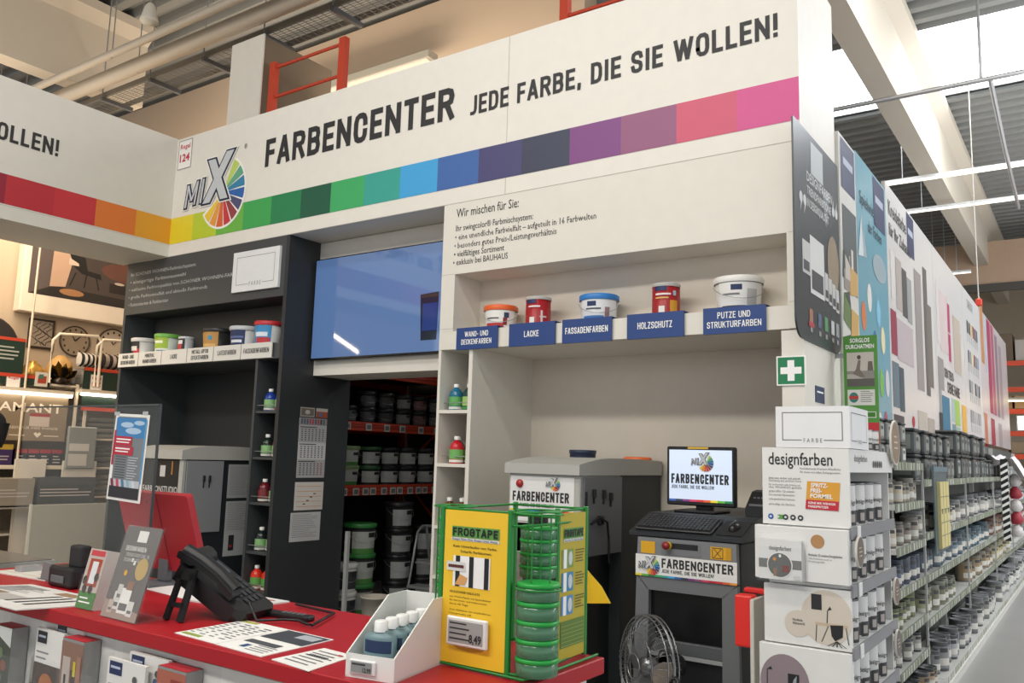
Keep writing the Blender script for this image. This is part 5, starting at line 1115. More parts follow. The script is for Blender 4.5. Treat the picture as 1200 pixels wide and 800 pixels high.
for i, s0 in enumerate(('SPRITZ-', 'FREI-', 'FORMEL')): MB().text(bd, s0, 0.018, 0.1 - i * 0.024, 0.018, TXTW, w=(0.075, 0.05, 0.1)[i], off=0.004, bold=0.03).build('text_line', bg)
for i, s0 in enumerate(('KEINE 80% WENIGER', 'FARBSPRITZER')): MB().text(bd, s0, 0.012, 0.024 - i * 0.016, 0.0095, TXTW, w=(0.12, 0.09)[i], off=0.004, bold=0.02).build('text_line', bg)
for i, c in enumerate(('#2a5aa8', '#5a9a4a', '#3a3a3c', '#3a3a3c', '#3a3a3c')):
    mb = MB()
    if i == 1: mb.rect(f, -1.245, 1.352, -1.218, 1.372, M(c, 0.5), 0.002)
    else: mb.disc(f, -1.277 + i * 0.034, 1.362, 0.013, 0.013, M(c, 0.5), 0.002, 16)
    mb.disc(f, -1.277 + i * 0.034, 1.362, 0.006, 0.005, M('#d8dcdc', 0.5), 0.003, 8); mb.build('icon', hd)
mb = MB().text(s_, 'designfarben', 4.10, 1.625, 0.03, INK, w=0.26, off=0.002); mb.build('text_line', hd)
mb = MB()
for i in range(5): mb.disc(s_, 4.50 + i * 0.045, 1.615, 0.018, 0.018, M('#5c5a58', 0.5), 0.002, 12)
mb.build('swatch_row', hd)
# tiers
tiers = [(1.083, 1.322, -1.345, 0.03), (0.80, 1.06, -1.315, 0.0), (0.42, 0.795, -1.335, 0.015), (0.0, 0.415, -1.315, 0.0)]
for i, (z0, z1, xl, pr_) in enumerate(tiers):
    mb = MB().box(xl, XR - 0.004, YF - pr_, YF + 0.02, z0, z1, SW, 0.003); tp = mb.build('tier_panel', t)
    g = front(0, YF - pr_, 0)
    if i == 0:
        mb = MB().disc(g, -1.06, 1.265, 0.03, 0.03, M('#b3875a', 0.5), 0.002, 24); mb.build('round_sticker', tp)
        mb = MB().text(g, 'Entdecke 32 weitere Designfarben', -1.10, 1.20, 0.011, M('#4a4a4c', 0.6), w=0.145, off=0.002, bold=0.01); mb.text(g, 'Alle Farbtöne auch in', -1.10, 1.185, 0.009, M('#8a8a8c', 0.6), w=0.10, off=0.002); mb.text(g, 'Probiergröße', -1.10, 1.172, 0.009, M('#8a8a8c', 0.6), w=0.07, off=0.002); mb.build('text_line', tp)
    if i == 1:
        mb = MB()
        bc = M('#d3c9bc', 0.6)
        mb.disc(g, -1.035, 0.935, 0.11, 0.118, bc, 0.002, 32); mb.disc(g, -1.16, 0.895, 0.06, 0.058, bc, 0.0022, 24)
        mb.rect(g, -1.10, 0.965, -1.055, 1.032, M('#2c2c30', 0.5), 0.003)
        mb.rect(g, -1.085, 0.90, -0.945, 0.912, M('#c9b49c', 0.5), 0.003)
        for a0, a1 in ((-1.08, -1.085), (-1.03, -1.06), (-0.955, -0.945)): mb.poly(g, [(a0, 0.90), (a0 + 0.004, 0.90), (a1 + 0.004, 0.83), (a1, 0.83)], M('#4a4a4c', 0.5), 0.0032)
        mb.poly(g, [(-1.02, 0.905), (-0.965, 0.91), (-0.968, 0.86), (-1.0, 0.84), (-1.015, 0.86)], M('#232427', 0.5), 0.004)
        for k in range(5): mb.poly(g, [(-0.994, 0.84), (-0.99, 0.84), (-1.03 + k * 0.02, 0.815), (-1.035 + k * 0.02, 0.815)], M('#232427', 0.5), 0.0042)
        mb.poly(g, [(-1.035, 0.912), (-1.031, 0.912), (-1.028, 0.968), (-1.032, 0.968)], M('#3a3a3c', 0.5), 0.0034); mb.poly(g, [(-1.032, 0.965), (-1.02, 0.985), (-1.012, 0.972)], M('#3a3a3c', 0.5), 0.0034)
        mb.build('picture', tp)
        MB().text(g, 'Wandfarbe', -1.185, 0.905, 0.011, INK, w=0.045, off=0.003, bold=0.01).build('text_line', tp); MB().text(g, 'Wohntrend 03', -1.185, 0.89, 0.011, INK, w=0.055, off=0.003, bold=0.01).build('text_line', tp)
    if i == 2:
        mb = MB(); pc = M('#8f8086', 0.6)
        mb.disc(g, -1.22, 0.63, 0.11, 0.125, pc, 0.002, 32); mb.disc(g, -1.08, 0.58, 0.07, 0.065, pc, 0.0022, 24); mb.rect(g, -1.29, 0.50, -1.03, 0.57, pc, 0.0021)
        mb.rect(g, -1.205, 0.60, -1.155, 0.675, M('#1f2024', 0.5), 0.003); mb.poly(g, [(-1.19, 0.605), (-1.17, 0.605), (-1.165, 0.67), (-1.18, 0.65)], M('#9aa0a8', 0.5), 0.004)
        mb.rect(g, -1.30, 0.52, -1.296, 0.68, M('#2c2c30', 0.5), 0.003); mb.poly(g, [(-1.30, 0.68), (-1.28, 0.695), (-1.275, 0.68)], M('#2c2c30', 0.5), 0.003)
        mb.disc(g, -1.25, 0.57, 0.03, 0.02, M('#b8acae', 0.5), 0.003, 14); mb.build('picture', tp)
ca = MB().box(XL + 0.02, XL + 0.03, YF + 0.02, YK, 0.0, 1.665, SW); ca.box(XL + 0.02, XR - 0.02, YK - 0.012, YK, 0.0, 1.665, SW)
ca.build('carcass', t)
LV = [1.325, 1.075, 0.81, 0.56]
LIPM = M('#85868a', 0.5)
for z in LV:
    sh = MB().box(XL + 0.03, XR, YF + 0.02, YK - 0.012, z - 0.012, z, SW).build('shelf', t)
    mb = MB().box(XR - 0.004, XR + 0.006, YF + 0.0, YK, z - 0.045, z + 0.008, LIPM); lp = mb.build('price_rail', sh)
    MB().box(XR + 0.006, XR + 0.012, YF + 0.09, YF + 0.15, z - 0.05, z + 0.012, M('#e6e6e4', 0.4), 0.003).build('price_tag', sh)
# brochure holder hung on the front
t = thing('brochure_holder', 'clear holder with a white brochure hung on the front of the white display stand', 'brochure holder', (-1.22, 3.95, 1.08))
g = front(0, 3.945, 0)
mb = MB().box(-1.318, -1.125, 3.945, 3.966, 1.085, 1.262, M('#dedede', 0.5)); br = mb.build('brochure', t)
mb = MB().rect(g, -1.318, 1.135, -1.125, 1.175, M('#6f6e6e', 0.6), 0.001); mb.disc(g, -1.222, 1.15, 0.058, 0.058, M('#e8e6e4', 0.6), 0.002, 28); mb.disc(g, -1.222, 1.15, 0.053, 0.053, M('#5d5f60', 0.6), 0.003, 28)
mb.disc(g, -1.245, 1.175, 0.008, 0.008, M('#c88a3a', 0.6), 0.004, 10); mb.rect(g, -1.25, 1.10, -1.235, 1.135, M('#8a6a50', 0.6), 0.004); mb.rect(g, -1.21, 1.12, -1.18, 1.15, M('#7a3a34', 0.6), 0.004); mb.rect(g, -1.225, 1.185, -1.215, 1.197, TXTW, 0.004); mb.rect(g, -1.16, 1.09, -1.13, 1.108, M('#c9c9c8', 0.6), 0.0042)
mb.build('picture', br)
MB().text(g, 'designfarben', -1.27, 1.215, 0.02, INK, w=0.1, off=0.002).build('text_line', br)
mb = MB().box(-1.325, -1.105, 3.936, 3.939, 1.078, 1.23, CLEAR); mb.box(-1.325, -1.105, 3.936, 3.969, 1.075, 1.078, CLEAR); mb.box(-1.108, -1.105, 3.936, 3.969, 1.078, 1.25, CLEAR); mb.box(-1.325, -1.105, 3.966, 3.969, 1.078, 1.29, CLEAR)
mb.build('acrylic_pocket', t)
# tins on the stand's shelves
def dtin(loc, r_, h_, label, grp):
    t = thing('paint_tin', label, 'paint tin', loc, grp)
    MB().lathe(loc, [(r_ * 0.97, 0), (r_, 0.004), (r_, h_ - 0.01), (r_ * 0.98, h_ - 0.006)], M('#d4d4d2', 0.4), 20).build('body', t)
    MB().lathe((loc[0], loc[1], loc[2] + h_ - 0.01), [(r_ * 1.03, 0), (r_ * 1.03, 0.008), (r_ * 0.9, 0.009), (r_ * 0.88, 0.004), (0, 0.004)], M('#54575a', 0.4), 20, cap=False).build('lid', t)
    mb = MB().wrap(loc, r_ + 0.001, r_ + 0.001, h_ * 0.08, h_ * 0.36, math.radians(-110), math.radians(70), M('#4c4d50', 0.5), 10)
    mb.wrap(loc, r_ + 0.0018, r_ + 0.0018, h_ * 0.05, h_ * 0.38, math.radians(-40), math.radians(0), M('#2a2a2c', 0.5), 5); mb.wrap(loc, r_ + 0.0024, r_ + 0.0024, h_ * 0.12, h_ * 0.3, math.radians(-32), math.radians(-10), M('#a8a09a', 0.5), 5)
    mb.build('printed_label', t)
    k_ = math.radians(-32); fr_ = Fr((loc[0] + (r_ + 0.002) * math.cos(k_), loc[1] + (r_ + 0.002) * math.sin(k_), loc[2]), (-math.sin(k_), math.cos(k_), 0), (0, 0, 1))
    MB().text(fr_, 'design', -0.035, h_ * 0.52, h_ * 0.10, INK, w=0.07, off=0.001, bold=0.01).build('text_line', t)
    return t
pt = None
for k, z in enumerate(LV):
    for j in range(4):
        y = 4.16 + j * 0.19; lab = '%s white paint tin from the front on the %s shelf of the white stand' % (ORD[j].capitalize(), ['top', 'second', 'third', 'lowest visible'][k])
        loc = (-1.02, y, z + 0.0005)
        if pt is None: pt = dtin(loc, 0.082, 0.2, lab, None)
        else: dup(pt, loc, None, lab)
for j in range(3): dup(pt, (-1.02, 4.47 + j * 0.16, 1.6825), None, '%s white tin behind the FARBE box on top of the white stand' % ORD[j], None, (0.8, 0.8, 0.55))
def sample_disc(x, y, z, r_, c, label):
    t = thing('sample_disc', label, 'sample disc', (x, y, z))
    MB().lathe((x, y, z), [(r_ * 0.98, -0.005), (r_, -0.003), (r_, 0.003), (r_ * 0.98, 0.005)], M('#d6d0c6', 0.5), 32, axis='x').build('board', t)
    mb = MB().disc(side(x + 0.005, y, z), 0, 0, r_ * 0.93, r_ * 0.93, M(c, 0.6, grain=0.12, scale=30), 0.0006, 32); mb.lines(side(x + 0.005, y, z), -r_ * 0.4, r_ * 0.3, r_ * 0.45, 3, r_ * 0.25, r_ * 0.07, M('#c9b9a2', 0.6), 0.001); mb.build('swatch', t)
sample_disc(-0.905, 4.95, 1.735, 0.12, '#8d7a66', 'large brown round sample disc on the top right of the white stand')
for z, c, n in ((1.225, '#6f645c', 'top'), (0.97, '#77685e', 'second'), (0.71, '#6b6460', 'third')): sample_disc(-0.905, 4.07 if n == 'top' else 4.86, z, 0.07, c, 'round grey-brown sample disc beside the %s tin shelf of the white stand' % n)

# ================================================================== AISLE PANELS
AX = -1.37
t = thing('display_board', 'dark hanging board with rounded corners, quotation marks and a golden disc', 'board', (AX, 5.3, 2.33))
br_ = Fr((-1.389, 0, 0), (0, 1, 0), (0, 0, 1))
def rr(y0, y1, z0, z1, r_):
    pts = []
    for cx, cz, a0 in ((y1 - r_, z0 + r_, -90), (y1 - 0.01, z1 - 0.01, 0), (y0 + 0.01, z1 - 0.01, 90), (y0 + r_, z0 + r_, 180)):
        rr_ = r_ if cz < z0 + r_ + 0.001 else 0.01
        for k in range(7): a = math.radians(a0 + 15 * k); pts.append((cx + rr_ * math.cos(a), cz + rr_ * math.sin(a)))
    return pts
BY0, BY1, BZ0, BZ1 = 4.82, 5.845, 2.33, 3.64
mb = MB().prism(br_, rr(BY0, BY1, BZ0, BZ1, 0.12), 0, 0.011, M('#373e43', 0.35, grain=0.06, scale=1.5)); bo = mb.build('board', t)
b2 = Fr((-1.378, BY0, BZ0), (0, 1, 0), (0, 0, 1))
mb = MB()
lg = M('#c9cbca', 0.5)
mb.rect(b2, 0.36, 1.06, 0.64, 1.27, M('#b3b8b8', 0.5), 0.001)
mb.disc(b2, 0.85, 0.58, 0.145, 0.19, M('#8a7a62', 0.5), 0.002, 32)
mb.rect(b2, 0.30, 0.0 + 0.30, 0.62, 0.66, M('#d2d2d0', 0.5), 0.002); mb.rect(b2, 0.33, 0.33, 0.59, 0.45, M('#3a3c3f', 0.5), 0.003); mb.rect(b2, 0.14, 0.40, 0.30, 0.60, M('#c0c0be', 0.5), 0.0015); mb.rect(b2, 0.16, 0.42, 0.28, 0.48, M('#3a3c3f', 0.5), 0.003)
for i in range(4): mb.rect(b2, 0.63 + i * 0.09, 0.31 - i * 0.012, 0.71 + i * 0.09, 0.49 - i * 0.02, M('#bdbdbb', 0.5), 0.002); mb.rect(b2, 0.64 + i * 0.09, 0.33 - i * 0.012, 0.70 + i * 0.09, 0.38 - i * 0.012, M('#3a3c3f', 0.5), 0.003)
for i, (a, c) in enumerate(((0.26, '#9a6a52'), (0.45, '#4a5a78'), (0.60, '#4f8a58'), (0.76, '#b8bcba'), (0.88, '#8a8e8e'))): mb.rect(b2, a, 0.11, a + 0.08, 0.20, M(c, 0.5), 0.002); mb.rect(b2, a + 0.015, 0.06, a + 0.065, 0.09, M('#8e8e8c', 0.5), 0.002)
mb.rect(b2, 0.24, 0.09, 0.36, 0.12, M('#a82c34', 0.5), 0.003)
mb.poly(b2, [(0.66, 0.80), (0.70, 0.80), (0.80, 1.05), (0.62, 1.02)], M('#6c7478', 0.5), 0.0012)
mb.build('picture', bo)
for i, (s0, w0) in enumerate((('DESIGNFARBEN', 0.6), ('TRENDFARBTÖNE', 0.56), ('IN DESIGNQUALITÄT', 0.5))): MB().text(b2, s0, 0.26, 0.99 - i * 0.08, 0.06 if i == 0 else 0.05, lg, w=w0, off=0.002, bold=0.02).build('text_line', bo)
for a, b, fl_ in ((0.13, 0.85, 1), (0.88, 0.95, -1)):
    mb = MB()
    for k in range(2): mb.disc(b2, a + k * 0.08, b, 0.035, 0.035, lg, 0.002, 14); mb.poly(b2, [(a + k * 0.08 + 0.035 * fl_, b), (a + k * 0.08, b), (a + k * 0.08 - 0.02 * fl_, b - 0.09 * fl_)], lg, 0.0022)
    mb.build('quotation_mark', bo)
def gondola_panel(y0, y1, z0, z1, base, label, draw, x=AX):
    t = thing('billboard', label, 'panel', (x, (y0 + y1) / 2, z0))
    p = MB().box(x - 0.03, x, y0, y1, z0, z1, M(base, 0.28)).build('panel', t)
    g = side(x, y0, z0); mb = MB(); draw(mb, g, y1 - y0, z1 - z0, p); 
    if mb.f: mb.build('print', p)
    return t
def navy_tag(mb, g, a, b, w_, h_): mb.rect(g, a, b, a + w_, b + h_, M('#2a3358', 0.5), 0.002); mb.rect(g, a + w_ * 0.15, b + h_ * 0.5, a + w_ * 0.85, b + h_ * 0.65, M('#aab0c4', 0.5), 0.003)
def pnA(mb, g, w_, h_, p):
    navy_tag(mb, g, 0.05, h_ - 0.38, 0.40, 0.36)
    mb.rect(g, 0.06, h_ - 1.0, 0.46, h_ - 0.50, M('#4a5050', 0.6), 0.002); mb.rect(g, 0.06, h_ - 1.1, 0.46, h_ - 0.96, M('#8a8078', 0.6), 0.0025); mb.rect(g, 0.1, h_ - 1.02, 0.24, h_ - 0.84, M('#b9b2a8', 0.6), 0.003); mb.rect(g, 0.28, h_ - 1.0, 0.34, h_ - 0.78, M('#c8c4bc', 0.6), 0.003)
    for k, c in enumerate(('#1c3b34', '#5c7440', '#5a6a5c')):
        b = 0.88 - k * 0.30
        mb.poly(g, [(0.02, b + 0.05), (0.22, b), (0.24, b + 0.16), (0.05, b + 0.24)], M(c, 0.5), 0.002)
        mb.poly(g, [(0.22, b - 0.05), (0.44, b - 0.02), (0.46, b + 0.14), (0.25, b + 0.16)], M('#c09a58', 0.5), 0.003)
        mb.poly(g, [(0.05, b + 0.24), (0.24, b + 0.16), (0.2, b + 0.27)], M('#39453c', 0.5), 0.003)
gondola_panel(5.86, 6.345, 1.95, 3.90, '#d9d8d4', 'narrow white panel with pictures of green tubs beside the dark hanging board', pnA)
def pnB(mb, g, w_, h_, p):
    navy_tag(mb, g, w_ - 0.48, h_ - 0.42, 0.42, 0.40)
    for a, b, c in ((0.14, 0.95, '#c8703a'), (0.35, 1.12, '#d4d2cc'), (0.66, 1.05, '#7ab4d0'), (0.50, 0.78, '#2f6a9c'), (0.24, 0.62, '#5aa8a8'), (0.80, 0.85, '#d8d2a8'), (0.50, 0.45, '#c88aa8'), (0.70, 0.50, '#6fae4a'), (0.12, 0.26, '#c8a0b4'), (0.92, 0.52, '#c8c4c8'), (0.36, 0.1, '#8ab89a'), (0.82, 0.18, '#a8506a'), (0.6, 0.16, '#d8d8d8')):
        mb.disc(g, a, b, 0.075, 0.11, M(c, 0.5), 0.002, 20)
    mb.poly(g, [(0.02, 1.38), (0.30, 1.42), (0.14, 1.72)], M('#c8d0d4', 0.5), 0.002); mb.poly(g, [(0.14, 1.72), (0.30, 1.42), (0.2, 1.40)], M('#98a8b0', 0.5), 0.003)
    mb.disc(g, 0.75, 1.42, 0.25, 0.11, M('#8fa0a8', 0.5), 0.002, 20)
    MB().text(g, 'Spielwiese', 0.10, 1.80, 0.10, M('#2a4a5a', 0.5), w=0.62, off=0.003, bold=0.01).build('text_line', p); MB().text(g, 'der Farben', 0.36, 1.64, 0.09, M('#2a4a5a', 0.5), w=0.5, off=0.003, bold=0.01).build('text_line', p)
gondola_panel(6.35, 7.425, 1.75, 3.92, '#6fa6b8', 'sky-blue panel with coloured dots and a paper plane above the aisle shelves', pnB)
def pnC(mb, g, w_, h_, p):
    navy_tag(mb, g, 0.95, h_ - 0.42, 0.36, 0.40)
    for a, b, c_, d_, c in ((0.12, 2.3 - 1.0, 0.30, 1.72, '#c9c6c4'), (0.34, 1.24, 0.60, 1.70, '#a59c96'), (0.62, 1.22, 0.84, 1.66, '#4a4848'), (0.85, 1.2, 1.08, 1.62, '#8e9090'), (0.06, 0.82, 0.30, 1.20, '#8a2a44'), (0.31, 0.80, 1.08, 1.16, '#b0a4a8'), (0.06, 0.38, 0.34, 0.76, '#5c6e78'), (0.35, 0.36, 0.56, 0.74, '#3c4c54'), (1.25, 0.62, 1.62, 1.78, '#8d8684'), (1.75, 0.60, 1.98, 1.90, '#5e5854'), (1.9, 0.70, 2.2, 1.55, '#6a645e'), (1.2, 0.0, 1.7, 0.42, '#b5aca0'), (1.75, -0.2 + 0.2, 2.15, 0.38, '#a49a90'), (0.06, 0.02, 0.5, 0.32, '#454141')): mb.rect(g, a, b, c_, d_, M(c, 0.5), 0.002)
    for k in range(3): mb.disc(g, 0.95, 0.30 - k * 0.11, 0.07, 0.05, M('#b02a3c', 0.5), 0.003, 14)
    MB().text(g, 'Kreidefarbe', 0.10, 2.02, 0.13, M('#3a3a3c', 0.5), w=0.8, off=0.003, bold=0.01).build('text_line', p); MB().text(g, 'für Ihr Zuhause', 0.10, 1.84, 0.11, M('#3a3a3c', 0.5), w=1.0, off=0.003, bold=0.01).build('text_line', p)
gondola_panel(7.43, 9.85, 1.72, 4.0, '#d4d3d1', 'white panel with grey and wine-red colour swatches next to the sky-blue panel', pnC)
def pnD(mb, g, w_, h_, p):
    for a, b, c_, d_, c in ((0.15, 1.05, 0.35, 1.75, '#c9c2c0'), (0.36, 1.0, 0.95, 1.68, '#c3b4b2'), (0.97, 1.28, 1.15, 1.62, '#a83860'), (0.97, 0.94, 1.15, 1.26, '#a8305c'), (1.4, 0.86, 2.0, 1.55, '#b0a496'), (2.02, 0.86, 2.2, 1.4, '#c9c4b8'), (0.1, 0.55, 0.5, 0.9, '#8a8684'), (0.1, 0.0, 0.28, 0.55, '#8e8e90'), (0.05, -0.0, 0.28, 0.30, '#2c3036'), (0.30, 0.02, 0.85, 0.50, '#2f6f8a'), (1.0, 0.25, 1.25, 0.52, '#a0b8b8'), (1.26, 0.22, 1.7, 0.52, '#9ab85a'), (1.0, 0.0, 1.3, 0.22, '#6c8a90'), (1.32, 0.0, 1.7, 0.2, '#9ab0a4'), (1.9, 0.0, 2.3, 0.5, '#d8a544')): mb.rect(g, a, b, c_, d_, M(c, 0.5), 0.002)
    MB().text(g, 'DEIN TREND-', 0.55, 0.72, 0.10, M('#2a2a2c', 0.5), w=0.75, off=0.003, bold=0.02).build('text_line', p); MB().text(g, 'DEINE FARBE', 0.75, 0.56, 0.12, M('#2a2a2c', 0.5), w=1.0, off=0.003, bold=0.02).build('text_line', p)
gondola_panel(9.86, 12.25, 1.9, 4.0, '#d2d1cf', 'white panel with blue, lime and yellow colour fields in the middle of the aisle wall', pnD)
def pnE(mb, g, w_, h_, p):
    for r_ in range(4):
        for k in range(6):
            a = 0.35 + k * 0.21; b = 1.42 - r_ * 0.40
            c = [['#2f3338', '#454a4c', '#d0bc7c', '#8a2838', '#39424c', '#4a525c'], ['#5a5c5e', '#8a8e90', '#d8cc98', '#8a3a44', '#6c7c8c', '#8a9aa4'], ['#6a6c6e', '#a0a2a2', '#c8c4bc', '#3a3e40', '#9aa0a2', '#3a4a54'], ['#8e8e8e', '#9c9c9c', '#a8a8a6', '#b0aea8', '#8a8e90', '#a6a6a6']][r_][k]
            mb.rect(g, a, b, a + 0.15, b + 0.17, M(c, 0.5), 0.002); mb.rect(g, a + 0.04, b - 0.12, a + 0.1, b - 0.01, M('#a8a8a6', 0.5), 0.002)
    MB().text(g, 'DEKOR', 0.5, 1.78, 0.12, M('#8a8a8a', 0.5), w=0.6, off=0.003).build('text_line', p)
gondola_panel(12.26, 14.15, 2.0, 4.0, '#d2d2d0', 'white panel with rows of paint brushes samples before the red marker', pnE)
def pnF(mb, g, w_, h_, p):
    for a, b, c_, d_, c in ((0.1, 1.2, 0.5, 2.2, '#c08a60'), (0.6, 1.1, 0.85, 2.0, '#b8c0cc'), (1.0, 0.5, 1.5, 2.0, '#a83a60'), (1.6, 0.5, 2.0, 2.0, '#b05a74'), (2.2, 0.5, 2.6, 1.9, '#8e7c88'), (2.8, 0.5, 3.3, 1.8, '#a89aa0'), (0.1, 0.0, 0.5, 0.45, '#c07a58'), (1.0, 0.0, 1.6, 0.42, '#a03048'), (2.2, 0.0, 2.8, 0.4, '#b0a4a4')): mb.rect(g, a, b, c_, d_, M(c, 0.35), 0.002)
gondola_panel(14.16, 18.6, 2.0, 4.02, '#cfc8c6', 'far white panel with pink and plum stripes at the end of the aisle wall', pnF)
t = thing('aisle_marker', 'small red marker on top of the aisle wall hung on a thin wire', 'marker', (AX, 14.16, 4.0))
MB().box(-1.40, -1.32, 14.10, 14.20, 4.03, 4.13, M('#e0402c', 0.5), 0.01).build('block', t); MB().tube([(-1.36, 14.14, 4.13), (-1.36, 14.14, 7.99)], 0.008, M('#d8d4cc', 0.5), 5).build('wire', t)
# green sign standing out into the aisle
t = thing('blade_sign', 'green sign with a red foot standing out from the aisle wall', 'sign', (-1.28, 5.72, 1.75))
mb = MB().box(-1.335, -1.130, 5.705, 5.72, 1.75, 2.438, M('#4f8f35', 0.45)); bs = mb.build('board', t)
g = Fr((-1.335, 5.705, 1.75), (1, 0, 0), (0, 0, 1))
mb = MB().rect(g, 0.02, 0.36, 0.185, 0.58, M('#8d8a84', 0.6), 0.001); mb.rect(g, 0.02, 0.46, 0.185, 0.58, M('#c5bfb6', 0.6), 0.0015); mb.poly(g, [(0.04, 0.42), (0.13, 0.42), (0.10, 0.47), (0.105, 0.53), (0.09, 0.53), (0.075, 0.47)], M('#7a6f68', 0.6), 0.002); mb.disc(g, 0.095, 0.548, 0.012, 0.014, M('#4a3f3a', 0.6), 0.0022, 12); mb.poly(g, [(0.145, 0.46), (0.18, 0.46), (0.175, 0.52), (0.15, 0.52)], M('#6a625c', 0.6), 0.002); mb.rect(g, 0.02, 0.36, 0.185, 0.41, M('#5c5955', 0.6), 0.0018); mb.poly(g, [(0.02, 0.41), (0.12, 0.41), (0.06, 0.44), (0.02, 0.44)], M('#b4aea6', 0.6), 0.0024)
mb.rect(g, 0.02, 0.24, 0.185, 0.34, M('#d8d8d2', 0.6), 0.001); mb.disc(g, 0.058, 0.29, 0.028, 0.033, M('#3a7a70', 0.6), 0.002, 18); mb.rect(g, 0.03, 0.28, 0.086, 0.30, M('#b83a34', 0.6), 0.003)
mb.lines(g, 0.1, 0.33, 0.18, 6, 0.013, 0.004, M('#7a7a78', 0.6), 0.002)
mb.rect(g, 0.11, 0.16, 0.19, 0.20, M('#d4dccc', 0.6), 0.001); mb.rect(g, 0.115, 0.165, 0.185, 0.195, M('#3f7a2c', 0.6), 0.002); mb.rect(g, 0.09, 0.0, 0.205, 0.13, M('#c02a34', 0.6), 0.001); mb.rect(g, 0.12, 0.03, 0.19, 0.036, TXTW, 0.002)
mb.build('print', bs)
MB().text(g, 'SORGLOS', 0.102, 0.645, 0.026, TXTW, w=0.12, al='c', off=0.002, bold=0.03).build('text_line', bs); MB().text(g, 'DURCHATMEN', 0.102, 0.605, 0.026, TXTW, w=0.172, al='c', off=0.002, bold=0.03).build('text_line', bs)
MB().box(-1.389, -1.30, 5.722, 5.735, 2.30, 2.33, STEEL).build('bracket', t); MB().box(-1.389, -1.30, 5.722, 5.735, 1.9, 1.93, STEEL).build('bracket', t)
t = thing('shelf_tag', 'small navy tag on the grey side panel of the white cabinet above the display stand', 'tag', (-1.389, 5.3, 1.99))
MB().box(-1.3895, -1.386, 5.22, 5.42, 1.98, 2.08, M('#2a3a5c', 0.5)).build('plate', t); MB().rect(side(-1.386, 0, 0), 5.25, 2.04, 5.39, 2.05, TXTW, 0.001).build('text_line', t)

# ================================================================== AISLE SHELVING AND ITS TINS
SF = M('#b9bab6', 0.5, 0.1); SB = M('#5c5e5b', 0.7)
BAYS = [(5.95, 7.05, 'nearest', [0.10, 0.31, 0.55, 0.815, 1.08, 1.36, 1.63]), (7.06, 9.5, 'second', [0.10, 0.49, 0.81, 1.115, 1.51]), (9.51, 12.1, 'third', [0.10, 0.49, 0.81, 1.12, 1.515]), (12.11, 14.6, 'fourth', [0.10, 0.49, 0.81, 1.12, 1.515]), (14.61, 18.6, 'farthest', [0.10, 0.49, 0.81, 1.12, 1.515])]
FX = -1.10
for (y0, y1, nm, lv) in BAYS:
    t = thing('shelf_unit', 'grey metal shelving, %s bay along the aisle, full of paint tins' % nm, 'shelf unit', (AX, (y0 + y1) / 2, 0))
    MB().box(AX - 0.03, AX - 0.005, y0, y1, 0, 1.95, SB).build('back_panel', t)
    for y in (y0, y1 - 0.03): MB().box(AX, AX + 0.05, y, y + 0.03, 0, 1.93, SF).build('upright', t)
    MB().box(FX - 0.015, FX, y1 - 0.012, y1 + 0.012, 0.1, lv[-1], SF).build('front_post', t)
    for k, z in enumerate(lv):
        xx = FX + (0.10 if k == 0 else 0)
        sh = MB().box(AX, xx, y0, y1, z - 0.03, z, SF).build('shelf', t)
        mb = MB().box(xx, xx + 0.006, y0, y1, z - 0.045, z + 0.012, M('#71796c' if k else '#b9b9b5', 0.5)); mb.build('price_rail', sh)
        mb = MB(); yy = y0 + 0.05
        while yy < y1 - 0.08:
            mb.box(xx + 0.006, xx + 0.009, yy, yy + 0.055, z - 0.04, z + 0.008, M(random.choice(['#a9ad9f', '#9aa18c', '#8f9680', '#b4b6ae']), 0.5)); yy += random.choice([0.085, 0.10, 0.14])
        mb.build('price_tags', sh)['kind'] = 'stuff'
    MB().box(FX + 0.10, FX + 0.12, y0, y1, 0, 0.06, M('#c9c8c2', 0.5)).build('plinth', t)
_TM = {}
def tin_mesh(kind, c, lab, r_, h_):
    k = (kind, c, lab, r_, h_)
    if k in _TM: return _TM[k]
    mb = MB(); L = M('#6a6d70', 0.4)
    if kind == 'tin':
        mb.lathe((0, 0, 0), [(r_ * 0.98, 0), (r_, 0.004), (r_, h_ - 0.006), (r_ * 1.03, h_ - 0.004), (r_ * 1.03, h_), (r_ * 0.9, h_), (r_ * 0.88, h_ - 0.006), (0, h_ - 0.006)], M(c, 0.4), 14)
        mb.wrap((0, 0, 0), r_ + 0.001, r_ + 0.001, h_ * 0.1, h_ * 0.85, math.radians(-100), math.radians(40), M(lab, 0.5), 6)
        mb.wrap((0, 0, 0), r_ + 0.0022, r_ + 0.0022, h_ * 0.2, h_ * 0.45, math.radians(-70), math.radians(10), M('#c9c7bf', 0.5), 5); mb.wrap((0, 0, 0), r_ + 0.0022, r_ + 0.0022, h_ * 0.65, h_ * 0.8, math.radians(-60), math.radians(-10), M('#3b3d40', 0.5), 4)
    else:
        mb.box(-r_, r_, -r_, r_, 0, h_ * 0.88, M(c, 0.35), r_ * 0.25, 2); mb.box(-r_ * 1.06, r_ * 1.06, -r_ * 1.06, r_ * 1.06, h_ * 0.88, h_, M('#393c3e', 0.4), r_ * 0.1, 1)
        mb.rect(side(r_, 0, 0), -r_ * 0.7, h_ * 0.2, r_ * 0.7, h_ * 0.75, M(lab, 0.5), 0.001); mb.rect(front(0, -r_, 0), -r_ * 0.7, h_ * 0.2, r_ * 0.7, h_ * 0.75, M(lab, 0.5), 0.001); mb.rect(side(r_, 0, 0), -r_ * 0.5, h_ * 0.5, r_ * 0.3, h_ * 0.65, M('#34363a', 0.5), 0.002)
    o = mb.build('x'); me = o.data; bpy.data.objects.remove(o); _TM[k] = me
    return me
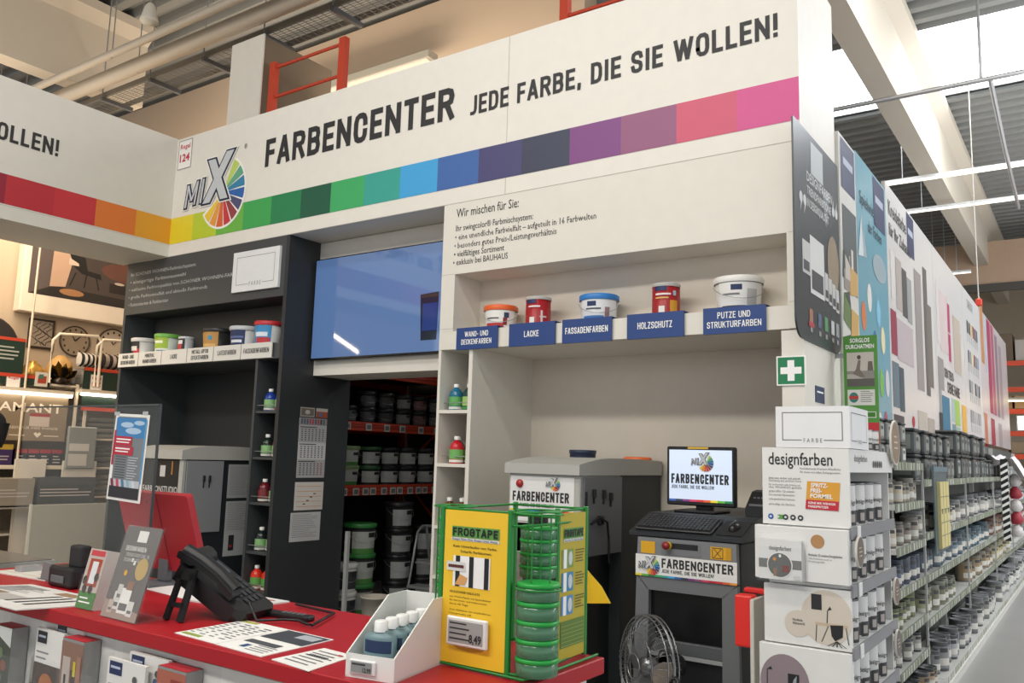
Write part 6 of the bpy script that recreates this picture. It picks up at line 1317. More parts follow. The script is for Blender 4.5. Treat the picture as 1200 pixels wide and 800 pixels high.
def put(kind, loc, c, lab, r_, h_, label, cat='paint tin'):
    me = tin_mesh(kind, c, lab, r_, h_)
    o = bpy.data.objects.new('paint_tin' if kind == 'tin' else 'paint_tub', me); C.objects.link(o); o.location = loc; o.rotation_euler = (0, 0, random.uniform(-0.25, 0.25) if kind == 'tin' else 0)
    return tag(o, label, cat)
LVN = {7: ['bottom', 'second', 'third', 'fourth', 'fifth', 'sixth', 'top'], 5: ['bottom', 'second', 'third', 'fourth', 'top']}
# per bay and shelf: kind, (body, label) colours, radius, height, colour word
ROWS = {
 'nearest': [('tin', '#44474a', '#8f7b64', .058, .15, 'dark'), ('tin', '#4a4d50', '#85847e', .058, .15, 'dark grey'), ('tin', '#6d725a', '#7d8458', .066, .17, 'olive green'), ('tin', '#4a525e', '#4a5464', .06, .17, 'navy'), ('tin', '#84827c', '#988f82', .06, .17, 'grey-beige'), ('tin', '#86847c', '#a89f8c', .06, .17, 'beige'), ('tub', '#777a77', '#a3a8a1', .075, .15, 'clear grey')],
 'second': [('tin', '#5c5f61', '#85878a', .075, .21, 'dark grey'), ('tin', '#7d7f76', '#84876a', .075, .19, 'grey-green'), ('tin', '#545e68', '#5c6c78', .075, .19, 'steel blue'), ('tin', '#7c7e80', '#a8a498', .08, .2, 'grey'), ('tub', '#4e5352', '#858a84', .105, .2, 'dark clear')],
 'third': [('tin', '#6a6c6e', '#94948f', .08, .22, 'grey'), ('tin', '#807c70', '#94805e', .08, .2, 'ochre'), ('tin', '#4a5c64', '#587078', .08, .2, 'teal'), ('tin', '#5e6063', '#9a9a95', .08, .22, 'slate'), ('tub', '#3c403f', '#7a7f7b', .11, .24, 'black')],
 'fourth': [('tin', '#87898b', '#b0b0ac', .085, .22, 'silver'), ('tin', '#9a9680', '#a89e6c', .085, .2, 'yellowish'), ('tin', '#7e665a', '#96765f', .085, .2, 'rust'), ('tin', '#77797c', '#a3a19d', .085, .22, 'grey'), ('tub', '#4a4d4e', '#858987', .11, .22, 'smoky')],
 'farthest': [('tin', '#a0a2a4', '#bcbcb8', .09, .23, 'silver'), ('tin', '#a8a8a5', '#c4c2be', .09, .22, 'pale grey'), ('tin', '#94969a', '#a4656a', .09, .22, 'red-labelled'), ('tin', '#a0a2a4', '#bcbcb8', .09, .23, 'light grey'), ('tub', '#858787', '#a8aaa8', .11, .2, 'pale')]}
def shade(h, k): return '#%02x%02x%02x' % tuple(max(0, min(255, int(int(h[i:i + 2], 16) * k))) for i in (1, 3, 5))
RV = random.Random(21)
for (y0, y1, nm, lv) in BAYS:
    for k, z in enumerate(lv):
        kind, c, lab, r_, h_, word = ROWS[nm][k]
        sp = r_ * 2.22; n = int((y1 - y0 - 0.12) / sp); top_ = k == len(lv) - 1
        if nm == 'farthest': n = min(n, 16)
        for j in range(n):
            y = y0 + 0.07 + r_ + j * sp
            x = (FX + 0.10 - r_ - 0.02 if k == 0 else FX - r_ - 0.02 if not top_ else FX - r_ - 0.06) - RV.choice([0, 0, 0.015, 0.03])
            pos = ORD[j] if j < 20 else 'last'
            if RV.random() < 0.08 and not top_: continue
            v_ = RV.choice([0, 1, 2, 3]); c2 = shade(c, (1.0, 0.86, 1.12, 0.95)[v_]); l2 = shade(lab, (1.0, 1.2, 0.82, 0.92)[v_]); q_ = (1.0, 0.88, 1.0, 0.8)[v_] if not top_ else 1.0
            put(kind, (x, y, z + 0.0005), c2, l2, r_ * (q_ ** 0.5), h_ * q_, '%s paint %s, %s along the %s shelf of the %s aisle bay' % (word, 'tub' if kind == 'tub' else 'tin', pos, LVN[len(lv)][k], nm))
            if (top_ and nm in ('nearest', 'second', 'third') and (j % 5 != 3)) or (kind == 'tin' and nm == 'nearest' and False):
                put(kind, (x, y, z + 0.001 + h_), c, lab, r_, h_, '%s tub stacked on the %s tub, top shelf of the %s aisle bay' % (word, pos, nm))
# clip strips and odd things hanging along the aisle
t = thing('clip_display', 'tall clear rack of yellowish pattern sheets on the front of the second aisle bay', 'display', (-1.02, 7.65, 0.7))
mb = MB().box(-1.085, -1.075, 7.38, 8.05, 0.95, 1.60, M('#6f8288', 0.3, alpha=0.6)); mb.build('backing', t)
for k in range(3):
    y = 7.50 + k * 0.16
    mb = MB().box(-1.075, -1.05, y, y + 0.14, 0.98, 1.50, M('#c9bd84', 0.6)); p_ = mb.build('sheet_pack', t)
    g = side(-1.05, y, 0.98); mb = MB()
    for q in range(5): mb.rect(g, 0, 0.1 * q, 0.14, 0.1 * q + 0.006, M('#5c6a60', 0.6), 0.001)
    mb.rect(g, 0.05, 0.27, 0.09, 0.31, M('#3a4038', 0.6), 0.001); mb.build('print', p_)
MB().box(-1.09, -1.07, 7.36, 8.07, 1.58, 1.62, M('#5f7a86', 0.4)).build('header', t)
t = thing('striped_post', 'black and white diagonally striped post near the far end of the aisle shelves', 'post', (-0.98, 12.3, 0.7))
mb = MB().box(-1.03, -0.95, 12.26, 12.34, 0.75, 1.75, BLACK); mb.build('post', t)
mb = MB()
for g in (side(-0.95, 12.26, 0.75), front(-1.03, 12.26, 0.75)):
    for q in range(12): mb.poly(g, [(0, 0.08 * q), (0.08, 0.08 * q + 0.05), (0.08, 0.08 * q + 0.085), (0, 0.08 * q + 0.035)], TXTW, 0.001)
mb.build('stripes', t)
MB().box(-1.10, -1.03, 12.29, 12.31, 1.2, 1.24, STEEL).build('bracket', t)
t = thing('hanging_pack', 'red and white packs hanging in a strip at the far end of the aisle', 'pack', (-0.98, 13.6, 0.9))
for q in range(5): MB().lathe((-0.98, 13.6, 0.72 + q * 0.17), [(0.05, 0), (0.09, 0.05), (0.06, 0.13), (0.02, 0.165)], M('#a83440' if q % 2 else '#d8d4d2', 0.5), 10).build('pack', t)
t = thing('sale_bin', 'pale cloth-like bundle on the far aisle shelf above the red and white packs', 'bundle', (-1.05, 13.2, 1.52))
mb = MB(); n = 9
for i in range(n):
    for j in range(n): pass
vs = [(-1.30 + 0.5 * i / 8, 12.7 + 1.3 * j / 8, 1.74 + 0.05 * math.sin(i * 1.3 + j) + 0.04 * math.cos(j * 1.7) - 0.22 * max(0, i - 5) / 3) for i in range(9) for j in range(9)]
fs = [[i * 9 + j, i * 9 + j + 1, (i + 1) * 9 + j + 1, (i + 1) * 9 + j] for i in range(8) for j in range(8)]
mb.add(vs, fs, M('#d8d2d2', 0.7), True); mb.build('cloth', t)
# ================================================================== STORAGE BEHIND THE OPENING
def rack_frame(t, x0, x1, y, h):
    for x in (x0, x1):
        mb = MB().box(x - 0.045, x + 0.045, y - 0.035, y + 0.035, 0, h, ORANGE)
        mb.box(x - 0.06, x + 0.06, y - 0.06, y + 0.06, 0, 0.01, ORANGE); mb.build('upright', t)
    z = 0.35; flip = False
    while z < h - 0.2:
        MB().tube([(x0, y, z), (x1, y, z)], 0.018, ORANGE, 5).build('brace', t)
        if z + 1.0 < h - 0.5: MB().tube([(x0 if flip else x1, y, z), (x1 if flip else x0, y, z + 1.0)], 0.018, ORANGE, 5).build('diagonal_brace', t)
        flip = not flip; z += 1.0
    MB().tube([(x0, y, h - 0.06), (x1, y, h - 0.06)], 0.02, ORANGE, 5).build('brace', t)
    MB().tube([(x0, y, h - 0.42), (x1, y, h - 0.42)], 0.02, ORANGE, 5).build('brace', t)
t = thing('storage_rack', 'orange storage rack seen through the opening below the television', 'rack', (-7.0, 7.2, 0))
RX0, RX1 = -7.60, -6.47
rack_frame(t, RX0, RX1, 6.0, 6.03); rack_frame(t, RX0, RX1, 8.45, 6.03)
PT = M('#c6c8c4', 0.5)
for z0, z1, n in ((1.155, 1.265, 11), (1.835, 1.93, 6), (2.42, 2.53, 0), (3.6, 3.72, 0), (4.8, 4.92, 0)):
    for x in (RX0, RX1):
        mb = MB().box(x - 0.025, x + 0.025, 6.035, 8.415, z0, z1, ORANGE, 0.004)
        if x == RX1: mb.box(x + 0.025, x + 0.031, 6.035, 8.415, z0 + 0.03, z0 + 0.045, M('#8e2f1f', 0.5)); mb.box(x + 0.025, x + 0.031, 6.035, 8.415, z1 - 0.035, z1 - 0.025, M('#8e2f1f', 0.5))
        mb.build('beam', t)
    MB().box(RX0 + 0.025, RX1 - 0.025, 6.0, 8.45, z1 - 0.03, z1 - 0.001, M('#3a3632', 0.7)).build('deck', t)  # the upper decks are added to block light from above
    for k in range(n):
        y = 6.32 + k * (1.42 / max(n - 1, 1)) + (0.03 if k % 3 else 0)
        tg = MB().box(RX1 + 0.031, RX1 + 0.038, y - 0.045, y + 0.045, z0 + 0.005, z0 + 0.08, PT, 0.002).build('price_tag', t)
        MB().rect(side(RX1 + 0.038, 0, 0), y - 0.03, z0 + 0.018, y + 0.03, z0 + 0.066, M('#6f716f', 0.5), 0.001).build('display', tg)
MB().box(RX0 - 0.06, RX0 - 0.03, 6.0, 8.45, 0, 2.5, M('#1d1c1b', 0.8)).build('back_panel', t)  # added dark sheet standing for the shade behind the rack
t = thing('storage_rack', 'orange rack upright rising behind the middle of the long fascia', 'rack', (-3.2, 6.4, 0))
rack_frame(t, -3.93, -2.8, 6.4, 6.15); rack_frame(t, -3.93, -2.8, 8.4, 6.15)
for x in (-3.93, -2.8):
    for z in (3.9, 5.2): MB().box(x - 0.025, x + 0.025, 6.435, 8.365, z, z + 0.12, ORANGE, 0.004).build('beam', t)
for z in (3.99, 5.29): MB().box(-3.9, -2.83, 6.4, 8.4, z, z + 0.03, M('#3a3632', 0.7)).build('deck', t)
BKT = '#232526'
def bucket(x, y, z, r_, h_, body, lid, lab, label, grn=False, sq=False, grp=None):
    cols = [(0.12, 0.82, -0.9, 0.8, lab), (0.6, 0.78, 0.1, 0.7, '#26282c')]
    if grn: cols.append((0.0, 0.2, -0.9, 0.8, '#4f8a44'))
    return tub((x, y, z), r_, h_, body, lid, cols, label, grp, True, -18, 0.03, 0.9)
Zb = 1.2655
seq = [(6.24, '#c4c8c0', '#4a8a44', 'small white tub with a green lid'), (6.53, '#c4cabc', '#7f9a6a', 'large white and green tub'), (6.86, BKT, '#2f5a34', 'black tub with a dark green lid'), (7.16, BKT, '#202224', 'black tub with a pale label'), (7.46, BKT, '#202224', 'second black tub with a pale label'), (7.78, BKT, '#202224', 'farthest black tub'), (8.1, BKT, '#202224', 'last black tub')]
for k, (y, b_, l_, n_) in enumerate(seq):
    for j in range(2):
        bucket(-6.64, y, Zb + j * 0.205, 0.135 if k else 0.11, 0.204, b_, l_, '#b9bdb8', '%s on the middle rack shelf, %s' % (n_, 'upper of two' if j else 'lower of two'), k in (0, 1))
Zb = 1.9305
for k in range(7):
    y = 6.22 + k * 0.29
    for j in range(2 if k not in (0, 1) else 1):
        bucket(-6.66, y, Zb + j * 0.175, 0.115, 0.174, '#1d1f20', '#17191a', ['#5a4a4a', '#6a6c6c', '#54565a', '#4a4444', '#8a8c8c', '#7a5a58', '#6a6a6a'][k], '%s dark tub along the upper rack shelf, %s layer' % (ORD[k], 'upper' if j else 'lower'))
for j in range(3): bucket(-6.28, 6.42, 0.0 + j * 0.298, 0.165, 0.297, BKT, '#2f7a3a', '#aeb4ae', '%s black bucket with green lid in the floor stack below the rack' % ['lowest', 'middle', 'topmost'][j], True)
for j in range(4): bucket(-6.28, 7.0, 0.0 + j * 0.272, 0.15, 0.271, BKT, '#1c1e20', '#a4a8a8', '%s black tub from the floor in the tall plain stack right of the green lids' % ORD[j])
for j in range(3): bucket(-6.28, 7.42, 0.0 + j * 0.272, 0.15, 0.271, BKT, '#1c1e20', '#9a9e9e', '%s black tub from the floor in the stack behind the step stool' % ORD[j])
for j in range(2): bucket(-6.12, 6.08, 0.26 + j * 0.26 if False else j * 0.27, 0.12, 0.268, '#c9ccca', '#d4d6d2', '#3c4044', '%s white bucket behind the charcoal cabinet edge' % ['lower', 'upper'][j])
t = thing('mixing_bucket', 'open pale bucket standing on the storage floor beside the charcoal cabinet', 'bucket', (-5.72, 6.1, 0))
MB().lathe((-5.72, 6.1, 0), [(0.11, 0), (0.135, 0.25), (0.145, 0.25), (0.145, 0.265), (0.128, 0.265), (0.105, 0.01), (0, 0.01)], M('#b4aca0', 0.5), 22, cap=False).build('body', t)
MB().tube([(-5.72 + 0.145 * math.cos(a), 6.1 - 0.02 - 0.1 * math.sin(a), 0.245 - 0.10 * math.sin(a)) for a in [math.pi * k / 8 for k in range(9)]], 0.003, STEEL, 5).build('wire_handle', t)
t = thing('step_stool', 'grey tubular step stool in the storage area', 'step stool', (-5.7, 7.0, 0))
LG = M('#8b8d8e', 0.4, 0.4)
for x in (-5.9, -5.5):
    MB().tube([(x, 6.72, 0.015), (x, 6.82, 0.5), (x, 6.88, 0.80), (x, 6.95, 0.86), (x, 7.05, 0.86)], 0.014, LG, 6).build('front_leg', t)
    MB().tube([(x, 7.25, 0.015), (x, 7.1, 0.45), (x, 7.02, 0.86)], 0.014, LG, 6).build('rear_leg', t)
MB().tube([(-5.9, 7.0, 0.86), (-5.7, 7.0, 0.87), (-5.5, 7.0, 0.86)], 0.014, LG, 6).build('handle_bar', t)
for z, y in ((0.25, 6.80), (0.48, 6.92)):
    mb = MB().box(-5.9, -5.5, y - 0.06, y + 0.12, z, z + 0.03, M('#77797a', 0.5), 0.005); mb.build('tread', t)
solo(MB().box(-5.935, -5.90, 5.87, 5.91, 0.0, 0.86, M('#a9aba9', 0.5), 0.003), 'white_bar', 'pale upright bar against the back edge of the charcoal cabinet', 'bar', (-5.92, 5.89, 0))
t = thing('sign_box', 'tall white sign box with a brown side rising behind the fascia near the orange rack', 'sign', (-8.0, 6.4, 0))
MB().box(-8.28, -7.71, 5.92, 6.97, 0, 6.36, M('#7d6f5c', 0.7)).build('box', t); MB().box(-8.28, -7.70, 5.90, 5.92, 0, 6.38, WHITE).build('front_panel', t)

# ================================================================== DECOR DEPARTMENT AT LEFT
gx = -11.6
t = thing('picture_lightbox', 'large framed picture of a dark room with an armchair high on the left wall', 'picture', (-12.1, 6.5, 3.41))
MB().box(-12.2, -12.02, 5.53, 8.2, 3.40, 4.5, M('#eadfcd', 0.5), 0.01).build('frame', t)
g = side(-12.02, 5.62, 3.66)
mb = MB().rect(g, 0, 0, 2.5, 0.78, M('#4a413d', 0.6), 0.001)
mb.poly(g, [(0.0, 0), (0.34, 0.16), (0.34, 0.78), (0, 0.78)], M('#5c5250', 0.6), 0.0014); mb.poly(g, [(0.0, 0), (2.5, 0), (2.5, 0.10), (0.34, 0.16)], M('#2c2826', 0.6), 0.0016)
mb.poly(g, [(0.28, 0.14), (0.50, 0.17), (0.62, 0.78), (0.30, 0.78)], M('#c9a890', 0.6), 0.0018)
mb.poly(g, [(0.52, 0.66), (0.75, 0.64), (0.80, 0.46), (1.0, 0.44), (1.02, 0.36), (0.72, 0.40), (0.6, 0.48)], M('#1d1b1c', 0.6), 0.002)
for a0, a1 in ((0.62, 0.55), (0.78, 0.76), (0.92, 0.98)): mb.poly(g, [(a0, 0.4), (a0 + 0.02, 0.4), (a1 + 0.02, 0.2), (a1, 0.2)], M('#1d1b1c', 0.6), 0.0021)
mb.poly(g, [(0.52, 0.6), (0.66, 0.54), (0.67, 0.5), (0.52, 0.5)], M('#d8c4b0', 0.6), 0.0022)
mb.disc(g, 0.6, 0.1, 0.18, 0.05, M('#a87a52', 0.6), 0.0022, 14); mb.disc(g, 1.4, 0.52, 0.4, 0.14, M('#6a4438', 0.6), 0.0019, 14); mb.rect(g, 1.15, 0.2, 1.4, 0.34, M('#2a2424', 0.6), 0.0022); mb.disc(g, 1.3, 0.35, 0.08, 0.02, M('#c8b8a8', 0.6), 0.0023, 12)
mb.build('print', t)
# shelving with green cross bands and lamps
t = thing('decor_shelf', 'decor shelving at left with a lit brand panel and dark green red-edged bands', 'shelf unit', (-11.9, 5.6, 0))
DG = M('#20362e', 0.5); DR = M('#c0452f', 0.5); CW = M('#d8cdbb', 0.55)
MB().box(-12.22, -12.18, 3.5, 8.3, 0, 2.45, M('#9a8c7a', 0.7)).build('back_panel', t)
for z in (0.45, 0.82, 1.32, 2.41): MB().box(-12.18, gx, 3.5, 6.2, z - 0.025, z, CW).build('shelf', t)
for z in (0.45, 0.9, 1.3, 1.7, 2.41): MB().box(-12.18, gx, 6.35, 8.3, z - 0.025, z, CW).build('shelf', t)
for y in (3.5, 5.05, 6.2, 6.34, 7.2): MB().box(gx - 0.03, gx, y, y + 0.035, 0, 2.43, CW).build('upright', t)
for y0, y1, z0, z1 in ((3.8, 5.82, 2.36, 2.50), (6.28, 7.6, 2.08, 2.68)):
    b = MB().box(gx, gx + 0.02, y0, y1, z0, z1, DG).build('band', t); MB().box(gx + 0.02, gx + 0.026, y0, y1, z1 - 0.045, z1, DR).build('red_edge', b)
    if z0 < 2.2: MB().box(gx + 0.02, gx + 0.026, y0, y1, z0, z0 + 0.05, DR).build('red_edge', b)
mb = MB(); plate(mb, side(gx + 0.02, 0, 0), 6.37, 2.36, 0.18, 0.23, 'Regal', '117'); mb.build('shelf_number_plate', t)
mb = MB(); plate(mb, side(gx + 0.02, 0, 0), 5.26, 2.31, 0.18, 0.17, 'Regal', ''); mb.build('shelf_number_plate', t)
WARM = M('#fff0d8', 0.5, emit=6.0, grain=0)
for y0, y1, z in ((4.2, 6.12, 2.27), (6.22, 7.6, 2.32)):
    l_ = MB().box(gx + 0.03, gx + 0.10, y0, y1, z, z + 0.05, CW).build('lamp_housing', t); MB().box(gx + 0.035, gx + 0.105, y0 + 0.02, y1 - 0.02, z - 0.035, z + 0.0, WARM).build('lamp_tube', l_)
p_ = MB().box(gx, gx + 0.03, 4.0, 6.09, 1.64, 2.25, M('#8d7d68', 0.4)).build('brand_panel', t)
g = side(gx + 0.03, 0, 0)
mb = MB().text(g, 'FLAMANT', 6.02, 2.015, 0.115, M('#f4e8d6', 0.5), w=1.02, al='r', off=0.003, bold=0.015); mb.build('lettering', p_)
mb = MB().text(g, 'DIE SCHÖNSTEN FARBEN FÜR IHRE WÄNDE', 5.98, 1.79, 0.035, M('#e6d8c4', 0.5), w=1.15, al='r', off=0.003); mb.build('text_line', p_)
mb = MB().rect(g, 5.60, 1.83, 5.86, 2.0, M('#cfc0b4', 0.5), 0.002); mb.rect(g, 5.60, 1.96, 5.86, 2.0, M('#a03a3a', 0.5), 0.003); mb.build('sticker', p_)
mb = MB()
for y in (5.28, 5.72): mb.poly(g, [(y, 1.68), (y + 0.05, 1.73), (y + 0.025, 1.755), (y, 1.735), (y - 0.025, 1.755), (y - 0.05, 1.73)], M('#f0e4d4', 0.5), 0.002); mb.rect(g, y + 0.08, 1.70, y + 0.28, 1.715, M('#d8c8b4', 0.5), 0.002)
mb.build('icon_row', p_)
MB().box(gx, gx + 0.02, 3.8, 6.1, 1.27, 1.31, CW).build('shelf_edge', t)
for y0 in (5.80, 6.42):
    MB().tube([(gx + 0.03, y0, 2.42), (gx + 0.03, y0, 3.0), (gx + 0.03, y0 + 0.08, 3.09), (gx + 0.03, y0 + 0.62, 3.13), (gx + 0.03, y0 + 0.68, 3.05), (gx + 0.03, y0 + 0.68, 2.42)], 0.02, M('#e6dcc8', 0.5), 8).build('guard_frame', t)
MB().tube([(gx + 0.05, 5.49, 0.9), (gx + 0.05, 5.49, 3.0), (gx + 0.05, 5.5, 4.5)], 0.015, M('#d8cdb8', 0.5), 6).build('rod', t)
# things on it
def pic(y0, y1, z0, z1, lab):
    t = thing('wall_picture', lab, 'picture', (-12.2, y0, z0))
    MB().box(-12.25, -12.21, y0, y1, z0, z1, M('#2c2622', 0.5), 0.004).build('frame', t)
    g = side(-12.21, y0, z0); mb = MB().rect(g, 0.03, 0.03, y1 - y0 - 0.03, z1 - z0 - 0.03, M('#94887a', 0.6), 0.001)
    for k in range(5):
        a = 0.1 + 0.06 * k; mb.tube([tuple(g.p(0.08 + 0.05 * k + 0.05 * math.sin(q * 1.5 + k), 0.05 + q * 0.04, 0.003)) for q in range(9)], 0.005, M('#4a423a', 0.6), 4)
    mb.build('print', t)
pic(5.78, 6.13, 2.93, 3.35, 'dark-framed picture with line drawing on the beige wall under the lightbox')
def clock(y, z, r_, face, lab):
    t = thing('wall_clock', lab, 'clock', (-12.2, y, z))
    MB().lathe((-12.245, y, z), [(r_, 0.0), (r_ * 1.02, 0.03), (r_ * 0.95, 0.04), (r_ * 0.92, 0.02)], M('#4a3f36', 0.5), 28, axis='x').build('rim', t)
    g = side(-12.222, y, z); mb = MB().disc(g, 0, 0, r_ * 0.93, r_ * 0.93, M(face, 0.6), 0.001, 28)
    for k in range(12): a = k * math.pi / 6; mb.disc(g, r_ * 0.75 * math.sin(a), r_ * 0.75 * math.cos(a), r_ * 0.07, r_ * 0.09, M('#3a302a', 0.6), 0.003, 8)
    mb.build('dial', t)
    mb = MB().tube([tuple(g.p(-0.05, 0.08, 0.008)), tuple(g.p(0, 0, 0.008))], 0.008, BLACK, 4); mb.tube([tuple(g.p(0.09, 0.1, 0.01)), tuple(g.p(0, 0, 0.01))], 0.006, BLACK, 4); mb.build('hands', t)
clock(6.44, 3.10, 0.22, '#9a8a74', 'beige wall clock on the left wall above the cushions')
clock(7.02, 3.12, 0.24, '#c9bba6', 'pale wall clock partly behind the charcoal cabinet edge')
t = thing('round_board', 'dark green board with red edge before a black rounded shape at the left edge', 'board', (-11.7, 5.2, 2.45))
MB().lathe((-11.95, 5.12, 2.85), [(0.40, -0.04), (0.42, -0.02), (0.42, 0.02), (0.40, 0.04)], M('#2a2726', 0.6), 28, axis='x').build('round_backing', t)
MB().box(-11.66, -11.63, 5.12, 5.48, 2.505, 2.97, DG).build('board', t); MB().box(-11.63, -11.625, 5.12, 5.48, 2.93, 2.97, DR).build('red_edge', t)
mb = MB().lines(side(-11.63, 0, 0), 5.16, 2.85, 5.42, 4, 0.05, 0.02, M('#a8aca4', 0.6), 0.002); mb.build('text_line', t)
GOLD = M('#c79a4c', 0.3, 0.6); GLB = M('#8a6420', 0.25, 0.8)
solo(MB().lathe((-11.75, 5.66, 2.411), [(0.05, 0), (0.10, 0.02), (0.15, 0.10), (0.15, 0.17), (0.09, 0.24), (0.04, 0.27), (0.05, 0.29), (0.0, 0.28)], GOLD, 20), 'vase', 'round golden vase at the left on top of the decor shelf', 'vase', (-11.75, 5.66, 2.411))
solo(MB().lathe((-11.9, 6.1, 2.411), [(0.06, 0), (0.16, 0.05), (0.19, 0.20), (0.14, 0.33), (0.05, 0.42), (0.0, 0.42)], M('#c9a062', 0.45), 20), 'vase', 'tall pale gold vase behind the dark gold foil bow on the decor shelf', 'vase', (-11.9, 6.1, 2.411))
mb = MB(); r = random.Random(4)
for k in range(16):
    a = r.uniform(0, 6.28); l = r.uniform(0.10, 0.19); u = Vector((0, math.cos(a), abs(math.sin(a)))); c0 = Vector((-11.68, 6.0, 2.46)); s0 = Vector((r.uniform(-.06, .06), -u.z, u.y)) * 0.045
    mb.add([c0 + s0 * 0.3, c0 - s0 * 0.3, c0 + u * l - s0 + Vector((0.05, 0, 0.03)), c0 + u * l * 1.3 + Vector((0.06, 0, 0.06)), c0 + u * l + s0], [[0, 1, 2, 3, 4]], GLB if k % 2 else M('#1a1612', 0.2, 0.6))
mb.lathe((-11.68, 6.0, 2.411), [(0.12, 0), (0.14, 0.05), (0.06, 0.10)], M('#2a2018', 0.3, 0.5), 12)
solo(mb, 'gift_bow', 'crumpled black and gold foil bow on the decor shelf', 'decoration', (-11.68, 6.0, 2.411))
def cushion(y, z, c1, c2, lab, sx=0.24, sz=0.10, rz=0):
    vs = []; fs = []; n = 10; mb = MB()
    cs = (M(c1, 0.8), M(c2, 0.8))
    def pnt(a, b, s): return Vector((s * 0.13 * (1 - a * a) ** 0.5 * (1 - b * b) ** 0.5 if abs(a) < 1 and abs(b) < 1 else 0, a * sx, b * sz))
    for s in (-1, 1):
        for i in range(n):
            for j in range(6):
                a0, a1 = -1 + 2 * i / n, -1 + 2 * (i + 1) / n; b0, b1 = -1 + 2 * j / 6, -1 + 2 * (j + 1) / 6
                q = [pnt(a0, b0, s), pnt(a1, b0, s), pnt(a1, b1, s), pnt(a0, b1, s)]
                mb.add([v + Vector((-11.78, y, z + sz)) for v in q], [[0, 1, 2, 3]], cs[i % 2], True)
    solo(mb, 'cushion', lab, 'cushion', (-11.78, y, z))
cushion(6.42, 2.70, '#d8d2c8', '#1f1c1c', 'black and white striped cushion at left of the two in the wire guard', 0.16, 0.10)
cushion(6.82, 2.70, '#2a2424', '#b8aa9c', 'dark striped cushion right of the black and white one', 0.22, 0.11)
cushion(6.5, 2.411, '#8d8880', '#77726c', 'grey folded bag lying under the striped cushions', 0.34, 0.13)
t = thing('postcard_box', 'small white box with a red and green picture between vase and wire guard', 'box', (-11.6, 5.72, 2.42))
MB().box(-11.58, -11.56, 5.62, 5.78, 2.36, 2.55, M('#d6cfc4', 0.6)).build('card', t); mb = MB().rect(side(-11.56, 0, 0), 5.65, 2.40, 5.76, 2.50, M('#a8442f', 0.6), 0.001); mb.rect(side(-11.56, 0, 0), 5.66, 2.46, 5.72, 2.52, M('#3f7a6a', 0.6), 0.002); mb.build('print', t)
# packs, boxes, boards in the lower shelves
def pack(y0, y1, z0, z1, c, band, lab, name='product_box', cat='box', x0=-11.85, x1=-11.63):
    t = thing(name, lab, cat, (x0, y0, z0))
    MB().box(x0, x1, y0, y1, z0 + 0.0005, z1, M(c, 0.6), 0.006).build('box', t)
    mb = MB().rect(side(x1, 0, 0), y0, z1 - (z1 - z0) * 0.25, y1, z1, M(band, 0.6), 0.001); mb.lines(side(x1, 0, 0), y0 + 0.02, z0 + (z1 - z0) * 0.6, y1 - 0.02, 3, 0.04, 0.015, M('#b8b0ac', 0.6), 0.002); mb.build('print', t)
pack(4.95, 5.45, 1.32, 1.585, '#3c2a5a', '#b89a3a', 'purple box with a yellow top at the left end below the lit brand panel', x1=-11.60)
for k in range(4): pack(5.50 + k * 0.155, 5.645 + k * 0.155, 1.32, 1.53, '#2f2d3a', '#a83a44', '%s dark pack with red top from the left below the lit brand panel' % ORD[k])
for y0, y1, z0, z1, lab in ((5.46, 5.86, 0.90, 1.40, 'left pale upright board in front of the decor shelf'), (6.08, 6.55, 0.82, 1.385, 'right pale upright board in front of the decor shelf')):
    t = thing('upright_board', lab, 'board', (-11.5, y0, z0)); MB().box(-11.56, -11.53, y0, y1, z0, z1, M('#d2cdc2', 0.6), 0.004).build('board', t); MB().box(-11.59, -11.56, y0 + 0.05, y1 - 0.05, 0.0, z1 - 0.1, CW).build('support', t)
pack(4.9, 5.62, 0.82, 1.16, '#8d867a', '#8d867a', 'large grey-brown box at the left edge beside the pale boards', x0=-11.8, x1=-11.3)
pack(5.70, 6.46, 0.80, 1.17, '#3d3f40', '#45484a', 'large charcoal box between the two pale upright boards', x0=-11.9, x1=-11.35)
MB().box(-12.1, -11.35, 5.0, 6.7, 0.78, 0.80, CW).build('shelf', bpy.data.objects['decor_shelf'])
for k, (z, c, lab) in enumerate(((1.7005, '#6b675f', 'topmost grey folded textile pile right of the brand panel'), (1.3005, '#5c584f', 'middle dark folded textile pile right of the brand panel'), (0.9005, '#6e6a58', 'lower olive folded textile pile right of the brand panel'), (0.4505, '#5a5650', 'lowest grey folded textile pile right of the brand panel'))):
    mb = MB()
    for q in range(4): mb.box(-12.0 + 0.02 * q, -11.65 + 0.01 * (q % 2), 6.42 + 0.02 * (q % 2), 7.15 - 0.03 * q, z + q * 0.075, z + (q + 1) * 0.075 - 0.004, M(c, 0.9, grain=0.2, scale=14), 0.03, 2)
    solo(mb, 'textile_pile', lab, 'textiles', (-11.8, 6.8, z))
t = thing('hanging_bag', 'pale clear bag pack hanging left of the textile piles', 'bag', (-11.5, 6.3, 1.3))
MB().box(-11.55, -11.50, 6.10, 6.50, 1.28, 1.85, M('#8f938f', 0.3, alpha=0.85), 0.012).build('pack', t); MB().rect(side(-11.50, 0, 0), 6.12, 1.52, 6.40, 1.62, M('#c9c7c0', 0.6), 0.002).build('label_strip', t); MB().rect(side(-11.50, 0, 0), 6.12, 1.32, 6.38, 1.48, M('#c2c0ba', 0.6), 0.002).build('label_strip', t)
t = thing('partition_screen', 'large pale grey screen panel standing in front of the decor shelves', 'screen', (-11.2, 6.2, 0))
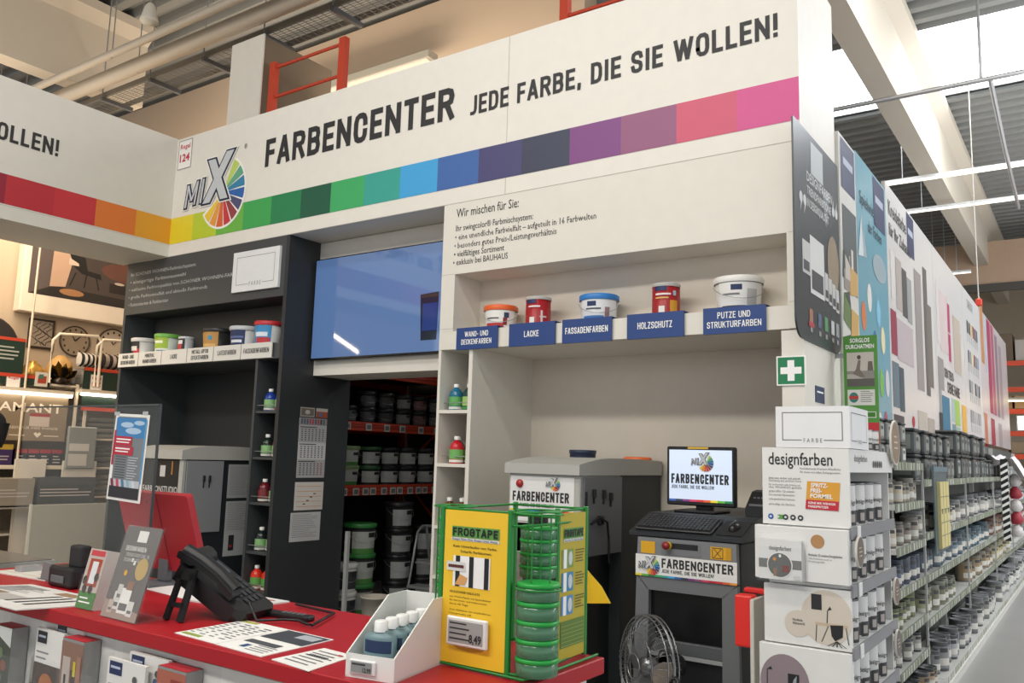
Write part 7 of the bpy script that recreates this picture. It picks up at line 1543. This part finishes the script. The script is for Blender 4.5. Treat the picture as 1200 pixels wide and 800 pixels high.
MB().box(-11.22, -11.19, 5.56, 6.95, 0.06, 0.83, M('#a3a59c', 0.4), 0.004).build('sheet', t); MB().box(-11.225, -11.185, 5.54, 5.565, 0.0, 0.84, M('#cfd0c8', 0.4)).build('edge_post', t); MB().box(-11.225, -11.185, 6.93, 6.955, 0.0, 0.84, M('#8a8c86', 0.4)).build('edge_post', t)
t = thing('low_table', 'low dark table with a pale edge beyond the left end of the counter', 'table', (-6.9, 2.4, 0))
MB().box(-7.9, -6.17, 1.3, 3.27, 0.755, 0.785, M('#a8aaa4', 0.4)).build('edge_frame', t); MB().box(-7.88, -6.19, 1.32, 3.25, 0.785, 0.79, M('#4f504c', 0.35)).build('top', t)
for x in (-7.8, -6.27):
    for y in (1.4, 3.15): MB().box(x - 0.025, x + 0.025, y - 0.025, y + 0.025, 0, 0.755, M('#a8aaa4', 0.4)).build('leg', t)

# ================================================================== FAR END
struct(MB().box(-7.7, 12, 24.0, 24.5, 6.25, 7.35, M('#b79c84', 0.7)).build('trim_3'))
struct(MB().box(-7.7, 12, 23.9, 24.0, 6.05, 6.25, M('#4b4741', 0.7)).build('trim_4'))
t = thing('storage_rack', 'tall orange pallet rack across the far end of the aisle', 'rack', (0, 26.5, 0))
for x in (-2.6, 0.2, 3.0, 5.8):
    for y in (26.0, 27.1): MB().box(x - 0.05, x + 0.05, y - 0.05, y + 0.05, 0, 5.6, M('#3f4a6a', 0.5) if False else ORANGE).build('upright', t)
OR2 = M('#e8502a', 0.5)
for z in (4.38, 3.68, 3.10, 2.52, 1.92, 1.5): MB().box(-2.6, 5.8, 25.93, 25.99, z, z + 0.13, OR2).build('beam', t)
for z in (4.50, 3.22, 2.04): MB().box(-2.6, 5.8, 26.0, 27.1, z, z + 0.03, M('#6a5f52', 0.7)).build('deck', t)
r = random.Random(6)
k = 0
for z, hm in ((4.53, 0.8), (3.25, 0.42), (2.07, 0.42), (0.0, 1.2)):
    x = -2.45
    while x < 1.6:
        w_ = r.uniform(0.5, 0.8); h_ = hm * r.uniform(0.6, 1.0); k += 1
        c = random.choice(['#8a755c', '#7a6a58', '#a08a70', '#c9c2b8', '#5c5248'])
        solo(MB().box(x, x + w_ - 0.05, 26.1, 26.9, z + 0.001, z + h_, M(c, 0.8), 0.01), 'carton', '%s carton from the left on the %s level of the far orange rack' % (ORD[min(19, int((x + 2.45) / 0.5))], {4.53: 'top', 3.25: 'upper', 2.07: 'middle', 0.0: 'floor'}[z]), 'carton', (x, 26.1, z))
        x += w_
t = thing('rack_lamp', 'glowing lamp strip on the far orange rack', 'lamp', (-1.5, 25.85, 3.4))
MB().box(-2.5, 4.0, 25.82, 25.9, 3.46, 3.52, CW).build('housing', t); MB().box(-2.5, 4.0, 25.83, 25.89, 3.42, 3.46, M('#ffdf9a', 0.5, emit=4.0, grain=0)).build('tube', t)
t = thing('lit_box', 'bright lit white panel standing in the far orange rack', 'sign', (-1.3, 25.9, 2.66))
MB().box(-1.75, -0.6, 25.90, 25.93, 2.66, 3.06, M('#d9d9d6', 0.5)).build('casing', t); MB().rect(front(0, 25.9, 0), -1.72, 2.69, -0.63, 3.03, M('#fff6ea', 0.5, emit=2.5, grain=0), 0.002).build('lit_face', t)

# ================================================================== PERSON AT THE LEFT EDGE
def person(loc, rz, label):
    t = thing('person', label, 'person', loc)
    me = bpy.data.meshes.new('body'); V = []; E = []; R = []
    def v(x, y, z, r, p=None):
        V.append((x, y, z)); R.append(r); i = len(V) - 1
        if p is not None: E.append((p, i))
        return i
    pel = v(0, 0, 0.95, 0.145)
    wa = v(0, 0.0, 1.10, 0.125, pel); ch = v(0, -0.01, 1.30, 0.15, wa); nk0 = v(0, 0.0, 1.46, 0.075, ch); nk = v(0, -0.01, 1.52, 0.055, nk0)
    h0 = v(0, -0.025, 1.60, 0.082, nk); h1 = v(0, -0.015, 1.70, 0.092, h0); v(0, -0.01, 1.76, 0.06, h1)
    for s in (-1, 1):
        sh = v(0.19 * s, 0.0, 1.42, 0.062, ch); el = v(0.235 * s, 0.02, 1.14, 0.045, sh); wr = v(0.25 * s, -0.06, 0.90, 0.03, el); hd = v(0.25 * s, -0.08, 0.83, 0.035, wr)
        for k in range(4):
            f1 = v(0.25 * s + 0.0, -0.105 + 0.018 * k, 0.785, 0.0095, hd); v(0.245 * s, -0.108 + 0.018 * k, 0.735 - (0.008 if k in (0, 3) else -0.004), 0.008, f1)
        t1 = v(0.245 * s, -0.125, 0.83, 0.011, hd); v(0.24 * s, -0.14, 0.785, 0.009, t1)
        hp = v(0.095 * s, 0, 0.88, 0.105, pel); kn = v(0.10 * s, -0.01, 0.50, 0.062, hp); an = v(0.10 * s, 0.02, 0.09, 0.042, kn); v(0.105 * s, -0.13, 0.045, 0.04, an)
    me.from_pydata(V, E, []); o = bpy.data.objects.new('body', me); C.objects.link(o); o.parent = t
    md = o.modifiers.new('skin', 'SKIN'); md.use_smooth_shade = True
    for i, sv in enumerate(me.skin_vertices[0].data): sv.radius = (R[i], R[i] * (0.75 if i in (0, 1, 2) else 1.0)); sv.use_root = (i == 0)
    o.modifiers.new('sub', 'SUBSURF').levels = 1; o.modifiers['sub'].render_levels = 2
    me.materials.append(M('#c49a80', 0.6))
    ORG['body'] = Vector(loc)
    # face and hair
    L_ = Vector(loc)
    mb = MB()
    mb.lathe((0, -0.125, 1.635), [(0.0, 0.028), (0.008, 0.02), (0.016, -0.012), (0.0, -0.02)], M('#b98c72', 0.6), 8); mb.v = [q + L_ for q in mb.v]; mb.build('nose', t)
    for s in (-1, 1):
        mb = MB().lathe((0.034 * s, -0.108, 1.665), [(0, -0.008), (0.010, 0), (0, 0.008)], M('#2a2320', 0.4), 8); mb.v = [q + L_ for q in mb.v]; mb.build('eye', t)
        mb = MB().lathe((0.096 * s, 0.0, 1.65), [(0, -0.032), (0.014, -0.015), (0.016, 0.012), (0, 0.03)], M('#b98c72', 0.6), 10); mb.v = [q + L_ for q in mb.v]; mb.build('ear', t)
    mb = MB().box(-0.024, 0.024, -0.122, -0.112, 1.588, 1.597, M('#96584e', 0.6), 0.003); mb.v = [q + L_ for q in mb.v]; mb.build('mouth', t)
    mb = MB(); n = 16; prof = []
    for i in range(9):
        a = math.pi / 2 * i / 8; prof.append((0.108 * math.cos(a) if i else 0.112, 0.125 * math.sin(a)))
    mb.lathe((0, 0.022, 1.715), [(a_, b_ * 0.78) for a_, b_ in prof], M('#1f1a18', 0.7, grain=0.3, scale=60), n, cap=False); mb.lathe((0, 0.058, 1.60), [(0.06, -0.03), (0.078, 0.03), (0.092, 0.125)], M('#1f1a18', 0.7, grain=0.3, scale=60), n, cap=False)
    mb.v = [q + L_ for q in mb.v]; mb.build('hair', t)
    # clothes: slightly larger skins over the body
    def cloth(name, idx, dr, col):
        m2 = bpy.data.meshes.new(name); mp = {k: i for i, k in enumerate(idx)}
        m2.from_pydata([V[k] for k in idx], [(mp[a], mp[b]) for a, b in E if a in mp and b in mp], [])
        q = bpy.data.objects.new(name, m2); C.objects.link(q); q.parent = t
        s2 = q.modifiers.new('skin', 'SKIN'); s2.use_smooth_shade = True
        for i, k in enumerate(idx): sv = m2.skin_vertices[0].data[i]; sv.radius = (R[k] + dr, (R[k] + dr) * (0.78 if k in (0, 1, 2) else 1.0)); sv.use_root = (i == 0)
        q.modifiers.new('sub', 'SUBSURF').levels = 1; q.modifiers['sub'].render_levels = 2
        m2.materials.append(M(col, 0.85, grain=0.1))
    n0 = 8; per = 4 + 10 + 4
    arms = [n0 + per * s + k for s in (0, 1) for k in (0, 1, 2)]; legs = [n0 + per * s + 14 + k for s in (0, 1) for k in (0, 1, 2)]; shoes = [n0 + per * s + 14 + k for s in (0, 1) for k in (2, 3)]
    cloth('sweater', [0, 1, 2, 3] + arms, 0.022, '#2f3338'); cloth('trousers', [0, 1] + legs, 0.016, '#26292e'); 
    t.rotation_euler = (0, 0, rz)
person((-5.783, 2.517, 0.0), -0.43, 'dark-haired person barely in view at the left photo edge, beyond the counter end')
